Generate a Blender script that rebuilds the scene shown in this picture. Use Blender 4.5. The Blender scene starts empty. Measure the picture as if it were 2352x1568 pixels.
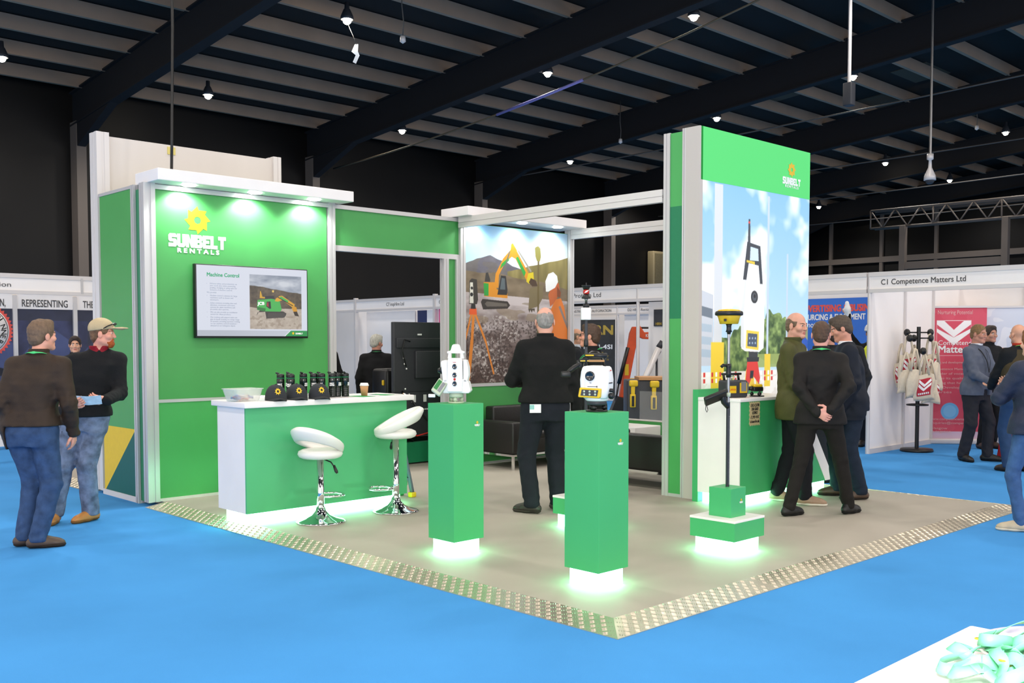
import bpy, math, random
import numpy as np
from mathutils import Vector, Matrix

random.seed(7)
C = bpy.context.scene.collection
R = math.radians

# ---------------------------------------------------------------- camera, world, exposure
cam_d = bpy.data.cameras.new('camera')
cam = bpy.data.objects.new('camera', cam_d)
C.objects.link(cam)
cam.location = (-3.9702, -3.3338, 1.56)
cam.rotation_euler = (R(90 - 2.6715), R(0.04), R(46.139 - 90))
cam_d.sensor_width = 36.0
cam_d.lens = 36.0 * 2292.57 / 2352.0
cam_d.shift_y = (890.5 - 784.0) / 2352.0
cam_d.clip_end = 200
bpy.context.scene.camera = cam

sc = bpy.context.scene
sc.view_settings.view_transform = 'Standard'
sc.view_settings.look = 'None'
sc.view_settings.gamma = 1
sc.view_settings.use_curve_mapping = False
sc.view_settings.exposure = 1.0
sc.cycles.max_bounces = 6
sc.cycles.diffuse_bounces = 3
sc.cycles.glossy_bounces = 3
sc.cycles.transmission_bounces = 4
sc.cycles.transparent_max_bounces = 6
sc.cycles.sample_clamp_indirect = 4.0
sc.cycles.caustics_reflective = False
sc.cycles.caustics_refractive = False

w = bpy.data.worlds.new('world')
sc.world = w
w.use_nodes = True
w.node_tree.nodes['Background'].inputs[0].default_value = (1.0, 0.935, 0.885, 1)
w.node_tree.nodes['Background'].inputs[1].default_value = 0.90  # world light added as frontal fill, entering where no walls are built

LAMP_POWER = 215.0

# the photographer's flash, just above the camera
fl = bpy.data.lights.new('camera_flash', 'POINT')
fl.energy = 330
fl.color = (1.0, 0.97, 0.94)
fl.shadow_soft_size = 0.18
flo = bpy.data.objects.new('camera_flash', fl)
C.objects.link(flo)
flo.location = (-3.98, -3.36, 1.95)


# ---------------------------------------------------------------- materials
def lin(c):
    if isinstance(c, str):
        c = [int(c[i:i + 2], 16) / 255 for i in (0, 2, 4)]
    return tuple(x / 12.92 if x <= 0.04045 else ((x + 0.055) / 1.055) ** 2.4 for x in c)


def mat(name, col, rough=0.6, metal=0.0, var=0.0, vscale=20.0, bump=0.0, bscale=60.0, emit=None, es=0.0, spec=0.5,
        trans=0.0, alpha=1.0, stretch=None, coat=0.0, sheen=0.0):
    m = bpy.data.materials.new(name)
    m.use_nodes = True
    nt = m.node_tree
    b = nt.nodes['Principled BSDF']
    c = lin(col)
    b.inputs['Base Color'].default_value = (*c, 1)
    b.inputs['Roughness'].default_value = rough
    b.inputs['Metallic'].default_value = metal
    b.inputs['Specular IOR Level'].default_value = spec
    b.inputs['Transmission Weight'].default_value = trans
    b.inputs['Alpha'].default_value = alpha
    b.inputs['Coat Weight'].default_value = coat
    b.inputs['Sheen Weight'].default_value = sheen
    if emit is not None:
        b.inputs['Emission Color'].default_value = (*lin(emit), 1)
        b.inputs['Emission Strength'].default_value = es
    if var or bump:
        tc = nt.nodes.new('ShaderNodeTexCoord')
        mp = nt.nodes.new('ShaderNodeMapping')
        nt.links.new(tc.outputs['Object'], mp.inputs['Vector'])
        if stretch:
            mp.inputs['Scale'].default_value = stretch
    if var:
        n = nt.nodes.new('ShaderNodeTexNoise')
        n.inputs['Scale'].default_value = vscale
        n.inputs['Detail'].default_value = 4
        nt.links.new(mp.outputs[0], n.inputs['Vector'])
        r = nt.nodes.new('ShaderNodeMapRange')
        r.inputs[1].default_value = 0.3
        r.inputs[2].default_value = 0.7
        r.inputs[3].default_value = 1 - var
        r.inputs[4].default_value = 1 + var
        nt.links.new(n.outputs[0], r.inputs[0])
        mx = nt.nodes.new('ShaderNodeVectorMath')
        mx.operation = 'SCALE'
        mx.inputs[0].default_value = c
        nt.links.new(r.outputs[0], mx.inputs['Scale'])
        nt.links.new(mx.outputs[0], b.inputs['Base Color'])
    if bump:
        n2 = nt.nodes.new('ShaderNodeTexNoise')
        n2.inputs['Scale'].default_value = bscale
        n2.inputs['Detail'].default_value = 3
        nt.links.new(mp.outputs[0], n2.inputs['Vector'])
        bp = nt.nodes.new('ShaderNodeBump')
        bp.inputs['Strength'].default_value = bump
        bp.inputs['Distance'].default_value = 0.01
        nt.links.new(n2.outputs[0], bp.inputs['Height'])
        nt.links.new(bp.outputs[0], b.inputs['Normal'])
    return m


GREEN = '39a850'
M = dict(
    green=mat('printed_green_panel', '469a50', 0.45, var=0.03, vscale=3),
    green2=mat('light_green_panel', '48a657', 0.45, var=0.03, vscale=3),
    gped=mat('green_laminate', '3fac68', 0.42, var=0.02, vscale=3),
    dgreen=mat('dark_green_print', '0b5a50', 0.5, var=0.03),
    midgreen=mat('mid_green_print', '157a50', 0.5, var=0.03),
    yellow=mat('yellow_print', 'e3bd1f', 0.5, var=0.03),
    white=mat('white_laminate', 'f0ebea', 0.35, var=0.02, vscale=4),
    warmwhite=mat('cream_board', 'dcd3cc', 0.6, var=0.03, vscale=2, stretch=(1, 1, 0.2)),
    shell=mat('white_shell_panel', 'f8f2ee', 0.55, var=0.02, vscale=2),
    alu=mat('satin_aluminium', 'c9c6c6', 0.38, 0.35, var=0.03, vscale=2, stretch=(1, 1, 0.1)),
    aluw=mat('pale_aluminium', 'dcd6d3', 0.4, 0.15),
    chrome=mat('chrome', 'e8e8ea', 0.06, 1.0),
    steel=mat('brushed_steel', '9a9a9c', 0.3, 0.9),
    black=mat('black_plastic', '0e0e0f', 0.4, bump=0.05, bscale=300),
    blackg=mat('gloss_black', '0a0a0b', 0.12),
    dgrey=mat('dark_grey_plastic', '34353a', 0.5, var=0.05, vscale=30),
    grey=mat('grey_plastic', '7d7f83', 0.5),
    lens=mat('lens_glass', '101216', 0.05, coat=1.0),
    leather=mat('white_leatherette', 'ece9e4', 0.4, bump=0.08, bscale=90),
    sofa=mat('black_leatherette', '171413', 0.42, bump=0.12, bscale=60),
    yel=mat('yellow_plastic', 'e0b81c', 0.4, var=0.03),
    red=mat('red_plastic', 'c8281e', 0.4),
    redcloth=mat('red_cloth', 'c2141c', 0.8, var=0.08, vscale=14),
    orange=mat('orange_paint', 'd8501c', 0.4, var=0.06),
    instw=mat('instrument_white', 'eeeeec', 0.4),
    instg=mat('instrument_grey_green', 'b9c4ac', 0.45),
    lcd=mat('lcd_green', '2a7a3c', 0.3),
    kraft=mat('kraft_card', 'b98a5c', 0.7, var=0.05),
    note=mat('note_card', 'cdb98a', 0.8, var=0.04),
    ink=mat('ink', '1c1a18', 0.8),
    inkg=mat('grey_ink', '4c4a4a', 0.8),
    twhite=mat('white_vinyl', 'f2f2f2', 0.5),
    tgreen=mat('green_vinyl', '2f9a6a', 0.5),
    tred=mat('red_vinyl', 'e4564c', 0.5),
    trose=mat('pale_red_vinyl', 'e9b4b4', 0.5),
    twarm=mat('pale_gold_vinyl', 'b59a3e', 0.4, var=0.1, vscale=30),
    paper=mat('paper', 'e9eef2', 0.7, var=0.04, vscale=30),
    paperg=mat('green_leaflet', '2f9a52', 0.6),
    led=mat('lit_plinth', 'f4fff6', 0.5, emit='8cffc0', es=7.0),
    ledw=mat('downlight_diffuser', 'ffffff', 0.5, emit='f2fff4', es=14.0),
    bulb=mat('lamp_glow', 'ffffff', 0.5, emit='fff0d2', es=40.0),
    canvas=mat('natural_cotton', 'd9ccb6', 0.9, var=0.06, vscale=30, bump=0.15, bscale=80),
    clear=mat('clear_plastic', 'eef2ee', 0.08, trans=0.85, spec=0.5),
    glass=mat('glass', 'eef6f2', 0.02, trans=1.0),
)


# ---------------------------------------------------------------- object helpers
def thing(name, label, cat, loc=(0, 0, 0), rz=0.0, group=None):
    o = bpy.data.objects.new(name, None)
    C.objects.link(o)
    o.empty_display_size = 0.1
    o.location = loc
    o.rotation_euler = (0, 0, rz)
    return tag(o, label, cat, group)


def tag(o, label, cat, group=None):
    o['label'] = label
    o['category'] = cat
    if group:
        o['group'] = group
    return o


def struct(o):
    o['kind'] = 'structure'
    return o


def link(name, me, m, parent=None, smooth=False):
    o = bpy.data.objects.new(name, me)
    C.objects.link(o)
    ms = m if isinstance(m, (list, tuple)) else [m]
    for x in ms:
        me.materials.append(M[x] if isinstance(x, str) else x)
    if smooth:
        me.polygons.foreach_set('use_smooth', [True] * len(me.polygons))
    if parent is not None:
        o.parent = parent
    return o


def dup(root, loc, rz, label=None, group=None, scale=None):
    r = root.copy()
    C.objects.link(r)
    r.location = loc
    r.rotation_euler = (0, 0, rz)
    if scale:
        r.scale = (scale,) * 3
    if label:
        r['label'] = label
    if group:
        r['group'] = group
    for ch in list(root.children):
        c = ch.copy()
        C.objects.link(c)
        c.parent = r
        for g in ch.children:
            d = g.copy()
            C.objects.link(d)
            d.parent = c
    return r


class MB:
    """collects shapes; build() links them as ONE mesh object"""

    def __init__(self, off=(0, 0, 0)):
        self.v, self.f, self.s = [], [], []
        self.off = Vector(off)

    def add(self, vs, fs, smooth=False):
        n = len(self.v)
        self.v += [tuple(Vector(p) - self.off) for p in vs]
        self.f += [[i + n for i in q] for q in fs]
        self.s += [smooth] * len(fs)
        return self

    def box(self, x0, x1, y0, y1, z0, z1, mtx=None):
        vs = [(x, y, z) for z in (z0, z1) for y in (y0, y1) for x in (x0, x1)]
        if mtx is not None:
            vs = [mtx @ Vector(p) for p in vs]
        return self.add(vs, [(0, 2, 3, 1), (4, 5, 7, 6), (0, 1, 5, 4), (2, 6, 7, 3), (0, 4, 6, 2), (1, 3, 7, 5)])

    def rbox(self, x0, x1, y0, y1, z0, z1, r=0.01, mtx=None, seg=3):
        """box with rounded vertical and horizontal edges (superellipse shell)"""
        bm = _rounded_box(x1 - x0, y1 - y0, z1 - z0, r, seg)
        c = Vector(((x0 + x1) / 2, (y0 + y1) / 2, (z0 + z1) / 2))
        vs = [v + c for v in bm[0]]
        if mtx is not None:
            vs = [mtx @ v for v in vs]
        return self.add(vs, bm[1], True)

    def cyl(self, a, b, r0, r1=None, n=16, cap=True, smooth=True):
        r1 = r0 if r1 is None else r1
        a, b = Vector(a), Vector(b)
        d = (b - a).normalized()
        u = d.orthogonal().normalized()
        if abs(d.z) > 0.99:
            u = Vector((1, 0, 0))
        w_ = d.cross(u)
        vs = []
        for c, r in ((a, r0), (b, r1)):
            for i in range(n):
                t = 2 * math.pi * i / n
                vs.append(c + u * (r * math.cos(t)) + w_ * (r * math.sin(t)))
        fs = [(i, (i + 1) % n, n + (i + 1) % n, n + i) for i in range(n)]
        self.add(vs, fs, smooth)
        if cap:
            self.add(vs[:n], [tuple(range(n))[::-1]])
            self.add(vs[n:], [tuple(range(n))])
        return self

    def lathe(self, prof, c=(0, 0, 0), n=24, axis='z', mtx=None, smooth=True):
        vs, k = [], len(prof)
        for i in range(n):
            t = 2 * math.pi * i / n
            for r, z in prof:
                p = (r * math.cos(t), r * math.sin(t), z)
                if axis == 'y':
                    p = (p[0], p[2], p[1])
                if axis == 'x':
                    p = (p[2], p[0], p[1])
                vs.append(Vector(p) + Vector(c))
        if mtx is not None:
            vs = [mtx @ v for v in vs]
        fs = []
        for i in range(n):
            j = (i + 1) % n
            for q in range(k - 1):
                fs.append((i * k + q, j * k + q, j * k + q + 1, i * k + q + 1))
        return self.add(vs, fs, smooth)

    def prism(self, pts, d0, d1, plane='xz', mtx=None):
        """polygon in a plane, extruded along the third axis from d0 to d1"""
        n = len(pts)

        def P(p, d):
            return {'xz': (p[0], d, p[1]), 'xy': (p[0], p[1], d), 'yz': (d, p[0], p[1])}[plane]
        vs = [Vector(P(p, d0)) for p in pts] + [Vector(P(p, d1)) for p in pts]
        if mtx is not None:
            vs = [mtx @ v for v in vs]
        fs = [tuple(range(n)), tuple(range(2 * n - 1, n - 1, -1))]
        fs += [(i, n + i, n + (i + 1) % n, (i + 1) % n) for i in range(n)]
        return self.add(vs, fs)

    def tube(self, pts, r, n=8):
        pts = [Vector(p) for p in pts]
        rs = r if isinstance(r, (list, tuple)) else [r] * len(pts)
        vs = []
        up = None
        for i, p in enumerate(pts):
            d = (pts[min(i + 1, len(pts) - 1)] - pts[max(i - 1, 0)]).normalized()
            if up is None:
                up = d.orthogonal().normalized()
            u = (up - d * up.dot(d)).normalized()
            up = u
            w_ = d.cross(u)
            for k in range(n):
                t = 2 * math.pi * k / n
                vs.append(p + u * (rs[i] * math.cos(t)) + w_ * (rs[i] * math.sin(t)))
        fs = []
        for i in range(len(pts) - 1):
            for k in range(n):
                fs.append((i * n + k, i * n + (k + 1) % n, (i + 1) * n + (k + 1) % n, (i + 1) * n + k))
        L = (len(pts) - 1) * n
        fs += [tuple(range(n))[::-1], tuple(range(L, L + n))]
        return self.add(vs, fs, True)

    def strip(self, pts, nrm, wd, th=0.002):
        """flat ribbon through pts; nrm = list of outward normals"""
        pts = [Vector(p) for p in pts]
        vs, n = [], len(pts)
        for i, p in enumerate(pts):
            d = (pts[min(i + 1, n - 1)] - pts[max(i - 1, 0)]).normalized()
            q = Vector(nrm[i]).normalized()
            s = d.cross(q).normalized() * (wd / 2)
            vs += [p - s, p + s, p + s + q * th, p - s + q * th]
        fs = [(0, 1, 2, 3), tuple(4 * (n - 1) + k for k in (3, 2, 1, 0))]
        for i in range(n - 1):
            for k in range(4):
                fs.append((4 * i + k, 4 * i + 4 + k, 4 * i + 4 + (k + 1) % 4, 4 * i + (k + 1) % 4))
        return self.add(vs, fs, True)

    def sphere(self, c, r, n=16, m=10, sc=(1, 1, 1), mtx=None):
        prof = [(r * math.sin(math.pi * i / m), -r * math.cos(math.pi * i / m)) for i in range(m + 1)]
        b = MB()
        b.lathe(prof, n=n)
        vs = [Vector((v[0] * sc[0], v[1] * sc[1], v[2] * sc[2])) + Vector(c) for v in b.v]
        if mtx is not None:
            vs = [mtx @ v for v in vs]
        return self.add(vs, b.f, True)

    def build(self, name, m, parent=None, bevel=0.0):
        me = bpy.data.meshes.new(name)
        me.from_pydata(self.v, [], self.f)
        me.polygons.foreach_set('use_smooth', self.s)
        me.update()
        o = link(name, me, m, parent)
        if bevel:
            md = o.modifiers.new('bevel', 'BEVEL')
            md.width = bevel
            md.segments = 2
            md.limit_method = 'ANGLE'
        return o


_rb_cache = {}


def _rounded_box(sx, sy, sz, r, seg):
    n = seg + 1
    a = [(sx / 2, sy / 2, sz / 2), r]
    rows = []
    # latitude rings from bottom to top; each ring is a rounded rectangle
    prof = [(r * (1 - math.cos(math.pi / 2 * i / seg)), r * (1 - math.sin(math.pi / 2 * i / seg))) for i in range(n)]
    lat = [(r - r * math.sin(math.pi / 2 * i / seg), -sz / 2 + r - r * math.cos(math.pi / 2 * i / seg)) for i in range(n)]
    lat += [(ins, -z) for ins, z in reversed(lat)]
    vs, fs = [], []
    for ins, z in lat:
        rr = max(r - ins, 1e-4)
        for cx, cy, t0 in ((1, 1, 0), (-1, 1, 90), (-1, -1, 180), (1, -1, 270)):
            for i in range(n):
                t = R(t0 + 90 * i / seg)
                vs.append(Vector((cx * (sx / 2 - r) + rr * math.cos(t), cy * (sy / 2 - r) + rr * math.sin(t), z)))
    k = 4 * n
    for i in range(len(lat) - 1):
        for j in range(k):
            fs.append((i * k + j, i * k + (j + 1) % k, (i + 1) * k + (j + 1) % k, (i + 1) * k + j))
    fs.append(tuple(range(k))[::-1])
    fs.append(tuple((len(lat) - 1) * k + j for j in range(k)))
    return vs, fs


def bx(name, x0, x1, y0, y1, z0, z1, m, parent=None, bevel=0.0, off=None):
    """one box, given in world coordinates; off = the parent's location"""
    if off is None:
        off = parent.location if parent is not None and parent.rotation_euler.z == 0 else (0, 0, 0)
    return MB(off).box(x0, x1, y0, y1, z0, z1).build(name, m, parent, bevel)


# ---------------------------------------------------------------- lettering
def text_mesh(parts):
    """parts: list of (string, size, matrix, bold, width or None, align); returns verts, faces of all letters"""
    b = MB()
    for s, size, mtx, bold, width, align in parts:
        cu = bpy.data.curves.new('lettering', 'FONT')
        cu.body = s
        cu.size = size
        cu.extrude = 0.0006
        cu.resolution_u = 3
        cu.align_x = align
        o = bpy.data.objects.new('lettering', cu)
        C.objects.link(o)
        dg = bpy.context.evaluated_depsgraph_get()
        me = bpy.data.meshes.new_from_object(o.evaluated_get(dg))
        xs = [v.co.x for v in me.vertices]
        if xs:
            sx = width / (max(xs) - min(xs)) if width else 1.0
            for q_, (ox, oy) in enumerate(((0, 0),) if not bold else ((-bold, -bold), (bold, -bold), (-bold, bold), (bold, bold))):
                b.add([mtx @ Vector((v.co.x * sx + ox, v.co.y + oy, v.co.z + q_ * .0003)) for v in me.vertices], [list(p.vertices) for p in me.polygons])
        bpy.data.objects.remove(o)
        bpy.data.curves.remove(cu)
        bpy.data.meshes.remove(me)
    return b


def face_mtx(origin, right, up):
    """letters lie in the plane (right, up), facing right x up"""
    r, u = Vector(right).normalized(), Vector(up).normalized()
    n = r.cross(u)
    return Matrix(((r.x, u.x, n.x, origin[0]), (r.y, u.y, n.y, origin[1]), (r.z, u.z, n.z, origin[2]), (0, 0, 0, 1)))


def letters(name, m, parent, parts, off=(0, 0, 0)):
    """parts: (string, size, origin, right, up[, bold[, width[, align]]]) in world coordinates"""
    pp = []
    for p in parts:
        s, size, o, r, u = p[:5]
        bold = p[5] if len(p) > 5 else 0.0
        width = p[6] if len(p) > 6 else None
        align = p[7] if len(p) > 7 else 'LEFT'
        pp.append((s, size, face_mtx(o, r, u), bold, width, align))
    b = text_mesh(pp)
    b.v = [tuple(Vector(v) - Vector(off)) for v in b.v]
    return b.build(name, m, parent)


SLAB = {  # heavy block capitals on a 5 x 6 grid (filled polygons)
    'S': [[(0, 0), (4.2, 0), (5, .8), (5, 2.9), (4.2, 3.7), (2, 3.7), (2, 4.3), (5, 4.3), (5, 5.2), (4.2, 6), (.8, 6), (0, 5.2), (0, 3.1), (.8, 2.3), (3, 2.3), (3, 1.7), (0, 1.7)]],
    'U': [[(0, 6), (0, .9), (.9, 0), (4.1, 0), (5, .9), (5, 6), (3.1, 6), (3.1, 1.7), (1.9, 1.7), (1.9, 6)]],
    'N': [[(0, 0), (1.9, 0), (1.9, 3), (3.2, 0), (5, 0), (5, 6), (3.1, 6), (3.1, 3.1), (1.8, 6), (0, 6)]],
    'B': [[(0, 0), (1.9, 0), (1.9, 6), (0, 6)], [(1.9, 4.5), (3.1, 4.5), (3.1, 3.7), (1.9, 3.7), (1.9, 2.4), (3.2, 2.4), (3.2, 1.5), (1.9, 1.5), (1.9, 0), (4.2, 0), (5, .8), (5, 2.4), (4.4, 3.1), (5, 3.7), (5, 5.2), (4.2, 6), (1.9, 6)]],
    'E': [[(0, 0), (4.6, 0), (4.6, 1.6), (1.9, 1.6), (1.9, 2.3), (4, 2.3), (4, 3.7), (1.9, 3.7), (1.9, 4.4), (4.6, 4.4), (4.6, 6), (0, 6)]],
    'L': [[(0, 0), (4.4, 0), (4.4, 1.7), (1.9, 1.7), (1.9, 6), (0, 6)]],
    'T': [[(1.5, 0), (3.5, 0), (3.5, 4.3), (5, 4.3), (5, 6), (0, 6), (0, 4.3), (1.5, 4.3)]],
}


def logo(parent, cx, zt, width, plane, rentals=True, names=('sun_emblem', 'lettering')):
    """sun gear over slab capitals; plane(u, v, d) -> local point; cx centre, zt top of the sun, width of the word"""
    s = width / 35.6
    rs = width * 0.225
    zc = zt - rs
    b = MB()
    n = 8
    pts = []
    for i in range(n):
        t = math.pi / 2 + 2 * math.pi * i / n
        for rr, dt in ((0.72, -0.12), (1.0, 0.0)):
            pts.append((rs * rr * math.cos(t + dt), rs * rr * math.sin(t + dt)))
    m = len(pts)
    ri = rs * 0.27
    vs, fs = [], []
    for p in pts:
        a = math.atan2(p[1], p[0])
        vs += [plane(cx + p[0], zc + p[1], 0.002), plane(cx + ri * math.cos(a), zc + ri * math.sin(a), 0.002)]
    for i in range(m):
        j = (i + 1) % m
        fs.append((2 * i, 2 * j, 2 * j + 1, 2 * i + 1))
    b.add(vs, fs)
    b.build(names[0], 'yel' if width > 0.2 else 'yellow', parent)
    b = MB()
    z0 = zt - 2 * rs - width * 0.225
    x = cx - width / 2
    for ch in 'SUNBELT':
        for poly in SLAB[ch]:
            b.add([plane(x + p[0] * s, z0 + p[1] * s * 1.25, 0.002) for p in poly], [tuple(range(len(poly)))])
        x += (5 if ch not in 'EL' else 4.6) * s + 0.22 * s
    if rentals:
        o = Vector(plane(cx - width * 0.36, z0 - width * 0.085, 0.002))
        r = Vector(plane(1, 0, 0)) - Vector(plane(0, 0, 0))
        u = Vector(plane(0, 1, 0)) - Vector(plane(0, 0, 0))
        t = text_mesh([('R E N T A L S', width * 0.098, face_mtx(o, r, u), width * 0.0045, width * 0.72, 'LEFT')])
        b.add(t.v, t.f)
    b.build(names[1], 'twhite', parent)


# ---------------------------------------------------------------- printed pictures (painted on a fine grid)
class Canvas:
    def __init__(self, wd, ht, px=0.008):
        self.W, self.H, self.px = wd, ht, px
        self.nx, self.ny = int(round(wd / px)) + 1, int(round(ht / px)) + 1
        x = np.linspace(0, 1, self.nx * 2)
        y = np.linspace(0, 1, self.ny * 2)
        self.X, self.Y = np.meshgrid(x, y)         # 0..1 from left, 0..1 from bottom
        self.a = np.ones(self.X.shape + (3,))
        self.rs = np.random.RandomState(3)

    @staticmethod
    def col(c):
        return np.array([int(c[i:i + 2], 16) / 255 for i in (0, 2, 4)])

    def noise(self, sx, sy, oct=3, seed=0):
        rs = np.random.RandomState(seed)
        out, amp, tot = 0, 1.0, 0
        for o in range(oct):
            gx, gy = int(sx * 2 ** o) + 2, int(sy * 2 ** o) + 2
            g = rs.rand(gy + 1, gx + 1)
            fx, fy = self.X * (gx - 1), self.Y * (gy - 1)
            ix, iy = fx.astype(int), fy.astype(int)
            tx, ty = fx - ix, fy - iy
            tx, ty = tx * tx * (3 - 2 * tx), ty * ty * (3 - 2 * ty)
            v = (g[iy, ix] * (1 - tx) + g[iy, ix + 1] * tx) * (1 - ty) + (g[iy + 1, ix] * (1 - tx) + g[iy + 1, ix + 1] * tx) * ty
            out = out + amp * v
            tot += amp
            amp *= 0.55
        return out / tot

    def fill(self, mask, c, k=1.0):
        c = self.col(c) if isinstance(c, str) else np.asarray(c)
        k = (np.asarray(mask, float) * k)[..., None]
        self.a = self.a * (1 - k) + c * k

    def grad(self, mask, c0, c1, t):
        c = self.col(c0) * (1 - t[..., None]) + self.col(c1) * t[..., None]
        k = np.asarray(mask, float)[..., None]
        self.a = self.a * (1 - k) + c * k

    def inside(self, pts):
        x, y = self.X, self.Y
        r = np.zeros(x.shape, bool)
        n = len(pts)
        for i in range(n):
            (x0, y0), (x1, y1) = pts[i], pts[(i + 1) % n]
            if y0 == y1:
                continue
            r ^= ((y0 > y) != (y1 > y)) & (x < (x1 - x0) * (y - y0) / (y1 - y0) + x0)
        return r

    def poly(self, pts, c, k=1.0):
        self.fill(self.inside(pts), c, k)

    def circ(self, x, y, rx, c, ry=None, k=1.0):
        ry = rx * self.W / self.H if ry is None else ry
        self.fill(((self.X - x) / rx) ** 2 + ((self.Y - y) / ry) ** 2 < 1, c, k)

    def line(self, p, q, wd, c):
        asp = self.W / self.H
        px, py, qx, qy = p[0] * asp, p[1], q[0] * asp, q[1]
        X, Y = self.X * asp, self.Y
        dx, dy = qx - px, qy - py
        t = np.clip(((X - px) * dx + (Y - py) * dy) / (dx * dx + dy * dy + 1e-9), 0, 1)
        self.fill((X - px - t * dx) ** 2 + (Y - py - t * dy) ** 2 < (wd / 2) ** 2, c)

    def build(self, name, m, parent, f, two_sided=False):
        """f(u, v) maps metres from the lower left corner to a local point"""
        a = (self.a[0::2, 0::2] + self.a[1::2, 0::2] + self.a[0::2, 1::2] + self.a[1::2, 1::2]) / 4
        a = np.clip(a, 0, 1)
        l = np.where(a <= 0.04045, a / 12.92, ((a + 0.055) / 1.055) ** 2.4)
        u = np.linspace(0, self.W, self.nx)
        v = np.linspace(0, self.H, self.ny)
        o, ex, ey = (np.array(f(*q)) for q in ((0, 0), (1, 0), (0, 1)))
        P = o + u[None, :, None] * (ex - o) + v[:, None, None] * (ey - o)
        nx, ny = self.nx, self.ny
        idx = np.arange(nx * ny).reshape(ny, nx)
        q = np.stack([idx[:-1, :-1], idx[:-1, 1:], idx[1:, 1:], idx[1:, :-1]], -1).reshape(-1, 4)
        me = np_mesh(name, P.reshape(-1, 3), q)
        ca = me.color_attributes.new('ink', 'FLOAT_COLOR', 'POINT')
        rgba = np.ones((nx * ny, 4), np.float32)
        rgba[:, :3] = l.reshape(-1, 3)
        ca.data.foreach_set('color', rgba.ravel())
        return link(name, me, m, parent)


def print_mat(name, rough=0.5, emit=0.0):
    m = bpy.data.materials.new(name)
    m.use_nodes = True
    nt = m.node_tree
    b = nt.nodes['Principled BSDF']
    a = nt.nodes.new('ShaderNodeAttribute')
    a.attribute_name = 'ink'
    if name == 'lit_screen':
        b.inputs['Base Color'].default_value = (.004, .004, .005, 1)
    else:
        nt.links.new(a.outputs['Color'], b.inputs['Base Color'])
    b.inputs['Roughness'].default_value = rough
    if emit:
        nt.links.new(a.outputs['Color'], b.inputs['Emission Color'])
        b.inputs['Emission Strength'].default_value = emit
    return m


def np_mesh(name, V, Q):
    me = bpy.data.meshes.new(name)
    V = np.asarray(V, np.float32)
    Q = np.asarray(Q, np.int32)
    me.vertices.add(len(V))
    me.vertices.foreach_set('co', V.ravel())
    me.loops.add(Q.size)
    me.loops.foreach_set('vertex_index', Q.ravel())
    me.polygons.add(len(Q))
    me.polygons.foreach_set('loop_start', np.arange(0, Q.size, Q.shape[1], dtype=np.int32))
    me.update(calc_edges=True)
    me.validate()
    return me


M['print'] = print_mat('printed_graphic')
M['lightbox'] = print_mat('backlit_graphic', 0.4, 0.12)
M['screen'] = print_mat('lit_screen', 0.2, 0.44)
# ================================================================ THE HALL
M['carpet'] = mat('blue_carpet', '4792d4', 0.95, var=0.07, vscale=0.9, bump=0.25, bscale=260, spec=0.1)
M['vinyl'] = mat('grey_floor_covering', 'aba397', 0.6, var=0.05, vscale=1.6, bump=0.04, bscale=180, spec=0.3)
M['roof'] = mat('black_roof_deck', '0c0806', 0.9)
M['purlin'] = mat('grey_purlin_steel', '9c8470', 0.7, var=0.08, vscale=1.5)
M['rafter'] = mat('dark_navy_steel', '0d0b0f', 0.8)
M['hallwall'] = mat('black_cladding', '090706', 0.45, var=0.2, vscale=1.2, bump=0.1, bscale=3, spec=.3)
M['rail'] = mat('brown_grey_steel', '6a6058', 0.6)
M['roofpanel'] = mat('tan_insulation', '4e4436', 0.9)

floor = struct(MB().box(-30, 42, -30, 24, -0.1, 0.0).build('floor', 'carpet'))
YW, XW, SL = 22.2, 40.0, 0.087


def rz_(y):            # underside of the purlins
    return 7.79 + SL * (20.56 - y)


struct(MB().box(-12, XW + 0.3, YW, YW + 0.3, 0, 8.6).build('wall_back', 'hallwall'))
struct(MB().box(XW, XW + 0.3, -14, YW, 0, 11).build('wall_right', 'hallwall'))
struct(MB().add([(-12, -9, rz_(-9) + .32), (XW, -9, rz_(-9) + .32), (XW, YW, rz_(YW) + .32), (-12, YW, rz_(YW) + .32),
                 (-12, -9, rz_(-9) + .5), (XW, -9, rz_(-9) + .5), (XW, YW, rz_(YW) + .5), (-12, YW, rz_(YW) + .5)],
                [(0, 1, 2, 3), (7, 6, 5, 4), (0, 4, 5, 1), (1, 5, 6, 2), (2, 6, 7, 3), (3, 7, 4, 0)]).build('ceiling', 'roof'))
# purlins along the hall, rafters across it
y = 21.6
while y > -8:
    z = rz_(y)
    struct(MB().box(-12, XW, y - .05, y + .05, z, z + .3).build('ceiling_purlin_beam', 'purlin'))
    y -= 1.42
bays = [-7.8, -1.15, 5.55, 12.27, 18.92, 25.6, 32.3, 38.9]
for x in bays:
    b = MB()
    for x0, x1, dz0, dz1 in ((x - .13, x + .13, -.80, -.76), (x - .13, x + .13, .0, .04), (x - .05, x + .05, -.76, .0)):
        b.add([(xx, yy, rz_(yy) + dz) for dz in (dz0, dz1) for yy in (-9, YW) for xx in (x0, x1)],
              [(0, 2, 3, 1), (4, 5, 7, 6), (0, 1, 5, 4), (2, 6, 7, 3), (0, 4, 6, 2), (1, 3, 7, 5)])
    # haunch at the wall
    b.prism([(YW, rz_(YW) - .8), (YW - 2.4, rz_(YW - 2.4) - .8), (YW, rz_(YW) - 1.45)], x - .1, x + .1, 'yz')
    struct(b.build('ceiling_rafter_beam', 'rafter'))
    struct(MB().box(x - .12, x + .12, YW - .4, YW, 0, rz_(YW) - .7).build('hall_column', 'rail' if x > 5 else 'rafter'))
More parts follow.
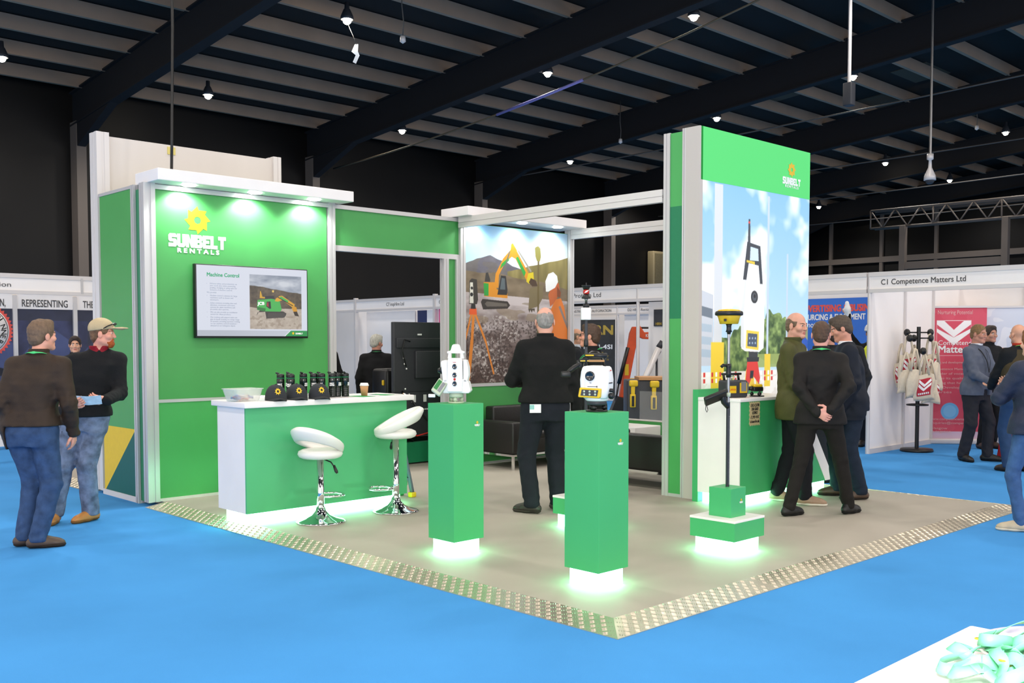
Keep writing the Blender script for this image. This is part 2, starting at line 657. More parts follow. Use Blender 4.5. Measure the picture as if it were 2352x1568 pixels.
# girt rails on the end wall and a few pale roof panels
for z0, z1 in ((5.15, 5.4), (3.6, 3.85), (7.3, 7.45)):
    struct(MB().box(XW - .16, XW, -12, YW, z0, z1).build('wall_right_rail_trim', 'rail'))
for yy in (20.5, 18, 15.5, 11.5, 9.2, 5.6, 3):
    struct(MB().box(XW - .14, XW, yy - .07, yy + .07, 0, 8.4).build('wall_right_post_trim', 'rail'))
for (px, py) in ((22, 12.6), (25.8, 11.3), (29.5, 10.6), (24, 9.2)):
    struct(MB().add([(px - .8, py - .5, rz_(py - .5) + .3), (px + .8, py - .5, rz_(py - .5) + .3), (px + .8, py + .5, rz_(py + .5) + .3), (px - .8, py + .5, rz_(py + .5) + .3),
                     (px - .8, py - .5, rz_(py - .5) + .34), (px + .8, py - .5, rz_(py - .5) + .34), (px + .8, py + .5, rz_(py + .5) + .34), (px - .8, py + .5, rz_(py + .5) + .34)],
                    [(0, 1, 2, 3), (7, 6, 5, 4), (0, 4, 5, 1), (1, 5, 6, 2), (2, 6, 7, 3), (3, 7, 4, 0)]).build('ceiling_panel', 'roofpanel'))

# ---------------------------------------------------------------- ceiling lamps (each a small high-bay lamp)
spot = bpy.data.lights.new('lamp_light', 'SPOT')
spot.energy = LAMP_POWER
spot.color = (1.0, 0.94, 0.87)
spot.spot_size = R(150)
spot.spot_blend = 0.6
spot.shadow_soft_size = 0.25


def lamp(loc, label=None):
    global lamp0
    if lamp0 is None:
        t = thing('ceiling_lamp', label, 'lamp', loc, 0, 'round lamps under the black roof')
        b = MB().lathe([(.0, .34), (.045, .34), (.05, .22), (.07, .2), (.13, .06), (.135, .0), (.12, .0), (.06, .16), (.0, .18)], n=16)
        b.build('housing', 'dgrey', t)
        MB().sphere((0, 0, -.01), .085, 14, 10).build('bulb', 'bulb', t)
        lo = bpy.data.objects.new('light', spot)
        C.objects.link(lo)
        lo.parent = t
        lo.location = (0, 0, -.12)
        lamp0 = t
        return t
    return dup(lamp0, loc, 0, label)


lamp0 = None
rowname = {0: 'row nearest the back wall', 1: 'second row from the back wall', 2: 'third row from the back wall'}
seen = {(0, 0): 'round ceiling lamp at the far left edge of the picture', (1, 0): 'lit ceiling lamp above the tall white back wall',
        (2, 0): 'lit ceiling lamp above the doorway opening of the green stand', (3, 0): 'lit ceiling lamp above the centre mural canopy, back row',
        (4, 0): 'small lit ceiling lamp just left of the tall tower top', (5, 0): 'tiny lit ceiling lamp right of the tower logo',
        (1, 1): 'bright ceiling lamp with a torn white scrap below it', (2, 1): 'bright ceiling lamp above the middle, left of the lilac cable end',
        (3, 1): 'lit ceiling lamp directly above the tower left edge', (4, 1): 'lit ceiling lamp left of the hanging camera dome',
        (5, 1): 'small lit ceiling lamp under the camera dome, above the truss',
        (2, 2): 'largest bright ceiling lamp at top, left of the hanging conduit', (3, 2): 'bright ceiling lamp at top, right of the hanging conduit',
        (4, 2): 'lit ceiling lamp beside the hanging camera pole', (5, 2): 'lit ceiling lamp near the right edge of the picture'}
lx = {0: (3.03, 7.68, 13.57, 20.55, 27.07, 36.76), 1: (-20, 7.76, 13.55, 20.59, 31.16, 36.76), 2: (-20, -20, 13.58, 20.49, 26.74, 30.65)}
ly = (19.4, 13.65, 9.4)
ymod = {(4, 0): 20.73, (4, 2): 9.95, (5, 2): 9.31}
for k in range(3):
    for i in range(6):
        if (i, k) in seen:
            yy = ymod.get((i, k), ly[k])
            lamp((lx[k][i], yy, rz_(yy) - .38), seen[(i, k)])
# lamps outside the picture: some added to brighten far stands, then the same grid
for x, yy in ((.8, 13.65), (-5.5, 13.65), (-3.0, 19.4)):
    lamp((x, yy, rz_(yy) - .38), 'added ceiling lamp outside the picture that brightens the far stands')
for x in (-5.5, 1.0, 7.7, 13.6):
    for yy in (9.4, 4.9, 0.4, -4.2):
        if yy > 6 and x > 1.5:
            continue
        l = lamp((x, yy, rz_(yy) - .38), 'added ceiling lamp outside the picture that brightens the far stands')

# ---------------------------------------------------------------- cables, rods and rigging
def rod(name, label, cat, pts, r, m, group=None):
    return tag(MB().tube(pts, r, 6).build(name, m), label, cat, group)


def sag(a, b, s, n=14):
    a, b = Vector(a), Vector(b)
    return [a.lerp(b, i / n) - Vector((0, 0, s * 4 * (i / n) * (1 - i / n))) for i in range(n + 1)]


M['rope'] = mat('tan_rope', '6b5d48', 0.8)
M['lilac'] = mat('lilac_sleeve', '8d86c8', 0.6)
M['wire'] = mat('grey_wire', '57534f', 0.6)
rope = rod('rigging_rope', 'tan rope slung across the hall with a lilac sleeved stretch', 'rope', sag((13.0, 22.0, 6.7), (13.0, 2.0, 9.2), .5), .022, 'rope')
MB().tube(sag((13.0, 22.0, 6.7), (13.0, 2.0, 9.2), .5)[5:8], .034, 6).build('sleeve', 'lilac', rope)
for i, (x, z0, z1, lb) in enumerate(((19.2, 7.0, 7.6, 'grey wire crossing behind the tower top, first of the parallel wires'),
                                     (24.5, 6.9, 7.2, 'grey wire crossing the roof just above the tower top'),
                                     (28.5, 6.6, 6.9, 'grey wire running above the small lamps on the right'),
                                     (33.0, 6.3, 6.6, 'low grey wire running above the lattice truss'))):
    rod('rigging_wire', lb, 'wire', sag((x, 21.9, z0), (x, -2, z1), .15), .02, 'wire', 'wires along the hall')
rod('hanging_cable', 'dark cable dropping from the roof to the left canopy', 'cable',
    [(.42, 6.0, 3.2), (.44, 6.02, 3.6), (.5, 6.1, 4.6), (.52, 6.1, 9.0)], .014, 'black')
t = thing('hanging_conduit', 'white conduit drop with a small dark socket box at its end', 'conduit', (14.2, 6.2, 6.2))
MB().cyl((0, 0, .3), (0, 0, 3.2), .035, n=8).build('conduit', 'aluw', t)
MB().rbox(-.09, .09, -.09, .09, -.12, .32, .02).build('socket_box', 'dgrey', t)
t = thing('dome_camera', 'white dome camera on a thin pole hanging from the roof', 'camera', (18.2, 6.35, 5.1))
MB().cyl((0, 0, .55), (0, 0, 4.2), .03, n=8).build('pole', 'steel', t)
MB().lathe([(0, .6), (.07, .6), (.07, .48), (.03, .46), (.04, .3), (.12, .12), (.13, .02), (0, .02)], n=16).build('housing', 'aluw', t)
MB().sphere((0, 0, .02), .1, 12, 8, (1, 1, .9)).build('dome', 'dgrey', t)
for (x, yy, l, lb) in ((8.2, 12.4, 1.0, 'loose white bulb holder dangling near the top centre'), (18.6, 15.6, .8, 'small white socket hanging left of the conduit'),
                       (27.5, 9.0, .7, 'twisted wire tail hanging above the truss')):
    zz = rz_(yy)
    t = thing('hanging_socket', lb, 'socket', (x, yy, zz - l))
    MB().tube([(0, 0, 0), (.02, 0, .3 * l), (-.02, 0, .6 * l), (0, 0, l + .33)], .012, 6).build('flex', 'wire', t)
    MB().lathe([(0, .02), (.05, .0), (.06, -.1), (0, -.14)], n=10).build('holder', 'aluw', t)
t = thing('torn_tape', 'torn white scrap hanging just below a bright lamp', 'tape', (7.9, 13.55, 7.35))
MB().add([(-.02, 0, .18), (.06, 0, .2), (.05, 0, .05), (.09, 0, -.02), (0, 0, -.2), (-.07, 0, -.18), (.0, 0, -.03), (-.1, 0, .02),
          (-.02, .01, .18), (.06, .01, .2), (.05, .01, .05), (.09, .01, -.02), (0, .01, -.2), (-.07, .01, -.18), (.0, .01, -.03), (-.1, .01, .02)],
         [(0, 1, 2, 7), (2, 3, 6, 7), (3, 4, 5, 6), (15, 10, 9, 8), (15, 14, 11, 10), (14, 13, 12, 11)]).build('scrap', 'paper', t)

MB().tube([(.02, 0, .18), (-.14, .1, .62)], .006, 5).build('cord', 'wire', t)
# lattice truss in front of the end wall
t = thing('lattice_truss', 'pale lattice truss beam spanning in front of the dark end wall', 'truss', (30, 8, 0))
b = MB()
T0, T1, n = (30, 11.6, 5.55), (30, 2.0, 5.55), 26
for dz in (0, .62):
    for dx in (0, .35):
        b.tube([(dx, 5.6, 5.55 + dz), (dx, -6.0, 5.55 + dz)], .035, 6)
b.build('chord', 'rail', t)
b = MB()
for i in range(n):
    ya, yb = 5.6 - 11.6 * i / n, 5.6 - 11.6 * (i + 1) / n
    p, q = ((0, ya, 5.55), (0, yb, 6.17)) if i % 2 else ((0, ya, 6.17), (0, yb, 5.55))
    b.tube([p, q], .024, 6)
    if i % 5 == 0:
        b.tube([(0, ya, 5.55), (0, ya, 6.17)], .028, 6)
b.build('lattice', 'rail', t)
for yy in (4.4, 1.0):
    MB().box(-.1, .1, yy - .1, yy + .1, 0, 5.55).build('leg', 'rail', t)
MB().box(-.06, .06, 1.0, 4.4, 4.05, 4.3).build('brace', 'rail', t)
t = thing('wall_speaker', 'beige louvred speaker box on the dark back wall', 'speaker', (28.7, 22.05, 4.3))
MB().rbox(-.55, .55, -.2, .14, -.9, .9, .05).build('cabinet', mat('beige_grille', '8d8060', 0.7), t)
MB().box(-.47, .47, -.23, -.19, -.8, .8).build('grille', mat('beige_mesh', '6f6448', 0.8, var=0.3, vscale=40), t)
# ================================================================ THE GREEN STAND
ZF = 0.03
YB = 5.85

# ---------------------------------------------------------------- platform
M['plate'] = mat('chequer_plate', 'ded4c0', 0.30, 0.85, var=0.08, vscale=6)
t = thing('stand_platform', 'low grey exhibition platform edged with chequer plate on blue carpet', 'platform', (0, 0, 0))
MB().prism([(.2, .2), (5.76, .2), (5.76, 9.0), (.2, 9.0)], 0, ZF, 'xy').build('deck', 'vinyl', t)


def chequer(x0, x1, y0, y1, along):
    """ramp plate: outer edge low, inner edge at deck height, raised bars on top. along = 'x' or 'y'"""
    b = MB()
    L = (x1 - x0) if along == 'x' else (y1 - y0)
    W = .21

    def P(s, d, h=0.0):      # s along, d from outer edge inward
        z = .004 + (ZF + .003 - .004) * min(d, W) / W + h
        if along == 'x':
            return (x0 + s, y0 + d, z)
        if along == 'y':
            return (x0 + d, y0 + s, z)
        return (x1 - d, y0 + s, z)
    lo = lambda s, d: P(s, d)[:2] + (0.0,)
    s_in0 = W if (along == 'x' and x0 == 0) or (along == 'y' and y0 == 0) or (along == '-y' and y0 == 0) else 0
    s_in1 = L - W if along == 'x' and x1 > 5.9 else L
    a, b_, c, d = P(0, 0), P(L, 0), P(s_in1, W), P(s_in0, W)
    low = [(p[0], p[1], 0.0) for p in (a, b_, c, d)]
    b.add([a, b_, c, d] + low, [(0, 1, 2, 3), (7, 6, 5, 4), (0, 4, 5, 1), (1, 5, 6, 2), (2, 6, 7, 3), (3, 7, 4, 0)])
    pitch = .042
    n = int(L / pitch)
    for i in range(n):
        for j in range(5):
            s, dd = (i + .5) * pitch, (j + .5) * pitch
            if s < s_in0 * dd / W + .01 or s > L - (L - s_in1) * dd / W - .01:
                continue
            sg = 1 if (i + j) % 2 else -1
            for k in (-1, 0, 1):
                ox, oy = k * .0105, -k * .0105 * sg
                ux, uy = .011, .011 * sg
                vx, vy = .0026, -.0026 * sg
                cs, cd = s + ox * .9, dd + oy * .9
                q = [P(cs - ux, cd - uy), P(cs + vx, cd + vy), P(cs + ux, cd + uy), P(cs - vx, cd - vy),
                     P(cs - ux * .5, cd - uy * .5, .003), P(cs + ux * .5, cd + uy * .5, .003)]
                b.add(q, [(0, 3, 4), (0, 4, 1), (1, 4, 5), (3, 5, 4), (1, 5, 2), (3, 2, 5)])
    return b


for x0, x1 in ((0, 1.55), (1.55, 3.7), (3.7, 5.97)):
    chequer(x0, x1, 0, .21, 'x').build('edge_plate', 'plate', t)
for y0, y1 in ((0, 1.6), (1.6, 3.45), (3.45, 5.78), (7.15, 9.0)):
    chequer(0, .21, y0, y1, 'y').build('edge_plate', 'plate', t)
chequer(5.76, 5.97, 0, 9.0, '-y').build('edge_plate', 'plate', t)


def post(parent, x0, x1, y0, y1, z0, z1, m='alu', name='post', grooves='both'):
    """extruded aluminium post with grooves on its faces"""
    b = MB()
    w_, d_ = x1 - x0, y1 - y0
    g, k = .006, .22
    pts = []
    # cross-section with a notch on each side, counter-clockwise
    for a, c in (((x0, y0), (1, 0)), ((x1, y0), (0, 1)), ((x1, y1), (-1, 0)), ((x0, y1), (0, -1))):
        L = w_ if c[0] else d_
        nx, ny = -c[1], c[0]
        for s in (0, .5 - k / 2, .5 - k / 2, .5 + k / 2, .5 + k / 2):
            pts.append([a[0] + c[0] * L * s, a[1] + c[1] * L * s])
        for i, e in ((-3, 1), (-2, 1)):
            pts[i][0] += nx * g
            pts[i][1] += ny * g
    b.off = Vector(parent.location)
    b.prism(pts, z0, z1, 'xy')
    return b.build(name, m, parent)


FRAME = 'alu'
# ---------------------------------------------------------------- TV wall
t = thing('display_wall', 'green display wall behind the white counter with a screen on it', 'display wall', (0, YB, 0))
bx('upper_panel', .18, 2.10, YB + .02, YB + .06, 1.005, 3.0, 'green', t)
bx('lower_panel', .18, 2.10, YB + .02, YB + .06, .055, .975, 'green2', t)
bx('middle_rail', .17, 2.11, YB + .008, YB + .065, .975, 1.005, FRAME, t)
bx('top_rail', .17, 2.11, YB + .0, YB + .07, 3.0, 3.045, FRAME, t)
bx('bottom_rail', .17, 2.11, YB + .0, YB + .07, ZF, .055, 'aluw', t)
post(t, .06, .175, YB - .02, YB + .08, ZF, 3.05)
post(t, 2.11, 2.19, YB - .015, YB + .075, ZF, 3.05)
logo(t, .615, 2.876, .60, lambda u, v, d: (u, .02 - d - .0005, v))

# side wall of the store room with the coloured wedge
M['wedge'] = M['yellow']
t = thing('side_wall', 'green side wall of the stand with a yellow and dark green wedge at its foot', 'display wall', (.06, 6.1, 0))
o = bx('panel', .075, .11, 6.14, 6.90, .055, 3.02, 'green', t)
bx('top_rail', .068, .115, 6.12, 6.92, 3.02, 3.05, FRAME, t)
bx('bottom_rail', .066, .114, 6.06, 6.93, 0, .055, 'aluw', t)
post(t, .06, .12, 6.055, 6.125, 0, 3.05)
bx('corner_strip', .085, .11, 5.935, 6.055, .03, 3.0, 'midgreen', t)
b = MB(t.location)
b.prism([(6.90, .71), (6.14, .71), (6.14, .70), (6.87, .055), (6.90, .055)], .0735, .0765, 'yz').build('wedge', 'yellow', t)
b = MB(t.location)
b.prism([(6.14, .70), (6.14, .055), (6.872, .055)], .0725, .0765, 'yz').build('wedge', 'dgreen', t)

# tall white wall at the back of the store room
t = thing('tall_back_wall', 'tall cream white wall rising behind the green display wall', 'display wall', (.1, 7.0, 0))
bx('panel', .2, 2.12, 6.99, 7.08, ZF, 3.66, 'warmwhite', t)
post(t, .07, .2, 6.94, 7.12, ZF, 3.69, 'aluw')
post(t, 2.10, 2.2, 6.95, 7.12, ZF, 3.69, 'aluw')
bx('tape', .84, .93, 6.982, 6.989, 3.56, 3.64, mat('yellow_tape', 'd9c878', 0.7), t)


def canopy(name, label, x0, x1, y0, y1, z0, z1, lx_, ly_, power):
    t = thing(name, label, 'canopy', ((x0 + x1) / 2, (y0 + y1) / 2, z0))
    b = MB(t.location).box(x0, x1, y0, y1, z0, z1)
    b.build('box', 'white', t, .006)
    for x in lx_:
        d = MB(t.location)
        d.lathe([(0, z0 - .012), (.052, z0 - .012), (.07, z0 - .004), (.072, z0 + .004), (0, z0 + .004)], (x, ly_, 0), 20)
        dl = d.build('downlight', 'ledw', t)
        ld = bpy.data.lights.new('downlight', 'SPOT')
        ld.energy = power
        ld.color = (.93, 1.0, .95)
        ld.spot_size = R(136)
        ld.spot_blend = .5
        ld.shadow_soft_size = .05
        lo = bpy.data.objects.new('light', ld)
        C.objects.link(lo)
        lo.parent = t
        lo.location = Vector((x, ly_, z0 - .03)) - Vector(t.location)
        lo.rotation_euler = (R(16), 0, 0)
    return t


canopy('lit_canopy', 'white canopy box with three downlights over the logo wall', .10, 2.27, 5.60, 6.10, 3.05, 3.16, (.46, 1.16, 1.85), 5.72, 24)
canopy('lit_canopy', 'white canopy box with downlights over the quarry mural', 3.88, 5.97, 5.58, 6.08, 3.05, 3.16, (4.2, 4.9, 5.55), 5.71, 8)

# ---------------------------------------------------------------- doorway header and narrow panel
t = thing('doorway_header', 'green header panel over the doorway opening beside the display wall', 'header', (3.0, YB, 2.5))
bx('panel', 2.19, 3.98, YB + .02, YB + .06, 2.605, 3.0, 'green', t)
bx('top_rail', 2.19, 3.98, YB, YB + .07, 3.0, 3.045, FRAME, t)
bx('bottom_rail', 2.19, 3.98, YB, YB + .07, 2.545, 2.605, FRAME, t)
t = thing('door_side_panel', 'narrow green panel between two posts beside the mural', 'panel', (3.85, YB, 0))
bx('panel', 3.80, 3.92, YB + .02, YB + .05, ZF, 2.545, 'green', t)
post(t, 3.725, 3.80, YB - .01, YB + .07, ZF, 2.545)
post(t, 3.92, 3.975, YB - .01, YB + .07, ZF, 2.545)

# ---------------------------------------------------------------- mural wall
t = thing('mural_wall', 'wall with a printed quarry picture of an orange digger and a surveyor', 'display wall', (5.0, YB, 0))
post(t, 3.978, 4.06, YB - .02, YB + .08, ZF, 3.0)
post(t, 5.92, 6.0, YB - .02, YB + .08, ZF, 3.05)
bx('backing', 4.06, 5.92, YB + .03, YB + .06, .055, 3.0, 'green', t)
bx('lower_panel', 4.06, 5.92, YB + .018, YB + .03, .055, 1.0, 'green', t)
bx('middle_rail', 4.06, 5.92, YB + .005, YB + .03, 1.0, 1.038, FRAME, t)
bx('bottom_rail', 4.06, 5.92, YB, YB + .06, ZF, .055, FRAME, t)

c = Canvas(1.86, 1.955, .0042)          # quarry picture
X, Y = c.X, c.Y
n1, n2 = c.noise(5, 5, 4, 1), c.noise(14, 30, 3, 2)
c.grad(Y > -1, 'f4fafd', '8fc0e8', np.clip((Y - .72) / .3 + (.5 - X) * .75 + (n1 - .5) * .5, 0, 1))
hill = .80 - .28 * np.abs(X - .24) ** 1.1 + .02 * c.noise(12, 2, 2, 5)
hill = np.minimum(hill, .845 - .9 * np.clip(.12 - X, 0, 1))
c.grad((Y < hill), '5a5560', '7a7680', n2)
c.fill((Y < hill) & (n1 > .55), '6b6258', .5)
h2 = .70 + .13 * np.clip((X - .35) / .65, 0, 1) + .012 * c.noise(14, 2, 2, 6)
c.grad((Y < h2) & (X > .40), '6d6236', '9c8d58', c.noise(26, 5, 2, 8))
c.grad((Y < .685 - .1 * np.clip(X - .3, 0, 1) + .03 * n1) & (Y > .50), '63523f', '93826a', c.noise(9, 20, 3, 9))
gy = .575 - .035 * X
g = np.clip((gy - Y) / .57, 0, 1)
c.grad(Y < gy, 'cbbfbf', '4c3a34', np.clip(g * 1.25 + (c.noise(6, 16, 4, 11) - .5) * 1.1, 0, 1))
c.fill(Y < .43, 'd4cdc9', np.clip((c.noise(70, 90, 3, 12) - .50) * 5, 0, .75) * np.clip((c.noise(4, 7, 3, 13) - .38) * 6, 0, 1))
c.fill(Y < .40, '332622', np.clip((c.noise(80, 90, 3, 14) - .54) * 6, 0, .65))
c.fill((Y < .52) & (Y > .36) & (c.noise(5, 18, 2, 15) > .6), '8c7a64', .6)
# digger
OR, DK, GN, YL = 'd88c20', '2b2622', '2f9a3c', 'd8c024'
c.poly([(.155, .515), (.17, .535), (.4, .525), (.425, .50), (.40, .478), (.175, .468)], '38312c')
c.poly([(.19, .505), (.21, .52), (.395, .51), (.4, .493), (.21, .487)], '6a625a')
c.poly([(.18, .64), (.185, .552), (.40, .545), (.40, .575), (.30, .60), (.29, .645)], OR)
c.poly([(.18, .636), (.185, .556), (.225, .556), (.225, .634)], GN)
c.poly([(.19, .645), (.2, .70), (.22, .705), (.24, .66), (.24, .645)], '3a3632')
c.poly([(.305, .565), (.34, .69), (.385, .688), (.40, .60), (.395, .565)], '2b2a2c')
c.poly([(.33, .60), (.345, .675), (.375, .672), (.38, .60)], '5a6468')
c.poly([(.275, .61), (.29, .70), (.36, .80), (.43, .86), (.435, .895), (.45, .905), (.49, .86), (.485, .80), (.44, .815), (.375, .77), (.32, .69), (.315, .61)], OR)
c.poly([(.33, .73), (.345, .765), (.41, .81), (.415, .79)], GN)
c.poly([(.455, .83), (.485, .86), (.62, .695), (.585, .665)], OR)
c.poly([(.48, .81), (.50, .82), (.575, .72), (.56, .69)], GN)
c.line((.505, .855), (.625, .73), .012, '9a958c')
c.line((.365, .72), (.42, .845), .010, '6a655e')
c.poly([(.58, .66), (.60, .715), (.65, .725), (.655, .68), (.61, .645)], YL)
c.poly([(.605, .655), (.625, .685), (.675, .67), (.69, .635), (.64, .63)], '4a3626')
c.poly([(.615, .615), (.75, .645), (.745, .56), (.70, .50), (.60, .475)], '7a6c4c')
c.poly([(.60, .48), (.61, .455), (.62, .475), (.635, .455), (.645, .475), (.66, .46), (.665, .485)], '4a4030')
# rod with receiver
c.line((.70, .80), (.695, .22), .016, '6a5a34')
c.poly([(.665, .885), (.67, .83), (.685, .80), (.715, .80), (.725, .83), (.72, .885), (.70, .90), (.68, .895)], '8c8442')
# surveyor
c.poly([(.82, .47), (.80, .40), (.82, .33), (.86, .26), (.83, .21), (.86, .16), (.9, .12), (1, .12), (1, .34), (.965, .50), (.93, .56), (.87, .55)], 'e07a2e')
c.poly([(.82, .47), (.86, .42), (.80, .37), (.74, .35), (.70, .385), (.68, .36), (.715, .32), (.82, .33)], 'd46f28')
c.poly([(.905, .50), (.925, .51), (1, .38), (1, .345)], '8c7a74')
c.poly([(.84, .30), (.89, .265), (1, .27), (1, .24), (.86, .235)], '3c342e')
c.poly([(.80, .58), (.82, .50), (.85, .52), (.89, .56), (.92, .60), (.91, .66), (.86, .67)], 'c46434')
c.poly([(.775, .60), (.77, .67), (.80, .72), (.85, .735), (.89, .71), (.90, .67), (.87, .63), (.80, .60)], 'f0f0ee')
c.poly([(.89, .64), (.93, .60), (.925, .565), (.89, .57)], '8c4a2a')
c.circ(.685, .385, .02, 'd49a78')
# tripod instrument
for p, q, wd in (((.07, .44), (.02, .28), .013), ((.09, .44), (.075, .27), .022), ((.075, .27), (.045, .03), .026), ((.105, .44), (.20, .26), .016), ((.20, .26), (.27, .06), .013)):
    c.line(p, q, wd, 'd9822e')
c.poly([(.05, .435), (.055, .47), (.115, .475), (.12, .435)], 'e05a26')
c.poly([(.065, .47), (.07, .50), (.105, .50), (.11, .47)], '2a2826')
c.poly([(.05, .50), (.055, .645), (.075, .66), (.12, .655), (.13, .53), (.12, .50)], '39342e')
c.poly([(.055, .505), (.06, .635), (.085, .635), (.09, .505)], 'd8d4c8')
c.circ(.075, .60, .010, '222222')
c.circ(.073, .56, .013, '222222')
c.build('mural_print', 'print', t, lambda u, v: (4.06 - 5.0 + u, .028, 1.04 + v))

# ---------------------------------------------------------------- overhead beams
for x0, x1, y1, lb in ((3.94, 4.0, 2.77, 'aluminium beam from the mural to the tower, left one'), (5.93, 5.99, 2.77, 'aluminium beam from the mural to the tower, right one')):
    t = thing('overhead_beam', lb, 'beam', ((x0 + x1) / 2, 4.3, 2.95))
    b = MB(t.location)
    b.box(x0, x1, y1, 5.83, 2.985, 3.05).box(x0, x1, y1, 5.83, 2.925, 2.978).box(x0 + .008, x1 - .008, y1, 5.83, 2.97, 2.99)
    b.build('beam', 'aluw', t)

# low green wall and glass on the right side of the lounge
t = thing('low_side_wall', 'low green wall with a glass screen on it at the lounge edge', 'wall panel', (5.96, 4.3, 0))
bx('panel', 5.93, 5.97, 2.8, 5.8, ZF, .555, 'green', t)
bx('trim', 5.925, 5.975, 2.8, 5.8, .555, .57, 'aluw', t)

# ---------------------------------------------------------------- tower
t = thing('display_tower', 'tall display tower with a lit picture of a white survey instrument', 'display tower', (5.0, 2.55, 0))
TX0, TX1, TY0, TY1, TZ = 3.95, 5.98, 2.33, 2.76, 3.605
bx('core', TX0 + .05, TX1, TY0 + .015, TY1, ZF, TZ - .02, 'aluw', t)
bx('front_edge', TX0, TX0 + .05, TY0, TY0 + .165, ZF, TZ, mat('grey_white_edge', 'c4bcb6', .6), t)
post(t, TX0, TX0 + .06, TY0 + .165, TY0 + .205, ZF, TZ, 'alu')
post(t, TX0, TX0 + .06, TY1 - .075, TY1 - .0, ZF, TZ - .02, 'alu')
bx('side_panel', TX0 + .012, TX0 + .05, TY0 + .205, TY1 - .075, .06, 1.78, 'green2', t)
bx('side_panel', TX0 + .012, TX0 + .05, TY0 + .205, TY1 - .075, 1.78, 2.87, 'midgreen', t)
bx('side_panel', TX0 + .012, TX0 + .05, TY0 + .205, TY1 - .075, 2.87, 3.58, 'green2', t)
bx('side_foot', TX0 + .006, TX0 + .05, TY0 + .205, TY1 - .075, ZF, .06, 'alu', t)
M['litgreen'] = mat('backlit_green', '43bd62', 0.45, emit='43bd62', es=0.25)
bx('header_panel', TX0 + .02, TX1, TY0, TY0 + .015, 3.10, TZ, 'litgreen', t)
logo(t, 5.60, 3.46, .36, lambda u, v, d: (u - 5.0, TY0 - 2.55 - d - .001, v))

c = Canvas(2.01, 3.07, .0052)           # survey instrument picture; v = 0 at the floor
X, Y = c.X, c.Y
n1 = c.noise(3, 5, 4, 21)
c.grad(Y > -1, '7fb8ee', 'c8e4fa', np.clip(1.6 - 1.5 * Y, 0, 1))
c.fill((n1 > .46) & (Y > .42), 'ffffff', np.clip((n1 - .46) * 7, 0, .95))
ground = .40
c.fill(Y < ground, 'f6f3ee')
c.fill((Y < ground) & (c.noise(12, 30, 3, 22) > .60), 'ded8d0', .6)
c.grad((Y < .02 + .60) & (Y > .40) & (X > .16) & (X < .45) & (c.noise(10, 6, 2, 23) > .30 + (Y - .5) * 1.6), '33501f', '94ac60', np.clip((c.noise(30, 44, 3, 24) - .25) * 1.8, 0, 1))
nt_ = .10 * (c.noise(11, 9, 3, 25) - .5)
tree = np.zeros(X.shape, bool)
for a_, b_, r_ in ((.60, .52, .075), (.66, .55, .085), (.72, .53, .07), (.63, .47, .09), (.70, .46, .09), (.55, .47, .05)):
    tree |= np.hypot(X - a_, (Y - b_) * 1.5) < r_ + nt_
c.grad((Y > .42) & tree, '2f4a20', '9ab468', np.clip((c.noise(30, 44, 3, 26) - .25) * 1.8, 0, 1))
c.grad((Y > .42) & (X > .78) & (Y < .55 - .05 * (X - .78) + .05 * (c.noise(9, 4, 2, 27) - .5)), '6a7a5a', 'a8b08a', c.noise(20, 24, 2, 28))
c.fill((Y > .41) & (Y < .455) & (X > .5), '9cae62', .9)
c.poly([(0, .42), (0, .66), (.11, .645), (.115, .42)], 'c6ccd6')
c.poly([(0, .58), (0, .61), (.105, .60), (.105, .57)], '6a7684')
for yy in (.53, .49, .45):
    c.poly([(0, yy), (0, yy + .025), (.1, yy + .02), (.1, yy - .004)], 'aabccc')
for x0, x1, zt, col in ((.115, .185, .995, 'd3d8de'), (.585, .605, .985, 'c2d2e2'), (.775, .79, .80, 'c2d2e2')):
    c.poly([(x0, .40), (x0, zt), (x1, zt), (x1, .40)], col)
for x0, x1, z0, zt in ((.095, .205, .30, .495), (.57, .625, .345, .455), (.765, .80, .36, .44)):
    c.poly([(x0, z0), (x0, zt), (x1, zt), (x1, z0)], 'f0cf3c')
c.poly([(.79, .45), (.80, .56), (.88, .55), (.88, .44)], 'e8e8e6')
c.poly([(.88, .44), (.88, .52), (1, .50), (1, .42)], 'b8c4d0')
c.poly([(.93, .49), (.95, .525), (1, .50), (1, .47)], '2d5fc0')
for k in range(30):
    x0 = k / 30
    if .30 < x0 < .52:
        continue
    for z0 in (.385, .365):
        c.poly([(x0, z0), (x0, z0 + .014), (x0 + .016, z0 + .014), (x0 + .016, z0)], 'd8403a' if (k + int(z0 * 100)) % 2 else 'ffffff')
# tripod
for p, q in (((.41, .40), (.30, .02)), ((.43, .40), (.38, .02)), ((.46, .40), (.50, .02)), ((.49, .40), (.62, .02)), ((.445, .40), (.455, .02))):
    c.line(p, q, .014, 'f2c744')
c.line((.51, .38), (.575, .20), .006, '5a5e64')
c.poly([(.395, .36), (.41, .43), (.505, .43), (.53, .375), (.52, .355), (.46, .385), (.43, .355)], 'e03a30')
c.poly([(.435, .375), (.44, .40), (.47, .40), (.465, .375)], '26262a')
c.poly([(.41, .43), (.405, .445), (.52, .445), (.515, .43)], '2a2c30')
c.poly([(.425, .445), (.42, .475), (.51, .475), (.505, .445)], '34363a')
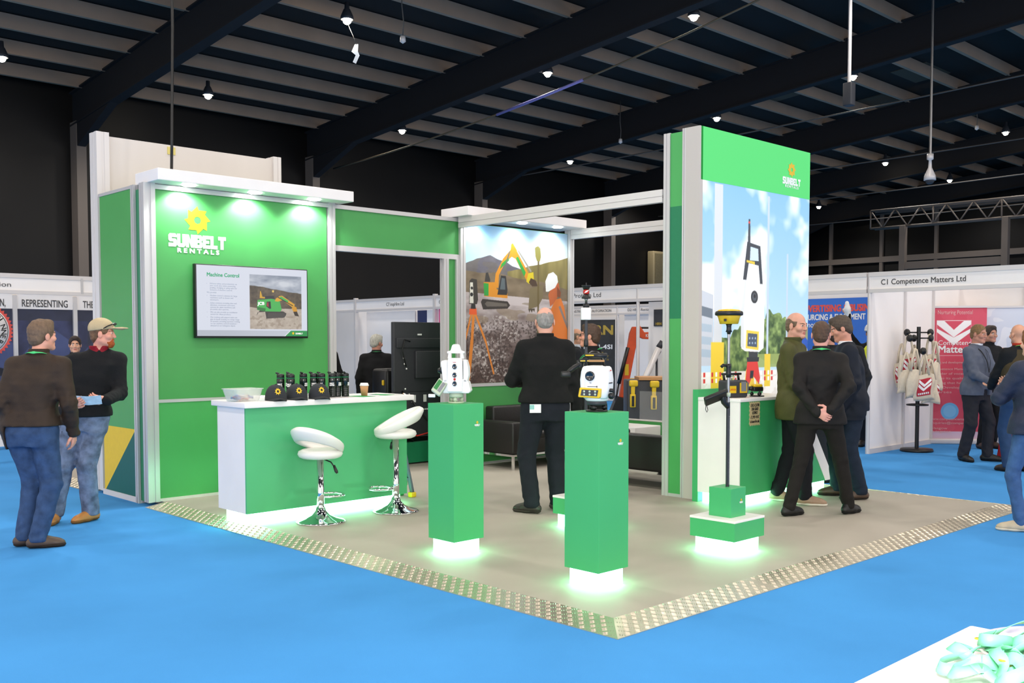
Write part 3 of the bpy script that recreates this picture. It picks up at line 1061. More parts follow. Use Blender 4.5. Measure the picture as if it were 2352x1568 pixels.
# instrument body
c.poly([(.355, .475), (.35, .60), (.38, .70), (.40, .712), (.52, .705), (.545, .69), (.565, .58), (.56, .475), (.52, .462), (.39, .465)], 'f4f5f4')
c.poly([(.35, .48), (.35, .60), (.385, .70), (.395, .70), (.375, .58), (.38, .475)], 'dfe3e6')
c.poly([(.44, .56), (.44, .735), (.50, .73), (.50, .56)], 'e9ebec')
c.circ(.47, .645, .032, '2a2d31')
c.circ(.47, .645, .020, '4c535b')
c.circ(.472, .648, .010, '15171a')
c.poly([(.395, .475), (.40, .535), (.515, .53), (.512, .468)], 'f0d24a')
c.poly([(.41, .482), (.414, .525), (.50, .522), (.498, .478)], '46536a')
for k in range(3):
    for z0 in (.508, .492):
        c.circ(.43 + .026 * k, z0, .006, '9fb4cc')
# carry handle and antenna
c.poly([(.365, .70), (.40, .825), (.52, .815), (.545, .69), (.52, .69), (.505, .75), (.415, .755), (.395, .70)], '333a44')
c.poly([(.425, .765), (.43, .81), (.50, .805), (.505, .765)], 'cfe4f6')
c.poly([(.395, .758), (.395, .765), (.47, .762), (.47, .752)], 'e8c63c')
c.poly([(.405, .82), (.41, .90), (.425, .90), (.428, .82)], '3a3f47')
c.poly([(.408, .885), (.408, .892), (.425, .892), (.425, .885)], 'd8463c')
c.build('tower_print', 'lightbox', t, lambda u, v: (TX0 + .02 - 5.0 + u, TY0 - 2.55 + .002, ZF + v))
# ================================================================ FURNITURE AND THINGS ON THE STAND
# ---------------------------------------------------------------- wall screen
t = thing('wall_screen', 'flat screen showing a Machine Control slide on the green wall', 'television', (1.18, YB, 1.95))
sx0, sx1, sz0, sz1 = .545, 1.808, 1.594, 2.316
b = MB(t.location)
b.rbox(sx0, sx1, YB - .055, YB + .0, sz0, sz1, .006)
b.box(.8, 1.5, YB, YB + .02, 1.7, 2.2)
b.build('casing', 'black', t)
c = Canvas(sx1 - sx0 - .024, sz1 - sz0 - .03, .0032)
X, Y = c.X, c.Y
c.fill(Y > -1, 'dfe4f2')
c.grad(Y < .085, 'b9bfcc', 'ccd2de', X)
c.poly([(.785, 0), (.84, .085), (1, .085), (1, 0)], '2f9a52')
c.poly([(.775, 0), (.83, .085), (.84, .085), (.785, 0)], 'f2f4f8')
pic = (X > .46) & (X < .945) & (Y > .105) & (Y < .90)
n = c.noise(6, 8, 4, 31)
c.grad(pic, '8b95a6', 'd4d9e2', np.clip(.25 + (n - .4) * 2.2, 0, 1))
ph = .73 - .22 * np.clip(X - .5, 0, 1) + .015 * c.noise(20, 2, 2, 32)
c.grad(pic & (Y < ph), '3c352f', '7a6c58', c.noise(30, 20, 3, 33))
c.grad(pic & (Y < .40 + .03 * (c.noise(8, 2, 2, 34))), 'a89a8c', 'cfc4b6', c.noise(30, 26, 3, 35))
c.fill(pic & (Y < .30) & (c.noise(40, 30, 2, 36) > .6), '948474', .5)
c.poly([(.52, .30), (.53, .35), (.60, .36), (.61, .26), (.78, .28), (.80, .34), (.77, .37), (.55, .38)], '3a3836')
c.poly([(.615, .27), (.63, .345), (.78, .35), (.795, .31), (.77, .275)], '4a4744')
c.poly([(.525, .39), (.53, .53), (.66, .555), (.735, .53), (.755, .40), (.74, .365), (.60, .365), (.53, .385)], '46b856')
c.poly([(.525, .39), (.527, .43), (.605, .41), (.60, .365)], '2c7a3a')
c.poly([(.61, .44), (.615, .51), (.65, .515), (.655, .41), (.64, .405)], '22242a')
c.poly([(.615, .45), (.62, .50), (.63, .50), (.632, .43)], 'b8343a')
c.poly([(.59, .55), (.60, .59), (.68, .60), (.69, .555)], '30323a')
c.poly([(.55, .56), (.555, .66), (.562, .66), (.575, .58), (.60, .575), (.60, .555)], 'd8a832')
c.circ(.675, .665, .01, 'e8c86a')
c.poly([(.69, .52), (.70, .56), (.735, .60), (.76, .605), (.88, .48), (.875, .44), (.86, .43), (.765, .54), (.72, .515)], 'e0a830')
c.poly([(.73, .57), (.75, .595), (.82, .53), (.81, .50)], '46b856')
c.line((.72, .58), (.86, .46), .012, '2a2a2a')
c.poly([(.85, .42), (.87, .455), (.895, .44), (.905, .37), (.87, .36)], 'd89a28')
c.poly([(.865, .37), (.90, .375), (.92, .30), (.88, .31)], '3a2f28')
for k, w_ in ((.675, .20), (.655, .19), (.635, .20), (.615, .17), (.575, .07), (.535, .19), (.515, .175), (.495, .06), (.455, .195), (.435, .19), (.415, .19), (.395, .16), (.35, .2), (.33, .15), (.29, .2), (.27, .215), (.25, .215), (.23, .205), (.21, .15)):
    pass
c.build('screen', 'screen', t, lambda u, v: (sx0 + .012 - 1.18 + u, -.0575, sz0 + .02 - 1.95 + v))
Wd, Hd = c.W, c.H
ox, oz = sx0 + .012, sz0 + .02
rows = ['Enhance safety and productivity on', 'your work sites when excavating,', 'grading, dredging or piling with the', 'inclusion of machine control.', 'We provide:',
        'Machine control solutions for large', 'machinery such as dozers and', 'excavators.', 'Safety solutions including slew and', 'elevation, movement restriction', 'systems for plant machinery and',
        'proximity alert systems.', 'We can also provide an installation', 'service for these products.', 'Our training and support team can', 'give in-depth training on a large range',
        'of systems, including operator training', 'on our machine control simulator –', 'situated at our Livingston depot.']
yl = [.735, .705, .675, .645, .608, .565, .535, .505, .46, .43, .40, .37, .33, .30, .258, .228, .198, .168, .138]
P = [('Machine Control', .052, (ox + .085 * Wd, YB - .0585, oz + .845 * Hd), (1, 0, 0), (0, 0, 1), .001, .345)]
letters('heading', 'tgreen', t, P, t.location)
letters('lettering', mat('slide_text_grey', '8f96a8', .6), t,
        [(s, .0205, (ox + (.085 if s.startswith('We pro') else .112) * Wd, YB - .0585, oz + v * Hd), (1, 0, 0), (0, 0, 1)) for s, v in zip(rows, yl)]
        + [('•', .02, (ox + .083 * Wd, YB - .0585, oz + v * Hd), (1, 0, 0), (0, 0, 1)) for v in (.735, .565, .46, .33, .258)], t.location)
letters('machine_lettering', 'twhite', t, [('JCB', .042, (ox + .533 * Wd, YB - .0585, oz + .458 * Hd), (1, 0, .04), (0, 0, 1), .002, .075)], t.location)
letters('footer_lettering', 'twhite', t, [('SUNBELT', .022, (ox + .885 * Wd, YB - .0585, oz + .03 * Hd), (1, 0, 0), (0, 0, 1), .0012, .085)], t.location)
MB((0, 0, 0)).lathe([(.0, 0), (.013, 0)], n=10).build('sun_dot', 'yel', t).matrix_local = Matrix.Translation((ox + .862 * Wd - 1.18, -.0585, oz + .045 * Hd - 1.95)) @ Matrix.Rotation(R(90), 4, 'X')

# ---------------------------------------------------------------- main counter
t = thing('reception_counter', 'long white topped counter with a green front and lit plinth', 'counter', (.95, 4.3, ZF))
MB(t.location).rbox(.09, 1.845, 4.04, 4.62, 1.012, 1.06, .006).build('worktop', 'white', t)
bx('end_panel', .13, .155, 4.12, 4.585, .13, 1.012, 'white', t)
bx('end_panel', 1.775, 1.80, 4.125, 4.585, .13, 1.012, 'gped', t)
M['counterfront'] = mat('satin_green_front', '52b478', 0.3, var=0.03, vscale=2)
bx('front_panel', .13, 1.80, 4.10, 4.12, .13, 1.012, 'counterfront', t)
bx('shelf', .155, 1.775, 4.12, 4.58, .13, .15, 'white', t)
bx('lit_plinth', .18, 1.76, 4.16, 4.54, ZF, .13, 'led', t)

# ---------------------------------------------------------------- bar stools
def stool(name, label, loc, rz, hz):
    """padded tub stool; faces local +y; hz = underside of the seat"""
    t = thing(name, label, 'bar stool', loc, rz, 'white tub stools at the counter')
    MB().lathe([(0, .0), (.205, .0), (.208, .008), (.19, .016), (.13, .032), (.075, .06), (.045, .095), (.036, .125), (0, .125)], n=36).build('base', 'chrome', t)
    b = MB()
    b.lathe([(0, .12), (.031, .12), (.031, .30), (.029, .302), (.029, hz), (0, hz)], n=24)
    b.build('column', 'chrome', t)
    b = MB()
    ring = [(.11 * math.cos(a), .135 + .11 * math.sin(a), .215) for a in np.linspace(0, 2 * math.pi, 29)]
    b.tube(ring, .011, 8).tube([(0, .02, .215), (0, .05, .215)], .014, 8)
    b.build('footrest', 'chrome', t)
    b = MB().tube([(.04, .0, hz - .008), (.11, .01, hz - .03), (.15, .012, hz - .075)], .006, 6)
    b.build('lever', 'black', t)
    g = MB().tube([(.14, .012, hz - .055), (.165, .013, hz - .105), (.175, .013, hz - .12)], [.01, .015, .009], 8)
    g.build('lever_grip', 'black', t)
    b = MB().lathe([(0, hz), (.15, hz), (.178, hz + .012), (.19, hz + .035), (.182, hz + .06), (.15, hz + .075), (0, hz + .08)], n=36)
    b.build('seat', 'leather', t)
    # wrap-round back: a padded band, low in front and high behind
    k, q = 56, 14
    vs, fs = [], []
    for i in range(k):
        a = 2 * math.pi * i / k
        up = (1 - math.sin(a)) / 2                       # 0 in front (+y), 1 behind
        s = up ** 1.15
        rad, zc, hh, th = .165 + .045 * s, hz + .055 + .165 * s, .030 + .030 * s, .026 + .008 * s
        tilt = R(10 + 16 * s)
        for j in range(q):
            e = 2 * math.pi * j / q
            ce, se = math.cos(e), math.sin(e)
            ce = math.copysign(abs(ce) ** .6, ce)
            se = math.copysign(abs(se) ** .6, se)
            u, v = th * ce, hh * se
            rr = rad + u * math.cos(tilt) + v * math.sin(tilt)
            zz = zc - u * math.sin(tilt) + v * math.cos(tilt)
            vs.append((rr * math.cos(a), rr * math.sin(a), zz))
    for i in range(k):
        for j in range(q):
            fs.append((i * q + j, ((i + 1) % k) * q + j, ((i + 1) % k) * q + (j + 1) % q, i * q + (j + 1) % q))
    MB().add(vs, fs, True).build('backrest', 'leather', t)
    return t


stool('bar_stool', 'white tub stool nearest the camera, its back turned to us', (.69, 3.86, ZF), R(-75), .545)
stool('bar_stool', 'white tub stool raised higher, seen from the side by the ladder', (1.47, 3.84, ZF), R(62), .665)
stool('bar_stool', 'white tub stool behind the counter with only its top edge showing', (.86, 5.16, ZF), R(150), .73)

# ---------------------------------------------------------------- things on the counter
ZC = 1.06
t = thing('sweet_tub', 'clear plastic tub of wrapped sweets on the counter end', 'tub', (.20, 4.27, ZC), R(4))
b = MB()
for x0, x1, z, i in ((.115, .085, 0, 0),):
    def rr_(w_, d_, z, r=.03, n=5):
        o = []
        for cx, cy, t0 in ((1, 1, 0), (-1, 1, 90), (-1, -1, 180), (1, -1, 270)):
            for k in range(n):
                a = R(t0 + 90 * k / (n - 1))
                o.append(Vector((cx * (w_ - r) + r * math.cos(a), cy * (d_ - r) + r * math.sin(a), z)))
        return o
    rings = [rr_(.115, .085, .001), rr_(.14, .105, .10), rr_(.147, .112, .102), rr_(.147, .112, .108), rr_(.138, .103, .106), rr_(.113, .083, .004)]
    vs = [v for r_ in rings for v in r_]
    k = len(rings[0])
    fs = [(i * k + j, i * k + (j + 1) % k, (i + 1) * k + (j + 1) % k, (i + 1) * k + j) for i in range(len(rings) - 1) for j in range(k)]
    fs += [tuple(range(k))[::-1], tuple((len(rings) - 1) * k + j for j in range(k))]
    b.add(vs, fs, True)
M['tub'] = mat('milky_plastic', 'eef0ec', 0.2, alpha=0.32)
b.build('tub', 'tub', t)
cols = ['b5453c', '3f5fa8', 'c8b49a', '7a4a8a', 'd8d4cc', '2f6ab0', 'c86a5a', '8f9fc0']
SW = [mat('sweet_wrapper', c_, .35) for c_ in cols]
rs = random.Random(4)
for k in range(22):
    x, y, z = rs.uniform(-.085, .085), rs.uniform(-.055, .055), .018 + .012 * (k // 9) + rs.uniform(0, .006)
    mt = Matrix.Translation((x, y, z)) @ Matrix.Rotation(rs.uniform(0, 6), 4, 'Z') @ Matrix.Rotation(rs.uniform(-.4, .4), 4, 'Y')
    sw = tag(MB().sphere((0, 0, 0), .016, 8, 6, (1, .7, .5)).lathe([(.0, -.034), (.012, -.03), (.003, -.014)], n=6, axis='x').lathe([(.003, .014), (.012, .03), (.0, .034)], n=6, axis='x').build('wrapped_sweet', SW[k % 8]),
             'wrapped sweet inside the clear plastic tub on the counter', 'sweet', 'wrapped sweets in the tub')
    sw.matrix_world = Matrix.Translation((.20, 4.27, ZC)) @ mt

# drinks bottles
M['bottle'] = mat('smoked_bottle', '17201a', 0.12, trans=0.25, spec=.6)
bt = None
spots = [(.642, 4.405, 'leftmost, standing alone'), (.779, 4.478, 'second from the left, at the back'), (.70, 4.33, 'third from the left, nearer us'),
         (.871, 4.40, 'fourth from the left, behind the middle cap'), (.945, 4.345, 'fifth from the left, middle of the row'),
         (.99, 4.29, 'sixth from the left, at the end of the middle cluster'), (1.08, 4.255, 'first of the right-hand trio'),
         (1.146, 4.275, 'middle of the right-hand trio'), (1.215, 4.25, 'rightmost, end of the right-hand trio')]
for i, (x, y, lb) in enumerate(spots):
    lab = 'dark bottle behind the caps, ' + lb
    if bt is None:
        bt = thing('drinks_bottle', lab, 'bottle', (x, y, ZC), R(-44), 'dark drinks bottles on the counter')
        prof = [(0, 0), (.031, 0), (.034, .006)]
        for k in range(4):
            z = .018 + k * .017
            prof += [(.0345, z), (.0325, z + .006), (.0325, z + .010), (.0345, z + .014)]
        prof += [(.0345, .16), (.033, .172), (.028, .178), (0, .178)]
        MB().lathe(prof, n=24).build('body', 'bottle', bt)
        cp = MB().lathe([(0, .178), (.031, .178), (.0335, .182), (.0335, .204), (.029, .212), (.014, .216), (0, .217)], n=24)
        cp.build('lid', 'black', bt)
        MB().tube([(-.012, 0, .214), (-.034, 0, .222), (-.042, 0, .226)], [.010, .009, .006], 8).build('spout', 'black', bt)
        MB().lathe([(.0345, .175), (.0365, .178), (.0345, .181)], n=24).build('band', 'midgreen', bt)
        lt = text_mesh([('MAKE IT', .018, Matrix.Identity(4), .0008, .040, 'CENTER'), ('HAPPEN', .018, Matrix.Translation((0, -.016, 0)), .0008, .043, 'CENTER')])
        lt.v = [((.0352 + v[2]) * math.sin(v[0] / .0352), -(.0352 + v[2]) * math.cos(v[0] / .0352), .118 + v[1]) for v in lt.v]
        lt.build('lettering', 'twhite', bt)
    else:
        dup(bt, (x, y, ZC), R((-44, -80, -60, 20, -30, -52, -40, 20, 40)[i]), lab)

# caps with a sun emblem
cap0 = None


def cap(loc, rz, label, scale=None):
    global cap0
    if cap0 is None:
        t = thing('baseball_cap', label, 'cap', loc, rz, 'dark caps with a sun emblem')
        vs, fs, n, m_ = [], [], 28, 9
        for i in range(n):
            a = 2 * math.pi * i / n
            for j in range(m_ + 1):
                e = math.pi / 2 * j / m_
                f_ = math.cos(e) ** .75
                r_ = (.098 if math.sin(a) < 0 else .092) * f_
                zz = .118 * math.sin(e) ** .9
                lift = .028 * max(0, math.sin(a)) ** 2 * (1 - j / m_)       # arched opening at the back
                vs.append((.082 * f_ * math.cos(a), r_ * math.sin(a), zz + lift))
        for i in range(n):
            for j in range(m_):
                fs.append((i * (m_ + 1) + j, ((i + 1) % n) * (m_ + 1) + j, ((i + 1) % n) * (m_ + 1) + j + 1, i * (m_ + 1) + j + 1))
        o = MB().add(vs, fs, True).build('crown', mat('charcoal_cotton', '2b2e33', 0.9, bump=.2, bscale=500), t)
        sd = o.modifiers.new('thick', 'SOLIDIFY')
        sd.thickness = .003
        vs, fs = [], []
        for i in range(13):
            a = math.pi + math.pi * i / 12
            for q in (0, .5, 1):
                w_ = .08 + .004 * q
                vs.append((w_ * math.cos(a), .094 * math.sin(a) + q * .075 * math.sin(a) * abs(math.sin(a)) ** .6, .006 + .020 * (1 - abs(math.cos(a)) ** 2) * (1 - .5 * q) - .016 * q * abs(math.cos(a))))
        for i in range(12):
            for q in range(2):
                fs.append((i * 3 + q, i * 3 + q + 1, i * 3 + q + 4, i * 3 + q + 3))
        o = MB().add(vs, fs, True).build('peak', mat('charcoal_peak', '26292d', 0.9), t)
        sd = o.modifiers.new('thick', 'SOLIDIFY')
        sd.thickness = .004
        MB().sphere((0, 0, .118), .008, 8, 6).build('button', 'black', t)
        # emblem on the crown front
        pts = []
        for i in range(9):
            for rr, dt in ((.66, -.3), (1, 0), (.7, .05)):
                a = 2 * math.pi * i / 9 + dt
                pts.append((.030 * rr * math.cos(a), .030 * rr * math.sin(a)))

        def on(p):
            u, v = p
            e = math.asin(min(.98, (.066 + v) / .118))
            f_ = math.cos(e) ** .75
            a = -math.pi / 2 + u / .085
            return ((.0855) * f_ * math.cos(a), (.1015) * f_ * math.sin(a), .118 * math.sin(e) ** .9 + .002)
        k = len(pts)
        ri = [(.010 * math.cos(math.atan2(p[1], p[0])), .010 * math.sin(math.atan2(p[1], p[0]))) for p in pts]
        b = MB().add([on(p) for p in pts] + [on(p) for p in ri], [(i, (i + 1) % k, k + (i + 1) % k, k + i) for i in range(k)])
        b.build('emblem', 'yel', t)
        cap0 = t
        t.scale = (1.12,) * 3
        return t
    return dup(cap0, loc, rz, label, scale=scale)


cap((.455, 4.17, ZC), R(-20), 'dark cap with a yellow sun emblem on the counter, left one')
cap((.66, 4.17, ZC), R(-20), 'dark cap with a yellow sun emblem on the counter, middle one', 1.12)
cap((.86, 4.13, ZC), R(-20), 'dark cap with a yellow sun emblem on the counter, right one', 1.12)

t = thing('coffee_cup', 'brown paper coffee cup with a white lid on the counter', 'cup', (1.404, 4.22, ZC))
MB().lathe([(0, 0), (.028, 0), (.039, .095), (0, .095)], n=24).build('cup', 'kraft', t)
MB().lathe([(.039, .092), (.042, .094), (.042, .102), (.037, .106), (.036, .116), (.031, .119), (0, .117)], n=24).build('lid', 'white', t)
for (x, y, rz, lb, m_) in ((1.33, 4.16, 8, 'green edged leaflet lying beside the coffee cup', 'paperg'), (1.50, 4.30, -12, 'white leaflet lying right of the coffee cup', 'paper'),
                           (1.62, 4.26, 20, 'small green leaflet near the counter right end', 'paperg'), (.36, 4.30, 10, 'white sheet of paper lying behind the sweet tub', 'paper')):
    o = tag(MB().box(-.075, .075, -.105, .105, 0, .002).build('leaflet', m_), lb, 'leaflet')
    o.location = (x, y, ZC)
    o.rotation_euler = (0, 0, R(rz))
t = thing('marker_pen', 'small white pen at the right end of the counter', 'pen', (1.79, 4.12, ZC + .007), R(60))
MB().cyl((-.05, 0, 0), (.03, 0, 0), .006, n=10).build('barrel', 'twhite', t)
MB().cyl((.03, 0, 0), (.065, 0, 0), .0068, n=10).build('cap_end', 'kraft', t)

# ---------------------------------------------------------------- folded ladder at the counter end
t = thing('step_ladder', 'grey folding ladder with green and yellow feet leaning at the counter end', 'step ladder', (2.07, 4.44, ZF))
M['fibre'] = mat('grey_blue_rail', '7d8ea2', 0.4, .3)
for (xb, yb, xt, yt) in ((.02, -.05, -.19, -.02), (.0, .12, -.21, .12)):
    b = MB()
    d = Vector((xt - xb, yt - yb, 1.0))
    b.tube([(xb, yb, .04), (xb + d.x, yb + d.y, 1.02)], .022, 4)
    r_ = b.build('rail', 'fibre', t)
    MB().rbox(xb - .035, xb + .03, yb - .03, yb + .03, 0, .05, .01).build('foot', 'yel' if yb < 0 else 'paperg', r_)
for k in range(4):
    z = .18 + .22 * k
    x = .01 - .21 * z
    MB().box(x - .03, x + .03, -.05, .12, z - .012, z + .012).build('tread', 'fibre', t)
MB().box(-.03, -.024, -.03, .1, .12, .34).build('label_plate', 'paperg', t)

# ---------------------------------------------------------------- pedestals
def pedestal(label, x, y, size, z0, z1, ins, name='pedestal'):
    t = thing(name, label, 'pedestal', (x + size / 2, y + size / 2, ZF), 0)
    bx('body', x, x + size, y, y + size, z0, z1, 'gped', t, .0025)
    bx('lit_plinth', x + ins, x + size - ins, y + ins, y + size - ins, ZF, z0, 'led', t)
    return t


t = pedestal('tall green pedestal with a lit base carrying the white instrument with three lenses', .585, 2.00, .285, .135, 1.115, .025)
logo(t, .08, .99 - ZF, .052, lambda u, v, d: (u, -.1425 - d, v))
t = pedestal('tall green pedestal nearest the camera with a lit base and a yellow panelled instrument', .605, .665, .285, .135, 1.12, .025)
logo(t, .06, .955 - ZF, .052, lambda u, v, d: (u, -.1425 - d, v))


def low_ped(label, x, y, cube):
    S = .385
    t = pedestal(label, x, y, S, .135, .268, .03, 'low_pedestal')
    bx('top_board', x - .002, x + S + .002, y - .002, y + S + .002, .268, .285, 'white', t, .002)
    t2 = thing('pole_block', cube, 'block', (x + S / 2, y + S / 2, .285))
    h = .095
    bx('block', x + S / 2 - h, x + S / 2 + h, y + S / 2 - h, y + S / 2 + h, .285, .495, 'gped', t2, .002)
    logo(t2, .035, .13, .045, lambda u, v, d: (u, -h - d, v))
    return x + S / 2, y + S / 2


pA = low_ped('low green pedestal with a white top and lit base under the yellow antenna pole', 2.02, .628, 'green cube block holding the yellow antenna pole')
pB = low_ped('low green pedestal mostly hidden behind the nearest tall pedestal', 1.98, 1.985, 'green cube block holding the prism pole, behind the tall pedestal')

# ---------------------------------------------------------------- surveying instruments
def tribrach(b, bg, z):
    b.lathe([(0, z), (.068, z), (.07, z + .006), (.068, z + .010), (0, z + .010)], n=24)
    for k in range(3):
        a = 2 * math.pi * k / 3 + .5
        b.lathe([(.0, z + .01), (.009, z + .01), (.009, z + .014), (.017, z + .016), (.017, z + .036), (.009, z + .038), (.009, z + .046), (0, z + .046)], (.048 * math.cos(a), .048 * math.sin(a), 0), 12)
    bg.lathe([(0, z + .04), (.055, z + .04), (.062, z + .045), (.062, z + .066), (.05, z + .072), (0, z + .072)], n=24)


# left: white instrument with three lenses
t = thing('survey_instrument', 'white survey instrument with three dark lenses and a tilted keypad', 'survey instrument', (.735, 2.145, 1.115), R(-48))
b, bg = MB(), MB()
tribrach(b, bg, 0)
b.build('levelling_base', 'instg', t)
bg.build('base_plate', 'instg', t)
b = MB()
# yoke: two side columns (local -y faces us)
b.prism([(-.115, .085), (-.10, .072), (.115, .072), (.132, .09), (.115, .15), (.09, .175), (-.09, .175), (-.12, .15)], -.055, .07, 'xz')
b.prism([(-.105, .15), (-.068, .15), (-.068, .305), (-.08, .312), (-.118, .305), (-.125, .29)], -.055, .065, 'xz')
b.prism([(.068, .15), (.10, .15), (.115, .20), (.112, .26), (.095, .31), (.068, .315)], -.055, .065, 'xz')
b.build('yoke', 'instw', t, .006)
b = MB().prism([(-.062, .082), (.062, .082), (.066, .15), (.062, .31), (.05, .325), (-.05, .325), (-.062, .31), (-.066, .15)], -.085, .05, 'xz')
tel = b.build('telescope_housing', 'instw', t, .008)
for z, r_ in ((.265, .0175), (.205, .0165), (.143, .0165)):
    MB().lathe([(.0, -.096), (r_ * .7, -.096), (r_, -.098), (r_ * 1.1, -.094), (r_ * 1.1, -.080), (0, -.080)], (0, 0, z), 20, 'y').build('lens', 'lens', tel)
MB().lathe([(0, -.09), (.0095, -.089), (.0095, -.08), (0, -.08)], (0, 0, .174), 16, 'y').build('red_window', 'red', tel)
b = MB()
for sx in (-1, 1):
    b.prism([(sx * .04, .32), (sx * .07, .32), (sx * .062, .36), (sx * .066, .372), (sx * .04, .372)][::sx], -.03, .03, 'xz')
b.prism([(-.075, .358), (.075, .358), (.075, .372), (.045, .378), (.032, .415), (.02, .424), (-.02, .424), (-.032, .415), (-.045, .378), (-.075, .372)], -.026, .026, 'xz')
b.build('carry_handle', 'instw', t, .005)
MB().lathe([(0, -.158), (.014, -.158), (.018, -.152), (.018, -.14), (.026, -.138), (.026, -.118), (0, -.118)], (0, 0, .235), 16, 'x').build('focus_knob', 'black', t)
k_ = thing('keypad', '', '', (-.135, -.06, .115))
for q in ('label', 'category'):
    del k_[q]
k_.parent = t
mt = Matrix.Rotation(R(-18), 4, 'Z') @ Matrix.Rotation(R(28), 4, 'Y') @ Matrix.Rotation(R(-35), 4, 'X')
MB().rbox(-.045, .045, -.014, .014, -.06, .06, .008, mt).build('case', 'instg', k_)
MB().box(-.036, -.002, -.0165, -.013, -.035, .045, mt).build('display', 'lcd', k_)
MB().box(.006, .034, -.0165, -.013, -.035, .045, mt).build('keys', 'grey', k_)
letters('lettering', 'red', tel, [('Leica', .014, (-.016, -.0862, .292), (1, 0, 0), (0, 0, 1))])
MB().rbox(-.03, .03, -.012, .012, -.012, .012, .005, Matrix.Translation((-.20, -.06, .055))).build('plug', 'twhite', t)

t.scale = (.84, 1, 1)
# right: rounded white instrument with a yellow control panel
t = thing('survey_instrument', 'rounded white survey instrument with a yellow control panel and one lens', 'survey instrument', (.748, .808, 1.12), R(-68))
b, bg = MB(), MB()
tribrach(b, bg, 0)
b.build('levelling_base', 'black', t)
bg.build('base_plate', 'dgrey', t)
MB().lathe([(0, .06), (.05, .06), (.07, .072), (.075, .085), (0, .085)], n=28).build('collar', 'instw', t)
vs, fs = [], []
secs = [(.080, .066, .060), (.092, .083, .074), (.14, .093, .08), (.20, .096, .08), (.25, .09, .075), (.275, .083, .07), (.284, .074, .062)]
k = 32
for z, a_, d_ in secs:
    for i in range(k):
        e = 2 * math.pi * i / k
        ce, se = math.cos(e), math.sin(e)
        vs.append((a_ * math.copysign(abs(ce) ** .45, ce), d_ * math.copysign(abs(se) ** .45, se), z))
for s_ in range(len(secs) - 1):
    for i in range(k):
        fs.append((s_ * k + i, s_ * k + (i + 1) % k, (s_ + 1) * k + (i + 1) % k, (s_ + 1) * k + i))
fs += [tuple(range(k))[::-1], tuple((len(secs) - 1) * k + i for i in range(k))]
body = MB().add(vs, fs, True).build('body', 'instw', t)
MB().rbox(-.052, .03, -.088, .06, .13, .288, .012).build('telescope_housing', 'instw', t)
MB().lathe([(0, -.098), (.018, -.098), (.022, -.104), (.029, -.104), (.031, -.098), (.031, -.085), (0, -.085)], (-.012, 0, .225), 24, 'y').build('lens', 'lens', t)
MB().box(-.03, .035, -.0915, -.088, .158, .161).box(.028, .035, -.092, -.088, .155, .164).build('seam', 'dgrey', t)
b = MB().prism([(-.088, .092), (.05, .088), (.055, .10), (.06, .148), (-.08, .152), (-.09, .10)], -.098, -.06, 'xz')
pn = b.build('control_panel', 'yel', t, .005)
b = MB().prism([(-.072, .103), (.036, .100), (.044, .138), (-.064, .141)], -.1005, -.097, 'xz')
sc_ = b.build('display', 'dgrey', pn)
for i in range(3):
    for j in range(2):
        MB().lathe([(0, -.1025), (.007, -.1025), (.007, -.1), (0, -.1)], (-.048 + .036 * i, 0, .111 + .018 * j), 10, 'y').build('icon', 'instg', pn)
for (x, z, r_) in ((.097, .135, .012), (.098, .10, .02)):
    MB().lathe([(0, x - .01), (r_ * .8, x - .01), (r_, x), (r_, x + .014), (r_ * .8, x + .018), (0, x + .018)], (0, -.02, z), 16, 'x').build('side_knob', 'black', t)
MB().box(.0955, .0985, -.045, .015, .178, .184).build('scale_mark', 'black', t)
b = MB()
for sx in (-.07, .055):
    b.tube([(sx, 0, .275), (sx * 1.02, 0, .335), (sx * .9, 0, .352)], .006, 8)
b.tube([(-.075, 0, .352), (.065, 0, .350)], [.015, .017], 10)
b.build('carry_handle', 'black', t)
MB().box(-.07, -.015, -.018, -.012, .348, .356).build('handle_mark', 'yel', t)
letters('lettering', 'red', t, [('Leica', .014, (.0965, -.03, .255), (0, 1, 0), (0, 0, 1))])
letters('side_lettering', 'dgrey', t, [('TS', .012, (-.018, -.0895, .178), (1, 0, 0), (0, 0, 1))])

# prism pole on the hidden low pedestal
t = thing('prism_pole', 'tall black pole with a prism between two black cones and a white sensor box', 'survey pole', (pB[0], pB[1], .495), R(-44))
MB().cyl((0, 0, 0), (0, 0, 1.24), .013, n=14).build('pole', 'dgrey', t)
b = MB().lathe([(0, 1.02), (.017, 1.02), (.019, 1.035), (.019, 1.07), (.016, 1.085), (0, 1.085)], n=16)
b.build('clamp', 'black', t)
MB().rbox(-.043, .037, -.037, .037, 1.24, 1.34, .006).build('sensor_box', 'instw', t)
MB().box(.0372, .0385, -.02, .02, 1.26, 1.325).build('sensor_label', 'grey', t)
MB().lathe([(0, 1.34), (.026, 1.34), (.026, 1.37), (0, 1.37)], n=16).build('adapter', 'black', t)
MB().lathe([(0, 1.37), (.011, 1.37), (.011, 1.402), (.015, 1.404), (.015, 1.415), (0, 1.415)], n=14).build('neck', 'steel', t)
MB().lathe([(0, 1.412), (.038, 1.415), (.038, 1.421), (.022, 1.452), (0, 1.452)], n=24).build('lower_cone', 'black', t)
MB().lathe([(0, 1.487), (.022, 1.487), (.038, 1.518), (.038, 1.524), (0, 1.526)], n=24).build('upper_cone', 'black', t)
MB().lathe([(0, 1.452), (.022, 1.452), (.027, 1.47), (.022, 1.487), (0, 1.487)], n=8).build('prism', 'red', t)
MB().prism([(-.018, 1.458), (.004, 1.466), (.02, 1.484), (-.004, 1.478)], -.030, -.026, 'xz').build('prism_face', 'twhite', t)
MB().cyl((0, 0, 1.52), (0, 0, 1.545), .005, n=8).build('tip', 'black', t)
b = MB()
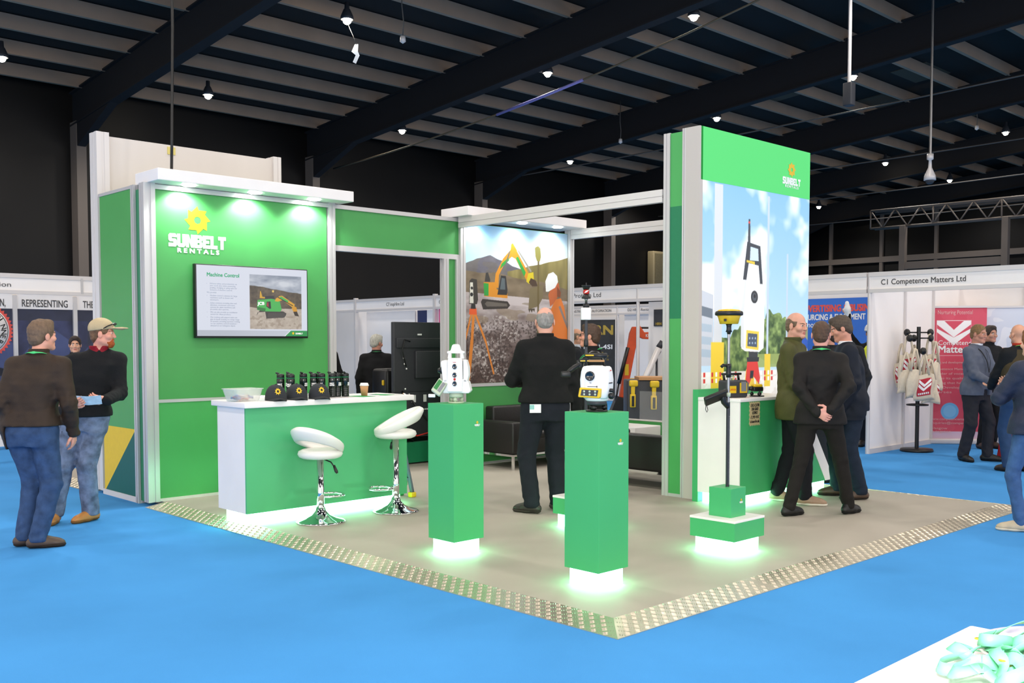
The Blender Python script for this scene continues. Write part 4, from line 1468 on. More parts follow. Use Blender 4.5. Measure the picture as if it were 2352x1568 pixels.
b.tube([(-.01, 0, .93), (-.05, -.01, .88), (-.10, -.03, .85), (-.16, -.05, .80)], [.016, .02, .022, .02], 8)
b.rbox(-.21, -.13, -.08, -.02, .77, .82, .012).rbox(-.08, -.03, -.03, .03, .84, .91, .012)
b.build('bracket', 'black', t)
MB().rbox(-.06, .12, -.05, .02, .89, .92, .008).build('controller', 'black', t)
MB().box(.02, .15, -.052, -.04, .896, .912).build('controller_edge', 'kraft', t)
MB().box(-.05, .02, -.054, -.048, .90, .908).build('controller_stripe', 'yel', t)

# antenna pole
t = thing('antenna_pole', 'survey pole with a yellow and black disc antenna and a black hand controller', 'survey pole', (pA[0], pA[1], .495), R(-44))
M['carbon'] = mat('graduated_pole', '2a2a2e', 0.3, var=.15, vscale=60)
po = MB().cyl((0, 0, 0), (0, 0, .62), .014, n=16).build('lower_pole', 'carbon', t)
b = MB()
for k in range(48):
    b.box(.004, .011, -.0155, -.012, .02 + k * .0105, .024 + k * .0105)
b.build('graduation', 'grey', po)
MB().cyl((0, 0, .62), (0, 0, 1.14), .0105, n=16).build('upper_pole', 'steel', t)
MB().lathe([(0, .80), (.018, .80), (.02, .83), (.016, .86), (.02, .88), (.02, .90), (0, .90)], n=16).tube([(0, 0, .885), (-.04, -.005, .89), (-.055, -.005, .875)], [.008, .012, .012], 8).build('clamp', 'black', t)
MB().lathe([(0, .66), (.0165, .66), (.018, .69), (0, .69)], n=14).build('bubble_collar', 'instg', t)
MB().lathe([(0, 1.115), (.012, 1.115), (.016, 1.13), (.024, 1.132), (.018, 1.15), (.018, 1.175), (.024, 1.19), (0, 1.192)], n=16).build('quick_release', 'black', t)
MB().lathe([(0, 1.19), (.066, 1.19), (.078, 1.235), (.086, 1.252), (0, 1.252)], n=40).build('antenna_base', 'yel', t)
MB().lathe([(0, 1.252), (.09, 1.25), (.1, 1.254), (.101, 1.27), (.094, 1.282), (0, 1.282)], n=40).build('antenna_ring', 'black', t)
MB().lathe([(0, 1.28), (.09, 1.28), (.072, 1.293), (.03, 1.298), (0, 1.298)], n=40).build('antenna_top', 'yel', t)
MB().box(-.05, -.034, -.077, -.06, 1.208, 1.226).build('port_cover', 'black', t)
mt = Matrix.Translation((-.10, -.03, .655)) @ Matrix.Rotation(R(-22), 4, 'Y') @ Matrix.Rotation(R(-40), 4, 'X')
hc = MB().rbox(-.085, .085, -.045, .045, -.016, .016, .01, mt).build('hand_controller', 'black', t)
MB().box(-.06, .05, -.036, .036, .016, .0175, mt).build('screen', 'blackg', hc)
MB().tube([(-.02, 0, .70), (-.05, -.01, .69), (-.03, -.01, .62), (0, 0, .58)], [.02, .024, .024, .016], 8).build('holder', 'black', t)
MB().tube([(-.17, -.04, .60), (-.175, -.05, .57), (-.165, -.05, .55), (-.155, -.04, .565), (-.165, -.04, .60)], .0025, 6).build('lanyard_loop', 'black', t)

# ---------------------------------------------------------------- right counter in front of the tower
t = thing('demo_counter', 'green demonstration counter with a white end and sloping white leg by the tower', 'counter', (4.6, 2.05, ZF))
YF = 1.80
b = MB(t.location).prism([(3.87, .13), (5.43, .13), (4.80, 1.0), (3.87, 1.0)], YF, 2.26, 'xz').build('body', 'gped', t)
b = MB(t.location).prism([(5.43, .13), (5.60, .13), (4.95, 1.0), (4.80, 1.0)], YF - .004, 2.26, 'xz').build('sloping_leg', 'white', t)
bx('end_panel', 3.855, 3.87, YF, 2.26, .13, 1.0, 'white', t)
bx('back_panel', 3.86, 4.97, 2.26, 2.325, ZF, 1.10, 'gped', t)
MB(t.location).rbox(3.85, 4.97, YF - .01, 2.26, 1.0, 1.03, .004).build('worktop', 'white', t)
bx('lit_plinth', 3.91, 5.50, YF + .05, 2.24, ZF, .13, 'led', t)
# handwritten card
nt_ = thing('price_card', 'jagged brown card with handwritten prices on the green counter front', 'card', (4.10, YF, .885))
pts = []
rs = random.Random(2)
for k in range(44):
    s = k / 44 * 4
    u, v = ((-1 + 2 * (s % 1), -1), (1, -1 + 2 * (s % 1)), (1 - 2 * (s % 1), 1), (-1, 1 - 2 * (s % 1)))[int(s)]
    e = 1.0 if k % 2 else .88
    pts.append((u * .092 * e, v * .115 * e))
MB().prism(pts, -.004, -.001, 'xz').build('card', 'note', nt_)
letters('lettering', 'ink', nt_, [(s, .04, (0, -.0048, z), (1, 0, 0), (.12, 0, 1), .0002, w_, 'CENTER') for s, z, w_ in
                                 (('LEICA CLR700', .065, .14), ('DUAL GRADE', .03, .11), ('ULTIMATE', -.005, .085), ('£1,995+VAT', -.045, .14), ('in house fire sale', -.085, .15))])
# laser level in its grey housing
t = thing('laser_level', 'grey and yellow rotating laser level with a top carry handle', 'laser level', (4.05, 2.0, 1.03), R(-22))
MB().rbox(-.125, .115, -.075, .075, .0, .165, .022).build('body', 'dgrey', t)
MB().rbox(.085, .14, -.06, .06, .03, .15, .02).build('side_grip', 'grey', t)
MB().box(-.105, -.02, -.0785, -.07, .045, .112).build('badge', 'yel', t)
letters('lettering', 'red', t, [('Leica', .034, (-.1, -.0792, .07), (1, 0, 0), (0, 0, 1), .0, .07)])
MB().box(.02, .10, -.0785, -.07, .045, .14).build('side_badge', 'yel', t)
MB().box(.035, .09, -.081, -.07, .06, .15).build('keypad', 'grey', t)
b = MB()
for x in (-.10, .06):
    b.tube([(x, 0, .16), (x - .01, 0, .215)], .012, 8)
b.tube([(-.13, 0, .222), (.085, 0, .222)], .011, 8)
b.build('carry_handle', 'black', t)
MB().lathe([(0, .16), (.03, .16), (.03, .195), (.02, .215), (0, .215)], (-.02, 0, 0), 16).build('rotor_head', 'clear', t)
t = thing('optical_level', 'small yellow topped optical level on a black base beside the laser', 'survey level', (4.345, 1.93, 1.03), R(-30))
b, bg = MB(), MB()
tribrach(b, bg, 0)
b.build('levelling_base', 'black', t)
MB().rbox(-.055, .05, -.04, .04, .05, .095, .012).build('body', 'black', t)
MB().rbox(-.05, .045, -.036, .036, .088, .12, .014).build('top_cover', 'yel', t)
MB().lathe([(0, -.095), (.018, -.095), (.02, -.06), (.024, -.05), (0, -.05)], (0, 0, .078), 16, 'x').build('telescope', 'black', t)

# ---------------------------------------------------------------- lounge
def sofa(name, label, x0, x1, y0, y1, back):
    """block sofa on a chrome frame; back = '+y' or '+x' side"""
    t = thing(name, label, 'sofa', ((x0 + x1) / 2, (y0 + y1) / 2, ZF))
    o = t.location
    a = .16
    MB(o).rbox(x0 + .006, x1 - .006, y0 + .006, y1 - .006, .216, .40, .02).build('base', 'sofa', t)
    if back == '+y':
        MB(o).rbox(x0, x0 + a, y0, y1, .22, .60, .025).build('arm', 'sofa', t)
        MB(o).rbox(x1 - a, x1, y0, y1, .22, .60, .025).build('arm', 'sofa', t)
        MB(o).rbox(x0 + a, x1 - a, y1 - a, y1, .38, .76, .025).build('backrest', 'sofa', t)
        MB(o).rbox(x0 + a, x1 - a, y0 - .005, y1 - a, .38, .47, .03).build('seat', 'sofa', t)
    else:
        MB(o).rbox(x0, x0 + a, y0, y1, .22, .585, .02).build('backrest', 'sofa', t)
        MB(o).rbox(x0 + a, x1, y0, y0 + a, .22, .57, .025).build('arm', 'sofa', t)
        MB(o).rbox(x0 + a, x1, y1 - a, y1, .22, .57, .025).build('arm', 'sofa', t)
        MB(o).rbox(x0 + a, x1, y0 + a, y1 - a, .38, .47, .03).build('seat', 'sofa', t)
    b = MB(o)
    b.box(x0 + .005, x1 - .005, y0 + .005, y0 + .03, .19, .215).box(x0 + .005, x1 - .005, y1 - .03, y1 - .005, .19, .215)
    b.box(x0 + .005, x0 + .03, y0 + .03, y1 - .03, .19, .215).box(x1 - .03, x1 - .005, y0 + .03, y1 - .03, .19, .215)
    b.build('frame', 'chrome', t)
    for x in (x0 + .018, x1 - .018):
        for y in (y0 + .018, y1 - .018):
            MB(o).box(x - .013, x + .013, y - .013, y + .013, ZF, .19).build('leg', 'chrome', t)
    return t


sofa('sofa', 'black block sofa on chrome legs against the mural wall', 4.18, 5.75, 5.13, 5.80, '+y')
sofa('sofa', 'black block sofa seen from behind, beside the tower', 4.17, 4.85, 2.80, 4.05, '+x')
t = thing('cube_table', 'low white cube table in the lounge behind the sofas', 'table', (5.55, 4.45, ZF))
MB().rbox(-.25, .25, -.25, .25, 0, .50, .01).build('cube', 'white', t)
cap((5.42, 4.52, .53), R(-60), 'dark cap with a sun emblem on the lounge cube table')
t = thing('glass_sheet', 'clear glass screen standing on the low green side wall', 'glass screen', (5.95, 4.3, .57))
MB().box(-.005, .005, -1.45, .35, 0, .36).build('pane', mat('clear_screen', 'ffffff', .02, alpha=.08, spec=.5), t)

# ---------------------------------------------------------------- simulator behind the doorway
t = thing('simulator_rig', 'machine simulator with a big black screen seen from behind through the doorway', 'simulator', (4.0, 6.7, 0))
o = t.location
MB(o).rbox(3.47, 4.95, 6.50, 6.56, .93, 1.80, .01).build('screen_shell', 'dgrey', t)
MB(o).rbox(3.47, 4.95, 6.50, 6.56, .37, .93, .01).build('lower_shell', 'dgrey', t)
b = MB(o).rbox(3.78, 4.55, 6.45, 6.50, 1.10, 1.44, .01).rbox(3.50, 4.42, 6.475, 6.50, 1.48, 1.60, .006)
b.build('service_cover', 'dgrey', t)
b = MB(o)
for x, z0, z1 in ((3.585, .70, .95), (4.22, .72, .95), (4.22, 1.46, 1.60)):
    b.box(x, x + .018, 6.488, 6.5, z0, z1)
b.box(3.49, 3.60, 6.488, 6.5, .685, .70).box(4.08, 4.24, 6.488, 6.5, .685, .70)
b.build('recess', 'blackg', t)
b = MB(o).box(3.74, 3.80, 6.488, 6.5, .80, .89).box(3.93, 3.97, 6.488, 6.5, .80, .89).box(3.84, 3.90, 6.488, 6.5, 1.635, 1.655)
for k in range(7):
    b.box(3.80 + k * .03, 3.815 + k * .03, 6.49, 6.5, .70, .715)
for (x, z) in ((3.62, 1.35), (3.63, 1.28), (3.66, 1.22), (3.64, .97), (4.2, .92), (4.2, 1.5), (3.7, .9), (3.7, .86)):
    b.lathe([(0, 6.488), (.011, 6.488), (.011, 6.5), (0, 6.5)], (x, 0, z), 8, 'y')
b.build('labels', 'instw', t)
MB(o).tube([(3.70, 6.47, 1.56), (3.60, 6.45, 1.58), (3.56, 6.45, 1.45), (3.62, 6.45, 1.25)], .008, 6).tube([(3.69, 6.45, .85), (3.78, 6.42, .72), (3.90, 6.40, .58), (3.99, 6.38, .50)], .012, 6).build('cable', 'black', t)
MB(o).box(3.42, 5.0, 6.46, 6.9, .05, .30).build('plinth', 'midgreen', t)
b = MB(o)
for x in (3.5, 3.9, 4.3, 4.7):
    b.tube([(x, 6.6, .3), (x + .15, 6.8, .6)], .02, 6).tube([(x + .3, 6.55, .3), (x, 6.7, .6)], .015, 6)
b.box(3.45, 4.9, 6.58, 6.9, .30, .36)
b.build('frame', 'black', t)
b = MB(o).tube([(3.5, 6.52, .44), (3.8, 6.46, .38), (4.1, 6.5, .42), (4.2, 6.5, .3)], .01, 6)
b.build('red_cable', 'red', t)
b = MB(o).rbox(3.92, 4.3, 7.25, 7.6, .75, 1.20, .05).rbox(3.9, 4.35, 7.2, 7.65, .60, .75, .04)
b.build('seat', 'black', t)
MB(o).rbox(3.90, 3.925, 7.3, 7.34, .98, 1.05, .01).build('seat_tag', 'yel', t)
MB(o).tube([(4.1, 7.42, .03), (4.1, 7.42, .62)], .06, 10).build('seat_post', 'black', t)

# ---------------------------------------------------------------- table with lanyards at the lower right corner
t = thing('lanyard_table', 'white table corner in the right foreground with green lanyards on it', 'table', (-2.18, -2.85, 0))
MB(t.location).rbox(-2.44, -1.925, -3.15, -2.537, .955, .99, .012).build('table_top', 'white', t)
MB(t.location).cyl((-2.18, -2.85, .03), (-2.18, -2.85, .955), .04, n=20).build('column', 'steel', t)
MB(t.location).lathe([(0, 0), (.22, 0), (.22, .015), (.05, .03), (0, .03)], (-2.18, -2.85, 0), 32).build('foot', 'steel', t)
M['lany'] = mat('green_lanyard', '74cfa0', 0.45, var=.06, vscale=30)
rs = random.Random(11)

lab = ['lanyard curling to the left edge of the heap', 'lanyard looped over the front of the heap', 'lanyard lying across the middle of the heap', 'lanyard arching highest on the heap',
       'lanyard coiled at the lower end of the heap', 'lanyard at the far right of the heap', 'lanyard twisted under the arched one', 'lanyard curled beside the dish rim', 'lanyard stretched along the near side of the heap',
       'lanyard folded at the back of the heap']
for i, (x, y) in enumerate(((-2.185, -2.665), (-2.24, -2.675), (-2.18, -2.71), (-2.15, -2.75), (-2.30, -2.71), (-2.09, -2.77), (-2.22, -2.75), (-2.08, -2.72), (-2.27, -2.75), (-2.13, -2.68))):
    pts, nr = [], []
    a0, z0 = rs.uniform(0, 6.3), .993 + .0025 * i
    ph = [rs.uniform(0, 6.3) for _ in range(6)]
    N = 60
    tl = rs.uniform(.35, .95)
    for k in range(N):
        s = k / (N - 1) * 2 * math.pi
        r_ = .050 + .018 * math.sin(2 * s + ph[0]) + .008 * math.sin(3 * s + ph[1])
        zz = z0 + .011 + .009 * (1 + math.sin(2 * s + ph[2])) + .003 * (1 + math.sin(3 * s + ph[3]))
        pts.append((x + r_ * math.cos(s + a0) * 1.25, y + r_ * math.sin(s + a0) * .7, zz))
        tw = tl + .35 * math.sin(s + ph[4])
        nr.append((math.cos(tw) * math.cos(s + a0), math.cos(tw) * math.sin(s + a0), math.sin(tw)))
    o = thing('lanyard', 'green ' + lab[i] + ' on the white table', 'lanyard', pts[0], 0, 'green lanyards heaped on the white table')
    MB(o.location).strip(pts, nr, .021, .0012).build('strap', 'lany', o)
    p = Vector(pts[12])
    MB(o.location).lathe([(0, 0), (.006, 0), (.006, .0015), (0, .0015)], p + Vector(nr[12]) * .0015, 10).build('sun_print', 'yel', o)
t = thing('clear_dish', 'clear shallow dish rim showing behind the heap of lanyards', 'dish', (-2.09, -2.78, .99))
MB().lathe([(0, .001), (.10, .001), (.155, .03), (.158, .031), (.156, .034), (.10, .005), (0, .005)], n=48).build('dish', mat('pinkish_glass', 'f4e6e6', .1, alpha=.4), t)
# ================================================================ PEOPLE
def noise3(P, f, seed):
    rs = np.random.RandomState(seed)
    out = np.zeros(P.shape[:-1], np.float32)
    for i in range(7):
        k = rs.randn(3)
        k = k / np.linalg.norm(k) * f * rs.uniform(.6, 1.5)
        out += np.sin(P @ k.astype(np.float32) + rs.uniform(0, 6.3)) / 7 * 1.6
    return out


class Vol:
    """signed-distance grid; shapes are blended into it and a surface is drawn round the result"""

    def __init__(self, lo, hi, h):
        self.h = h
        self.lo = np.array(lo, np.float32) - 2 * h
        self.n = np.ceil((np.array(hi) + 2 * h - self.lo) / h).astype(int) + 1
        self.d = np.full(self.n, .5, np.float32)

    def sub(self, lo, hi, m):
        i0 = np.clip(np.floor((np.array(lo) - m - self.lo) / self.h).astype(int), 0, self.n - 1)
        i1 = np.clip(np.ceil((np.array(hi) + m - self.lo) / self.h).astype(int) + 1, 1, self.n)
        sl = tuple(slice(a, b) for a, b in zip(i0, i1))
        ax = [self.lo[k] + self.h * np.arange(i0[k], i1[k], dtype=np.float32) for k in range(3)]
        G = np.stack(np.meshgrid(*ax, indexing='ij'), -1)
        return sl, G

    def mix(self, sl, d, k, op):
        a = self.d[sl]
        if op == 'u':
            if k > 0:
                e = np.maximum(k - np.abs(a - d), 0) / k
                self.d[sl] = np.minimum(a, d) - e * e * k * .25
            else:
                self.d[sl] = np.minimum(a, d)
        else:
            d = -d
            e = np.maximum(k - np.abs(a - d), 0) / max(k, 1e-6)
            self.d[sl] = np.maximum(a, d) + e * e * k * .25

    def cone(self, a, b, ra, rb, k=.02, op='u', sq=None):
        a, b = np.array(a, np.float32), np.array(b, np.float32)
        r = max(ra, rb) * (1.6 if sq else 1)
        sl, G = self.sub(np.minimum(a, b) - r, np.maximum(a, b) + r, k + 2 * self.h)
        ab = b - a
        P = G - a
        L = float(ab @ ab) + 1e-9
        t = np.clip((P @ ab) / L, 0, 1)
        q = P - t[..., None] * ab
        if sq:
            ax, f = np.array(sq[0], np.float32), sq[1]
            ax = ax / np.linalg.norm(ax)
            c = q @ ax
            q = q + (c * (1 / f - 1))[..., None] * ax
        d = np.sqrt((q * q).sum(-1)) - (ra + (rb - ra) * t)
        self.mix(sl, d, k, op)
        return self

    def ell(self, c, r, k=.02, op='u', rot=None):
        c, r = np.array(c, np.float32), np.array(r, np.float32)
        R_ = float(r.max())
        sl, G = self.sub(c - R_, c + R_, k + 2 * self.h)
        P = G - c
        if rot is not None:
            P = P @ np.array(rot, np.float32)
        k0 = np.sqrt(((P / r) ** 2).sum(-1))
        k1 = np.sqrt(((P / (r * r)) ** 2).sum(-1)) + 1e-6
        self.mix(sl, k0 * (k0 - 1) / k1, k, op)
        return self

    def loft(self, secs, k=.02, op='u', n=2.3):
        """secs: (z, cx, cy, half width, half depth, yaw) from bottom to top"""
        S = np.array(secs, np.float32)
        m = max(S[:, 3].max(), S[:, 4].max())
        sl, G = self.sub((S[:, 1].min() - m, S[:, 2].min() - m, S[0, 0]), (S[:, 1].max() + m, S[:, 2].max() + m, S[-1, 0]), k + 2 * self.h)
        z = G[0, 0, :, 2]
        f = [np.interp(z, S[:, 0], S[:, i]) for i in range(1, 6)]
        c, s = np.cos(f[4]), np.sin(f[4])
        dx, dy = G[..., 0] - f[0], G[..., 1] - f[1]
        x, y = dx * c + dy * s, -dx * s + dy * c
        q = (np.abs(x / f[2]) ** n + np.abs(y / f[3]) ** n) ** (1 / n)
        d = (q - 1) * np.minimum(f[2], f[3])
        d = np.maximum(d, np.maximum(S[0, 0] - G[..., 2], G[..., 2] - S[-1, 0]))
        self.mix(sl, d, k, op)
        return self

    def cut(self, p, nrm, box=None):
        """remove what lies on the side the normal points to"""
        nrm = np.array(nrm, np.float32)
        nrm /= np.linalg.norm(nrm)
        if box is None:
            sl, G = self.sub(self.lo, self.lo + self.h * self.n, 0)
        else:
            sl, G = self.sub(box[0], box[1], 0)
        self.d[sl] = np.maximum(self.d[sl], (G - np.array(p, np.float32)) @ nrm)
        return self

    def wrinkle(self, amp, f, seed, mask=None):
        sl, G = self.sub(self.lo, self.lo + self.h * self.n, 0)
        v = noise3(G, f, seed) * amp
        if mask is not None:
            w_ = np.zeros(v.shape, np.float32)
            for p, r in mask:
                w_ = np.maximum(w_, np.exp(-((G - np.array(p, np.float32)) ** 2).sum(-1) / (r * r)))
            v = v * w_
        self.d[sl] += v
        return self

    def surf(self):
        d, h = self.d, self.h
        ins = d < 0
        c = [ins[i:ins.shape[0] - 1 + i, j:ins.shape[1] - 1 + j, k:ins.shape[2] - 1 + k] for i in (0, 1) for j in (0, 1) for k in (0, 1)]
        s = sum(x.astype(np.int8) for x in c)
        act = (s > 0) & (s < 8)
        I, J, K = np.nonzero(act)
        idx = np.full(act.shape, -1, np.int32)
        idx[I, J, K] = np.arange(len(I))
        acc = np.zeros((len(I), 3), np.float64)
        cnt = np.zeros(len(I))
        cor = [(i, j, k) for i in (0, 1) for j in (0, 1) for k in (0, 1)]
        val = {o: d[I + o[0], J + o[1], K + o[2]] for o in cor}
        for a in cor:
            for ax in range(3):
                if a[ax]:
                    continue
                b = list(a)
                b[ax] = 1
                b = tuple(b)
                va, vb = val[a], val[b]
                x = (va < 0) != (vb < 0)
                t = np.where(x, va / np.where(x, va - vb, 1), 0)
                p = np.array(a, float)[None].repeat(len(I), 0)
                p[:, ax] += t
                acc += p * x[:, None]
                cnt += x
        V = (np.stack([I, J, K], 1) + acc / np.maximum(cnt, 1)[:, None]) * h + self.lo
        Q = []
        for ax in range(3):
            u, v = (ax + 1) % 3, (ax + 2) % 3
            sa = [slice(1, n - 1) for n in ins.shape]
            sb = list(sa)
            sa[ax] = slice(0, ins.shape[ax] - 1)
            sb[ax] = slice(1, ins.shape[ax])
            A, B = ins[tuple(sa)], ins[tuple(sb)]
            P = np.argwhere(A != B)
            if not len(P):
                continue
            fl = A[P[:, 0], P[:, 1], P[:, 2]]
            off = np.array([1, 1, 1])
            off[ax] = 0
            P = P + off
            q = []
            for du, dv in ((-1, -1), (0, -1), (0, 0), (-1, 0)):
                o = P.copy()
                o[:, u] += du
                o[:, v] += dv
                q.append(idx[o[:, 0], o[:, 1], o[:, 2]])
            q = np.stack(q, 1)
            q[~fl] = q[~fl][:, ::-1]
            Q.append(q)
        Q = np.concatenate(Q)
        return V, Q[(Q >= 0).all(1)]


def vmesh(name, vol, m, parent=None, smooth_it=1, pick=None):
    V, Q = vol.surf()
    for _ in range(smooth_it):
        acc = np.zeros_like(V)
        cnt = np.zeros(len(V))
        for a in range(4):
            for b in ((a + 1) % 4, (a + 3) % 4):
                np.add.at(acc, Q[:, a], V[Q[:, b]])
                np.add.at(cnt, Q[:, a], 1)
        V = V * .5 + .5 * acc / np.maximum(cnt, 1)[:, None]
    me = np_mesh(name, V, Q)
    o = link(name, me, m, parent, True)
    if pick is not None and len(me.polygons) == len(Q):
        me.polygons.foreach_set('material_index', pick(V[Q].mean(1)).astype(np.int32))
    return o


def ik(a, b, l1, l2, hint):
    a, b = np.array(a, float), np.array(b, float)
    v = b - a
    D = np.linalg.norm(v)
    d = min(D, (l1 + l2) * .999)
    u = v / D
    x = (l1 * l1 - l2 * l2 + d * d) / (2 * d)
    hgt = math.sqrt(max(l1 * l1 - x * x, 0))
    hn = np.array(hint, float)
    hn = hn - u * (hn @ u)
    hn /= np.linalg.norm(hn) + 1e-9
    return a + u * x + hn * hgt, a + u * d


def rotz2(p, a):
    c, s = math.cos(a), math.sin(a)
    return np.array([p[0] * c - p[1] * s, p[0] * s + p[1] * c, p[2]])


CLOTH = {}


def cloth(col, rough=.85, bump=.25, bs=220, var=.08, spec=.25):
    key = (col, rough, bump, bs, var)
    if key not in CLOTH:
        CLOTH[key] = mat('cloth_' + col, col, rough, var=var, vscale=14, bump=bump, bscale=bs, spec=spec)
    return CLOTH[key]


SKIN = {}


def skin(col):
    if col not in SKIN:
        SKIN[col] = [mat('skin_' + col, col, .5, var=.05, vscale=30), mat('lips_' + col, 'b0665c', .45), mat('eye_white', 'd8d4cc', .2), mat('iris', '2c2620', .1)]
    return SKIN[col]


def person(label, loc, az, h=1.78, g=1.0, fine=True, skin_c='dca48c', hair_c='5a4632', hair='short', head=(0, 0), lean=(0, 0), twist=0.0, hipx=0.0,
           arms=None, feet=None, jacket=None, trousers=None, shoes=None, extras=()):
    """az = direction the pelvis faces (degrees, world). Local frame: +y forward, +x to the person's right.
    arms: {'L'|'R': (hand, elbow hint, finger direction, palm direction, curl)}; feet: {'L'|'R': (x, y, toe yaw, lift)}"""
    arms = arms or {}
    feet = feet or {'L': (-.11, 0, 10, 0), 'R': (.11, 0, -10, 0)}
    J = dict(col='202020', hem=.86, sleeve=1.0, loose=.0, collar='stand', col2=None, flare=.0)
    J.update(jacket or {})
    T = dict(col='20242c', loose=.0)
    T.update(trousers or {})
    S = dict(col='2a2320', sole='1c1a18', boot=False)
    S.update(shoes or {})
    hv, hb, hc = (.0055, .0065, .010) if fine else (.009, .012, .014)
    tw = R(twist)
    pel = np.array([hipx, 0, .95])
    che = np.array([hipx + lean[0] * .6, lean[1] * .6, 1.28])
    sho = np.array([hipx + lean[0], lean[1], 1.455])
    nk = sho + np.array([lean[0] * .1, lean[1] * .12 - .01, .05])
    hd = nk + np.array([lean[0] * .3, lean[1] * .4 + .032, .153])
    hy, hp = R(head[0]), R(head[1])
    cy_, sy_, cp_, sp_ = math.cos(hy), math.sin(hy), math.cos(hp), math.sin(hp)
    # head frame: columns = local x, y, z axes in the body frame (yaw > 0 turns to the person's left)
    HM = np.array([[cy_, -sy_, 0], [sy_, cy_, 0], [0, 0, 1]]) @ np.array([[1, 0, 0], [0, cp_, -sp_], [0, sp_, cp_]])
    H = lambda p: hd + HM @ np.array(p, float)
    shoulder, elbow, wrist, hand = {}, {}, {}, {}
    for s, sg in (('L', -1), ('R', 1)):
        shoulder[s] = sho + rotz2((sg * .170 * g ** .5, -.005, -.035), tw)
        a = arms.get(s)
        if a is None:
            tgt = shoulder[s] + rotz2((sg * .075, .05, -.52), tw)
            a = (tgt, rotz2((sg * .35, -1, 0), tw), rotz2((0, .25, -1), tw), rotz2((-sg, 0, 0), tw), .45)
        e, w_ = ik(shoulder[s], a[0], .295, .262, a[1])
        elbow[s], wrist[s] = e, w_
        hand[s] = a
    hip, knee, ank = {}, {}, {}
    for s, sg in (('L', -1), ('R', 1)):
        f = feet[s]
        hip[s] = pel + np.array([sg * .092, 0, -.03])
        ty = R(f[2])
        ank[s] = np.array([f[0], f[1], .085 + f[3]])
        knee[s], ank[s] = ik(hip[s], ank[s], .425, .425, (-math.sin(ty) * 1.0, math.cos(ty), 0))
        ank[s] = np.array([f[0], f[1], .085 + f[3]])
    sk = skin(skin_c)
    allp = np.array([*shoulder.values(), *elbow.values(), *wrist.values(), *ank.values(), hd, knee['L'], knee['R']] + [np.array(hand[s][0], float) for s in 'LR'])
    lo, hi = allp.min(0) - .17, allp.max(0) + .17
    lo[2] = 0
    # ------------------------------------------------ body: one continuous skin
    B = Vol(lo, hi, hv)
    # head
    for c_, r_ in (((0, -.012, .03), (.073, .092, .087)), ((0, .02, -.035), (.056, .066, .075))):
        B.ell(H(c_), r_, .02, rot=HM)
    for sx in (-1, 1):
        B.cone(H((sx * .046, -.002, -.062)), H((sx * .014, .066, -.098)), .022, .018, .025)
        B.ell(H((sx * .042, .058, -.028)), (.026, .026, .024), .02, rot=HM)
        B.ell(H((sx * .031, .096, .004)), (.017, .016, .012), .012, 's', rot=HM)
        B.ell(H((sx * .031, .0755, .002)), (.0135, .0125, .0115), .004, rot=HM)
        B.ell(H((sx * .078, -.006, -.012)), (.009, .021, .032), .008, rot=HM)
        B.ell(H((sx * .010, .094, -.034)), (.008, .01, .007), .006, rot=HM)
    B.cone(H((-.032, .080, .021)), H((.032, .080, .021)), .0095, .0095, .012)
    B.ell(H((0, .073, -.098)), (.022, .02, .018), .02, rot=HM)
    B.cone(H((0, .087, .010)), H((0, .103, -.030)), .0075, .0112, .012)
    B.cone(H((-.017, .084, -.0605)), H((.017, .084, -.0605)), .0065, .0065, .006)
    B.cone(H((-.015, .083, -.0725)), H((.015, .083, -.0725)), .0075, .0075, .006)
    B.cone(H((-.018, .0945, -.0665)), H((.018, .0945, -.0665)), .003, .003, .002, 's')
    # neck, trunk and limbs
    B.cone(H((0, -.020, -.06)), nk + np.array([0, -.006, -.03]), .053, .060, .03)
    trunk = [(.86, hipx, 0, .145, .09, 0), (.97, hipx, 0, .15, .095, 0), (1.10, (pel + che)[0] / 2, (pel + che)[1] / 2 * .8, .13, .085, tw * .4),
             (1.28, che[0], che[1], .15, .10, tw * .8), (1.41, sho[0], sho[1], .155, .09, tw), (1.475, sho[0], sho[1], .09, .06, tw), (1.50, nk[0], nk[1], .06, .05, tw)]
    B.loft(trunk, .04)
    for s, sg in (('L', -1), ('R', 1)):
        B.cone(shoulder[s], elbow[s], .048, .040, .05)
        B.cone(elbow[s], wrist[s], .040, .027, .02)
        B.cone(hip[s], knee[s], .066, .042, .05)
        B.cone(knee[s], ank[s], .042, .030, .02)
        ty = R(feet[s][2])
        fw = np.array([-math.sin(ty), math.cos(ty), 0])
        B.cone(ank[s] + np.array([0, 0, -.04]), ank[s] + fw * .12 + np.array([0, 0, -.055]), .03, .025, .03)
        # hand
        _, _, fd, pn, curl = hand[s]
        fd = np.array(fd, float)
        fd /= np.linalg.norm(fd)
        pn = np.array(pn, float)
        pn = pn - fd * (pn @ fd)
        pn /= np.linalg.norm(pn)
        th = np.cross(pn, fd) * (1 if s == 'R' else -1)      # towards the thumb side
        W0 = wrist[s]
        for q in (-.028, -.009, .010, .028):
            B.cone(W0 + fd * .012 + th * q * .55, W0 + fd * .088 + th * q, .0165, .0115, .014)
        for q, ln in ((.0315, .068), (.0105, .078), (-.0105, .072), (-.0315, .056)):
            p = W0 + fd * .088 + th * q
            ang = 0
            for i, (fr, r0, r1) in enumerate(((.45, .0092, .0086), (.32, .0086, .0080), (.23, .0080, .0068))):
                ang += curl * (.55, .8, .6)[i]
                dv = fd * math.cos(ang) + pn * math.sin(ang)
                p2 = p + dv * ln * fr
                B.cone(p, p2, r0, r1, .003)
                p = p2
        p = W0 + fd * .028 + th * .030
